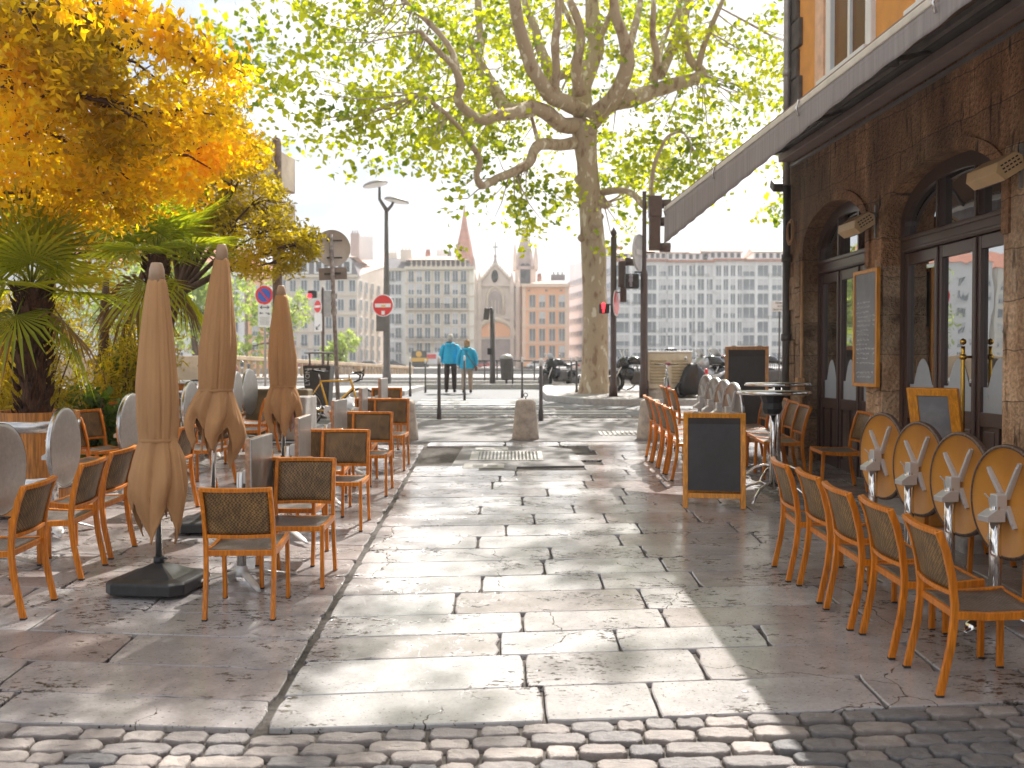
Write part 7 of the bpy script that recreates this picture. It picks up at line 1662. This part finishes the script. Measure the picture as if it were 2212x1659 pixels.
# cream house with balconies
b = bld('apartment_house', 'cream seven bay house with two long balconies directly behind the couple in blue')
block(b, 876, 1024, 580, 792, M['w_cream']); mansard(b, 880, 1020, 562, 580, M['slateroof'], 1.2); mansard(b, 880, 1010, 549, 562, M['tileroof'], 4)
us = [888.7, 906.4, 924, 945, 966, 983.7, 1001.5]
windows(b, us, [597.5, 625.4, 655, 689.5, 719.5, 750], 1.05, 2.0, FY, rgB, fm=M['w_white'])
m = MB()
for v in (580, 612, 640, 672, 704, 735): band(m, 876, 1024, v, .22 if v != 580 else .55, .25 if v != 580 else .8)
for u in (897.5, 915, 934.5, 955.5, 975, 992.5, 1012, 880): m.box((fx(u), FY - .06, fz(675)), (.35, .16, fz(585) - fz(765)))
m.build('cornice', M['trim'], b)
for v in (669, 740):
    bal = empty('balcony', parent=b); m = MB(); m.box((fx(945), FY - .55, fz(v)), (fx(1012) - fx(878), 1.0, .18)); m.build('slab', M['trim'], bal)
    m = MB(); m.box((fx(945), FY - 1.02, fz(v) + 1.0), (fx(1012) - fx(878), .05, .06))
    for k in range(60): m.box((fx(878) + (fx(1012) - fx(878)) * k / 59, FY - 1.02, fz(v) + .52), (.045, .045, .95))
    m.build('railing', M['black'], bal)
for k in range(12):
    u = 890 + k * 10.5; m = MB(); m.lathe([(.10, 0), (.22, .3), (.08, .8), (.14, 1.1), (0, 1.5 + .8 * (k % 3 == 0))], (fx(u), FY - .3, fz(580)), n=8); m.build('roof_ornament', M['trim'], b)
chimney(b, 878, 541, 566, 2.0, FY + 3, M['w_beige']); chimney(b, 955, 541, 560, 2.0, FY + 7, M['w_white']); chimney(b, 925, 546, 560, .9, FY + 6); chimney(b, 966, 545, 556, 1.6, FY + 8, M['slateroof'])
# shop fronts at street level
sh = empty('shop_front', parent=b); m = MB(); m.box((fx(906), FY - .5, fz(766)), (fx(922) - fx(890), 1.0, 1.3), bev=.05); m.build('black_fascia', M['black'], sh)
m = MB(); m.lathe([(0, 0), (.55, 0), (.55, -.05)], (fx(906), FY - 1.02, fz(765)), n=20, M=Qy); m.build('yellow_disc', M['yellow'], sh); m = MB(); m.box((fx(908), FY - .5, fz(777)), (fx(926) - fx(890), 1.6, .7)); m.build('yellow_awning', M['yellow'], sh)
m = MB(); m.box((fx(908), FY - .03, fz(784)), (fx(926) - fx(890), .1, 1.6)); m.build('shop_glass', M['glassd'], sh)
sh = empty('shop_front', parent=b); m = MB(); m.box((fx(940), FY - .5, fz(775)), (fx(958) - fx(924), 1.0, 2.0), bev=.05); m.build('white_fascia', M['white'], sh); m = MB(); m.box((fx(933), FY - 1.02, fz(770)), (1.6, .06, .8)); m.build('red_panel', M['red'], sh)
# church
c = bld('church', 'gothic church front with crocketed gable, pointed window and round portal, seen between the two spires')
Yc = FY + 4
block(c, 1024, 1126, 617, 792, M['church'], 30, Yc)
m = MB(); gx0, gx1, ga = fx(1033, Yc), fx(1112, Yc), fx(1070, Yc); zb_, za_ = fz(617, Yc), fz(573, Yc)
m.add([(gx0, Yc, zb_), (gx1, Yc, zb_), (ga, Yc, za_), (gx0, Yc + 28, zb_), (gx1, Yc + 28, zb_), (ga, Yc + 28, za_)], [(0, 1, 2), (3, 5, 4), (0, 2, 5, 3), (1, 4, 5, 2)]); m.build('gable', M['church'], c)
m = MB(); m.tube([(gx0 - .3, Yc - .2, zb_ - .2), (ga, Yc - .2, za_ + .3), (gx1 + .3, Yc - .2, zb_ - .2)], .28, n=6)
for s0, s1 in ((gx0, ga), (gx1, ga)):
    for k in range(1, 8): t = k / 8; m.lathe([(.05, 0), (.28, .3), (.06, .75)], (s0 + (s1 - s0) * t, Yc - .2, zb_ + (za_ - zb_) * t + .1), n=6)
m.build('crockets', M['church'], c)
m = MB(); m.lathe([(.45, 0), (.3, .6), (.18, 1.2), (.3, 1.5), (.12, 1.9)], (ga, Yc, za_ + .1), n=8); m.box((ga, Yc, za_ + 3.0), (.2, .2, 2.6)); m.box((ga, Yc, za_ + 3.3), (1.1, .2, .2)); m.build('cross', M['churchdark'], c)
def pointed(cx, z0, zs, w, Y, y, h=1.4): return [(cx - w / 2, z0)] + [(cx - w / 2 * math.cos(PI * k / 16), zs + w / 2 * h * math.sin(PI * k / 16) ** .9) for k in range(17)] + [(cx + w / 2, z0)]
def flatpoly(nm, poly, y, mat, par): m = MB(); n = len(poly); m.add([(a, y, b) for a, b in poly], [tuple(range(n))]); return m.build(nm, mat, par)
cxx = fx(1070, Yc)
w_ = empty('great_window', parent=c); P_ = pointed(cxx, fz(678, Yc), fz(650, Yc), 2.3, Yc, 0, 1.6); m = MB(); m.prism([(a, b) for a, b in P_], -.25, .1, M=Matrix(((1, 0, 0), (0, 0, 1), (0, 1, 0))), off=(0, Yc, 0)); m.build('stained_glass', M['churchdark'], w_)
P2 = pointed(cxx, fz(680, Yc), fz(650, Yc), 3.0, Yc, 0, 1.7); m = MB(); m.tube([(a, Yc - .2, b) for a, b in P2], .24, n=8); m.box((cxx, Yc - .3, fz(664, Yc)), (.14, .14, 2.6)); m.box((cxx - .6, Yc - .3, fz(664, Yc)), (.1, .1, 2.6)); m.box((cxx + .6, Yc - .3, fz(664, Yc)), (.1, .1, 2.6)); m.build('tracery', M['trim'], w_)
m = MB(); m.lathe([(0, 0), (.62, 0)], (fx(1069, Yc), Yc - .08, 0), n=24, M=Qy); m.v = [(a, y, b * 1.9 + fz(597, Yc)) for a, y, b in m.v]; m.build('oculus', M['white'], c)
m = MB(); m.tube([(cxx - 3.6 * math.cos(PI * k / 20), Yc - .3, fz(728, Yc) + 3.2 * math.sin(PI * k / 20)) for k in range(21)], .45, n=10); m.build('portal_arch', M['trim'], c)
flatpoly('tympanum', [(cxx - 3.4 * math.cos(PI * k / 20), fz(728, Yc) + 3.0 * math.sin(PI * k / 20)) for k in range(21)], Yc - .12, M['w_orange'], c)
m = MB(); m.box((cxx, Yc - .1, fz(758, Yc)), (6.6, .3, fz(732, Yc) - fz(786, Yc))); m.build('portal', M['churchdark'], c)
m = MB()
for v, h in ((687, .4), (617, .3), (731, .35)): m.box((cxx + .3, Yc - .25, fz(v, Yc)), (8.2, .6, h))
for u in (1027, 1036, 1106, 1118): m.box((fx(u, Yc), Yc - .4, (fz(610, Yc) + 1) / 2), (.7, .9, fz(610, Yc) - 1)); m.lathe([(.35, 0), (.4, .3), (.0, 2.4)], (fx(u, Yc), Yc - .4, fz(612, Yc)), n=6)
m.build('buttress', M['church'], c)
m = MB(); m.tube([(cxx - 3.9, Yc - .3, fz(702, Yc)), (cxx, Yc - .3, fz(686, Yc)), (cxx + 3.9, Yc - .3, fz(702, Yc))], .2, n=6); m.build('portal_gable', M['trim'], c)
# grey stone tower and spire
Yt = FY + 10; sp = empty('church_tower', parent=c)
m = MB(); m.box((fx(1135, Yt), Yt + 3, (fz(577, Yt) + 1) / 2), (4.0, 4.0, fz(577, Yt) - 1)); m.build('shaft', M['church'], sp)
for u in (1129.5, 1140): m = MB(); m.prism(pointed(0, 0, 3.2, 1.0, 0, 0, 1.3), -.1, .1, M=Matrix(((1, 0, 0), (0, 0, 1), (0, 1, 0))), off=(fx(u, Yt), Yt + .95, fz(612, Yt))); m.build('belfry_opening', M['glassd'], sp)
m = MB(); m.box((fx(1135, Yt), Yt + 3, fz(578, Yt)), (4.6, 4.6, .6)); z0 = fz(577, Yt); z1 = fz(487, Yt); m.lathe([(1.9, z0), (1.55, z0 + 2.2), (1.30, z0 + (z1 - z0) * .45), (.62, z0 + (z1 - z0) * .78), (.04, z1)], (fx(1134, Yt), Yt + 3, 0), n=8, smooth=False)
for k in range(8):
    a = k * PI / 4
    for t in (0.12, .22, .32, .42, .52, .62, .72, .82):
        r = 1.75 * (1 - t); m.lathe([(.02, 0), (.17, .12), (.02, .4)], (fx(1134, Yt) + r * math.cos(a), Yt + 3 + r * math.sin(a), z0 + (z1 - z0) * t), n=5)
m.build('spire', M['churchdark'], sp)
for sx in (-1, 1):
    for sy in (-1, 1): m = MB(); m.lathe([(.42, 0), (.42, 2.2), (.0, 5.6)], (fx(1135, Yt) + sx * 2.0, Yt + 3 + sy * 2.0, fz(582, Yt)), n=6, smooth=False); m.build('pinnacle', M['church'], sp)
# brick spire left of the church
Ys = FY + 22; bs = bld('brick_spire', 'tall slender brick red spire rising behind the cream house, left of the church gable')
z0 = fz(585, Ys); z1 = fz(446, Ys); xs_ = fx(1003.5, Ys)
m = MB(); m.box((xs_, Ys, z0 / 2), (4.4, 4.4, z0)); m.build('tower', M['church'], bs)
m = MB(); m.lathe([(2.0, z0), (1.75, z0 + 3.5), (1.2, z0 + 6.5), (.72, z0 + 8.7), (.05, z1)], (xs_, Ys, 0), n=8, smooth=False); m.build('spire', M['brickspire'], bs)
for k in range(8): a = k * PI / 4 + .39; m = MB(); m.lathe([(.32, 0), (.3, 1.6), (0, 3.6)], (xs_ + 2.1 * math.cos(a), Ys + 2.1 * math.sin(a), z0 - .6), n=6, smooth=False); m.build('pinnacle', M['churchdark'], bs)
m = MB(); m.lathe([(.05, z1 - .4), (.16, z1), (.03, z1 + .4), (.02, z1 + 1.1)], (xs_, Ys, 0), n=6); m.build('finial', M['churchdark'], bs)
m = MB(); m.box((xs_, Ys - 1.62, z0 + 3.2), (.5, .1, 1.3)); m.build('opening', M['glassd'], bs)
# orange house
b = bld('apartment_house', 'orange house with grey green windows right of the church')
block(b, 1128, 1229, 617, 792, M['w_orange'], 18); mansard(b, 1128, 1229, 600, 617, M['tileroof'], 5, 18)
windows(b, [1150, 1171, 1192.6, 1213.5], [651, 687, 723.6, 760], 1.15, 2.3, FY, rgB, fm=pm('pale_orange_trim', (.82, .58, .42), .8))
m = MB()
for v in (617, 668, 704, 741): band(m, 1128, 1229, v, .3 if v > 620 else .6, .2 if v > 620 else .7)
for u in (1132, 1224): m.box((fx(u), FY - .05, fz(700)), (.6, .14, 14))
m.build('cornice', pm('pale_orange_band', (.86, .62, .46), .8), b); chimney(b, 1205, 594, 606, 2.6, FY + 6, M['slateroof']); chimney(b, 1165, 598, 610, .8, FY + 5)
windows(b, [1142, 1180, 1212], [628], .5, .5, FY, rgB, keys=('plain',), fm=M['w_orange'])
# modern apartment blocks
def modern(u0, u1, vtop, cols, lb, roof, left=False, widths=None, rows=(585.6, 615.3, 646.5, 676, 707, 735.8, 761), Y=FY - 6):
    b = bld('modern_apartment_block', lb); k = (FY) / Y
    block(b, u0, u1, vtop, 792, M['w_white'], 16, Y)
    m = MB()
    for v in rows: band(m, u0, u1, v + 16, .22, .18, Y)
    for i in range(len(cols) - 1):
        u = (cols[i][0] + cols[i + 1][0]) / 2; m.box((fx(u, Y), Y - .10, (fz(vtop, Y) + 1.5) / 2), (.42, .24, fz(vtop, Y) - 1.5))
    m.build('facade_grid', M['w_white'], b)
    for (u, w) in cols:
        for v in rows:
            if w > 2.4:
                t = rgB.random(); me = winmesh(w, 2.0, key='rail' if t < .3 else ('half' if t < .5 else 'plain'), fm=M['white'])
            else: t = rgB.random(); me = winmesh(w, 1.95, key='half' if t < .3 else ('shut' if t < .38 else 'plain'), fm=M['white'])
            o = bpy.data.objects.new('window', me); COL.objects.link(o); o.parent = b; o.location = (fx(u, Y), Y - .04, fz(v, Y))
    m = MB(); band(m, u0, u1, vtop, .35, .8, Y); m.build('cornice', M['redtile'], b)
    for (a, c_, vt, ins) in roof:
        x0, x1 = fx(a, Y), fx(c_, Y); zz = fz(vtop, Y); zt = fz(vt, Y)
        at_ = empty('attic', parent=b); m = MB(); m.box(((x0 + x1) / 2, Y + 4, (zz + zt - 1.0) / 2), (x1 - x0, 6, zt - 1.0 - zz)); m.build('wall', M['w_white'], at_)
        m = MB(); n_ = max(3, int((x1 - x0) / 1.1))
        for q in range(n_): m.box((x0 + (x1 - x0) * (q + .5) / n_, Y + .97, (zz + zt - 1.0) / 2 + .1), (.6, .08, (zt - 1.0 - zz) * .5))
        m.build('attic_windows', M['glassd'], at_)
        m = MB(); m.add([(x0 - .4, Y + .4, zt - 1.1), (x1 + .4, Y + .4, zt - 1.1), (x1 - .6, Y + 5, zt), (x0 + .2, Y + 5, zt), (x0 + .2, Y + 8, zt - .6), (x1 - .6, Y + 8, zt - .6), (x1 + .4, Y + 12, zt - 2), (x0 - .4, Y + 12, zt - 2)], [(0, 1, 2, 3), (3, 2, 5, 4), (4, 5, 6, 7), (0, 3, 4, 7), (1, 6, 5, 2), (0, 7, 6, 1)]); m.build('roof', M['tileroof'], at_)
modern(1330, 1440, 563, [(1348.4, 3.0), (1376.7, 3.0), (1408, 3.0), (1431, 1.2)], 'white modern apartment block seen between the signal poles, left of the awning tip', [(1330, 1404, 534, 0), (1404, 1440, 531, 0)])
modern(1440, 1540, 565, [(1448, 1.1), (1461.7, 1.1), (1476, 1.1), (1494, 1.1), (1512.7, 2.7), (1532, 1.1)], 'middle white modern apartment block below the awning tip', [(1442, 1486, 531, 0), (1486, 1530, 533, 0)])
modern(1540, 1608, 562, [(1551.6, 1.1), (1566.6, 1.1), (1582, 1.1), (1597, 1.1)], 'narrow white modern apartment block with a stepped tile roof, above the tall chalkboard', [(1520, 1604, 529, 0)])
modern(1608, 1760, 563, [(1617.6, 2.6), (1647.4, 3.0), (1677, 3.0), (1706, 3.0), (1733, 3.0)], 'rightmost white modern apartment block, next to the cafe wall', [(1630, 1750, 530, 0)])
# grey wing turned to the side street
b = bld('modern_apartment_block', 'cool grey apartment wing with long horizontal bands, partly behind the plane tree trunk')
Yw = FY - 6; m = MB(); xa, xb = fx(1229, FY + 28), fx(1330, Yw); za, zb2 = fz(584, FY + 28), fz(556, Yw)
m.add([(xa, FY + 28, 1), (xb, Yw, 1), (xb, Yw, zb2), (xa, FY + 28, za + 1.2), (xb, FY + 30, 1), (xb, FY + 30, zb2)], [(0, 1, 2, 3), (0, 3, 5, 4), (1, 4, 5, 2), (3, 2, 5)]); m.build('wall', M['w_grey'], b)
dd = Vector((xb - xa, Yw - FY - 28, 0)); an = math.atan2(dd.y, dd.x)
m = MB()
for k in range(7):
    for s in (0,): t0 = Vector((xa, FY + 28, 2.6 + 2.62 * k)); c_ = t0 + dd / 2; m.box(c_ + Vector((-math.sin(-an) * -.0, 0, 0)) + Vector((math.sin(an) * .12, -math.cos(an) * .12, 0)), (dd.length * .99, .28, 1.15), rot=rz3(an))
m.build('window_band', pm('grey_blue_window_band', (.50, .53, .58), .4), b)
for k in range(7):
    for i in range(14):
        if k * 14 + i < 98:
            p = Vector((xa, FY + 28, 2.6 + 2.62 * k)) + dd * ((i + .5) / 14) + Vector((math.sin(an) * .30, -math.cos(an) * .30, 0)); o = bpy.data.objects.new('window', winmesh(1.3, 1.0, key='plain', fm=M['w_grey'])); COL.objects.link(o); o.parent = b; o.location = p; o.rotation_euler = (0, 0, an)
m = MB(); m.box((fx(1320, FY), FY + 4, fz(552, FY)), (3.5, 4, 3)); m.build('roof_hut', M['w_grey'], b); m = MB(); m.box((fx(1320, FY), FY + 4, fz(533, FY)), (4.4, 5, .4)); m.build('roof_edge', M['redtile'], b)
# houses farther left: seen between leaves and mirrored in the cafe glass
for k, (x0, x1, h, mt, rf, lb) in enumerate([(-48, -42.3, 17, 'w_orange', 'redtile', 'warm yellow orange house glimpsed behind the middle parasol'), (-72, -48.6, 19, 'w_white', 'redtile', 'white house with red roof glimpsed between the palms and the nearest parasol'),
        (-98, -73, 20, 'w_white', 'redtile', 'white house with red roof, mirrored in the glass of the cafe doors'), (-124, -99, 19, 'w_cream', 'redtile', 'cream house with red roof, second mirrored in the cafe glass'), (-150, -125, 21, 'w_white', 'redtile', 'farthest left white house, mirrored in the cafe glass')]):
    b = bld('apartment_house', lb); m = MB(); m.box(((x0 + x1) / 2, FY + 9, 1 + h / 2), (x1 - x0, 16, h)); m.build('wall', M[mt], b)
    m = MB(); m.add([(x0 - .4, FY + .6, 1 + h), (x1 + .4, FY + .6, 1 + h), (x1 + .4, FY + 17.4, 1 + h), (x0 - .4, FY + 17.4, 1 + h), (x0 + 4, FY + 9, 5 + h), (x1 - 2, FY + 9, 5 + h)], [(0, 1, 5, 4), (1, 2, 5), (2, 3, 4, 5), (3, 0, 4), (0, 3, 2, 1)]); m.build('roof', M[rf], b)
    nc = max(2, int((x1 - x0) / 3.2))
    for i in range(nc):
        for j in range(6):
            o = bpy.data.objects.new('window', winmesh(1.15, 1.9, key=rgB.choice(['plain', 'half', 'plain']))); COL.objects.link(o); o.parent = b; o.location = (x0 + (x1 - x0) * (i + .5) / nc, FY + .96, 3 + j * (h - 2.5) / 6)
# parked cars along the far quay
def car():
    c = empty('parked_car'); m = MB()
    prof = [(-2.1, .35), (-2.15, .75), (-1.7, .88), (-1.1, 1.35), (.5, 1.38), (1.15, .92), (2.0, .78), (2.1, .4)]
    m.prism(prof, -.85, .85, M=Matrix(((1, 0, 0), (0, 0, 1), (0, 1, 0)))); m.build('body', M['white'], c, bevel=.08)
    m = MB(); m.prism([(-1.55, .92), (-1.05, 1.29), (.45, 1.32), (.98, .94)], -.865, .865, M=Matrix(((1, 0, 0), (0, 0, 1), (0, 1, 0)))); m.build('windows', M['glassd'], c)
    for x in (-1.35, 1.35):
        for y in (-.8, .8): w = MB(); w.lathe([(0, -.1), (.32, -.1), (.32, .1), (0, .1)], (x, y, .32), n=16, M=Qy, smooth=False); w.build('wheel', M['rubber'], c)
    return c
CR = car(); paints = [pm('car_paint', c_, .2, coat=.5) for c_ in ((.5, .5, .52), (.04, .05, .08), (.35, .03, .03), (.7, .7, .7), (.08, .12, .2))]
names = ['silver', 'black', 'red', 'white', 'blue']; rr = random.Random(3)
spots = [(430, 165), (520, 165), (655, 165), (700, 168), (745, 168), (800, 168), (850, 168), (1045, 168), (1165, 168), (1210, 168), (1375, 168), (1420, 168)]
wh = ['behind the parapet left of the middle parasol', 'behind the balustrade right of the middle parasol', 'seen through the balusters left of the yellow bicycle', 'seen through the balusters above the saddle of the yellow bicycle', 'seen through the balusters right of the leaning sign post', 'seen through the balusters left of the street lamp', 'seen through the balusters right of the street lamp',
      'behind the pipe railing left of the dark short post', 'behind the pipe railing left of the motorcycle', 'behind the sports motorcycle', 'behind the barred railing between the signal poles', 'behind the barred railing left of the cabinet']
for i, ((u, Y), w_) in enumerate(zip(spots, wh)):
    c = CR if i == 0 else copy_tree(CR); c.location = (fx(u, Y), Y, 1.0); k = i % 5
    for ch in c.children:
        if ch.name.startswith('body'):
            if i: ch.data = ch.data.copy()
            ch.data.materials[0] = paints[k]
    tag(c, '%s car %s' % (names[k], w_), 'car', 'cars parked on the far quay')

# thin sunlit haze over the river
m = MB(); m.box((0, 343, 21), (820, 728, 50.4)); hz = m.build('haze', None); tag(hz, kind='stuff')
hm, ht, hb = newmat('haze_air'); ht.nodes.clear(); ho = N(ht, 'ShaderNodeOutputMaterial'); hv = N(ht, 'ShaderNodeVolumePrincipled')
hv.inputs['Color'].default_value = (.98, .96, .93, 1); hv.inputs['Density'].default_value = .0007; hv.inputs['Anisotropy'].default_value = .5
ht.links.new(hv.outputs[0], ho.inputs['Volume']); hz.data.materials.clear(); hz.data.materials.append(hm)
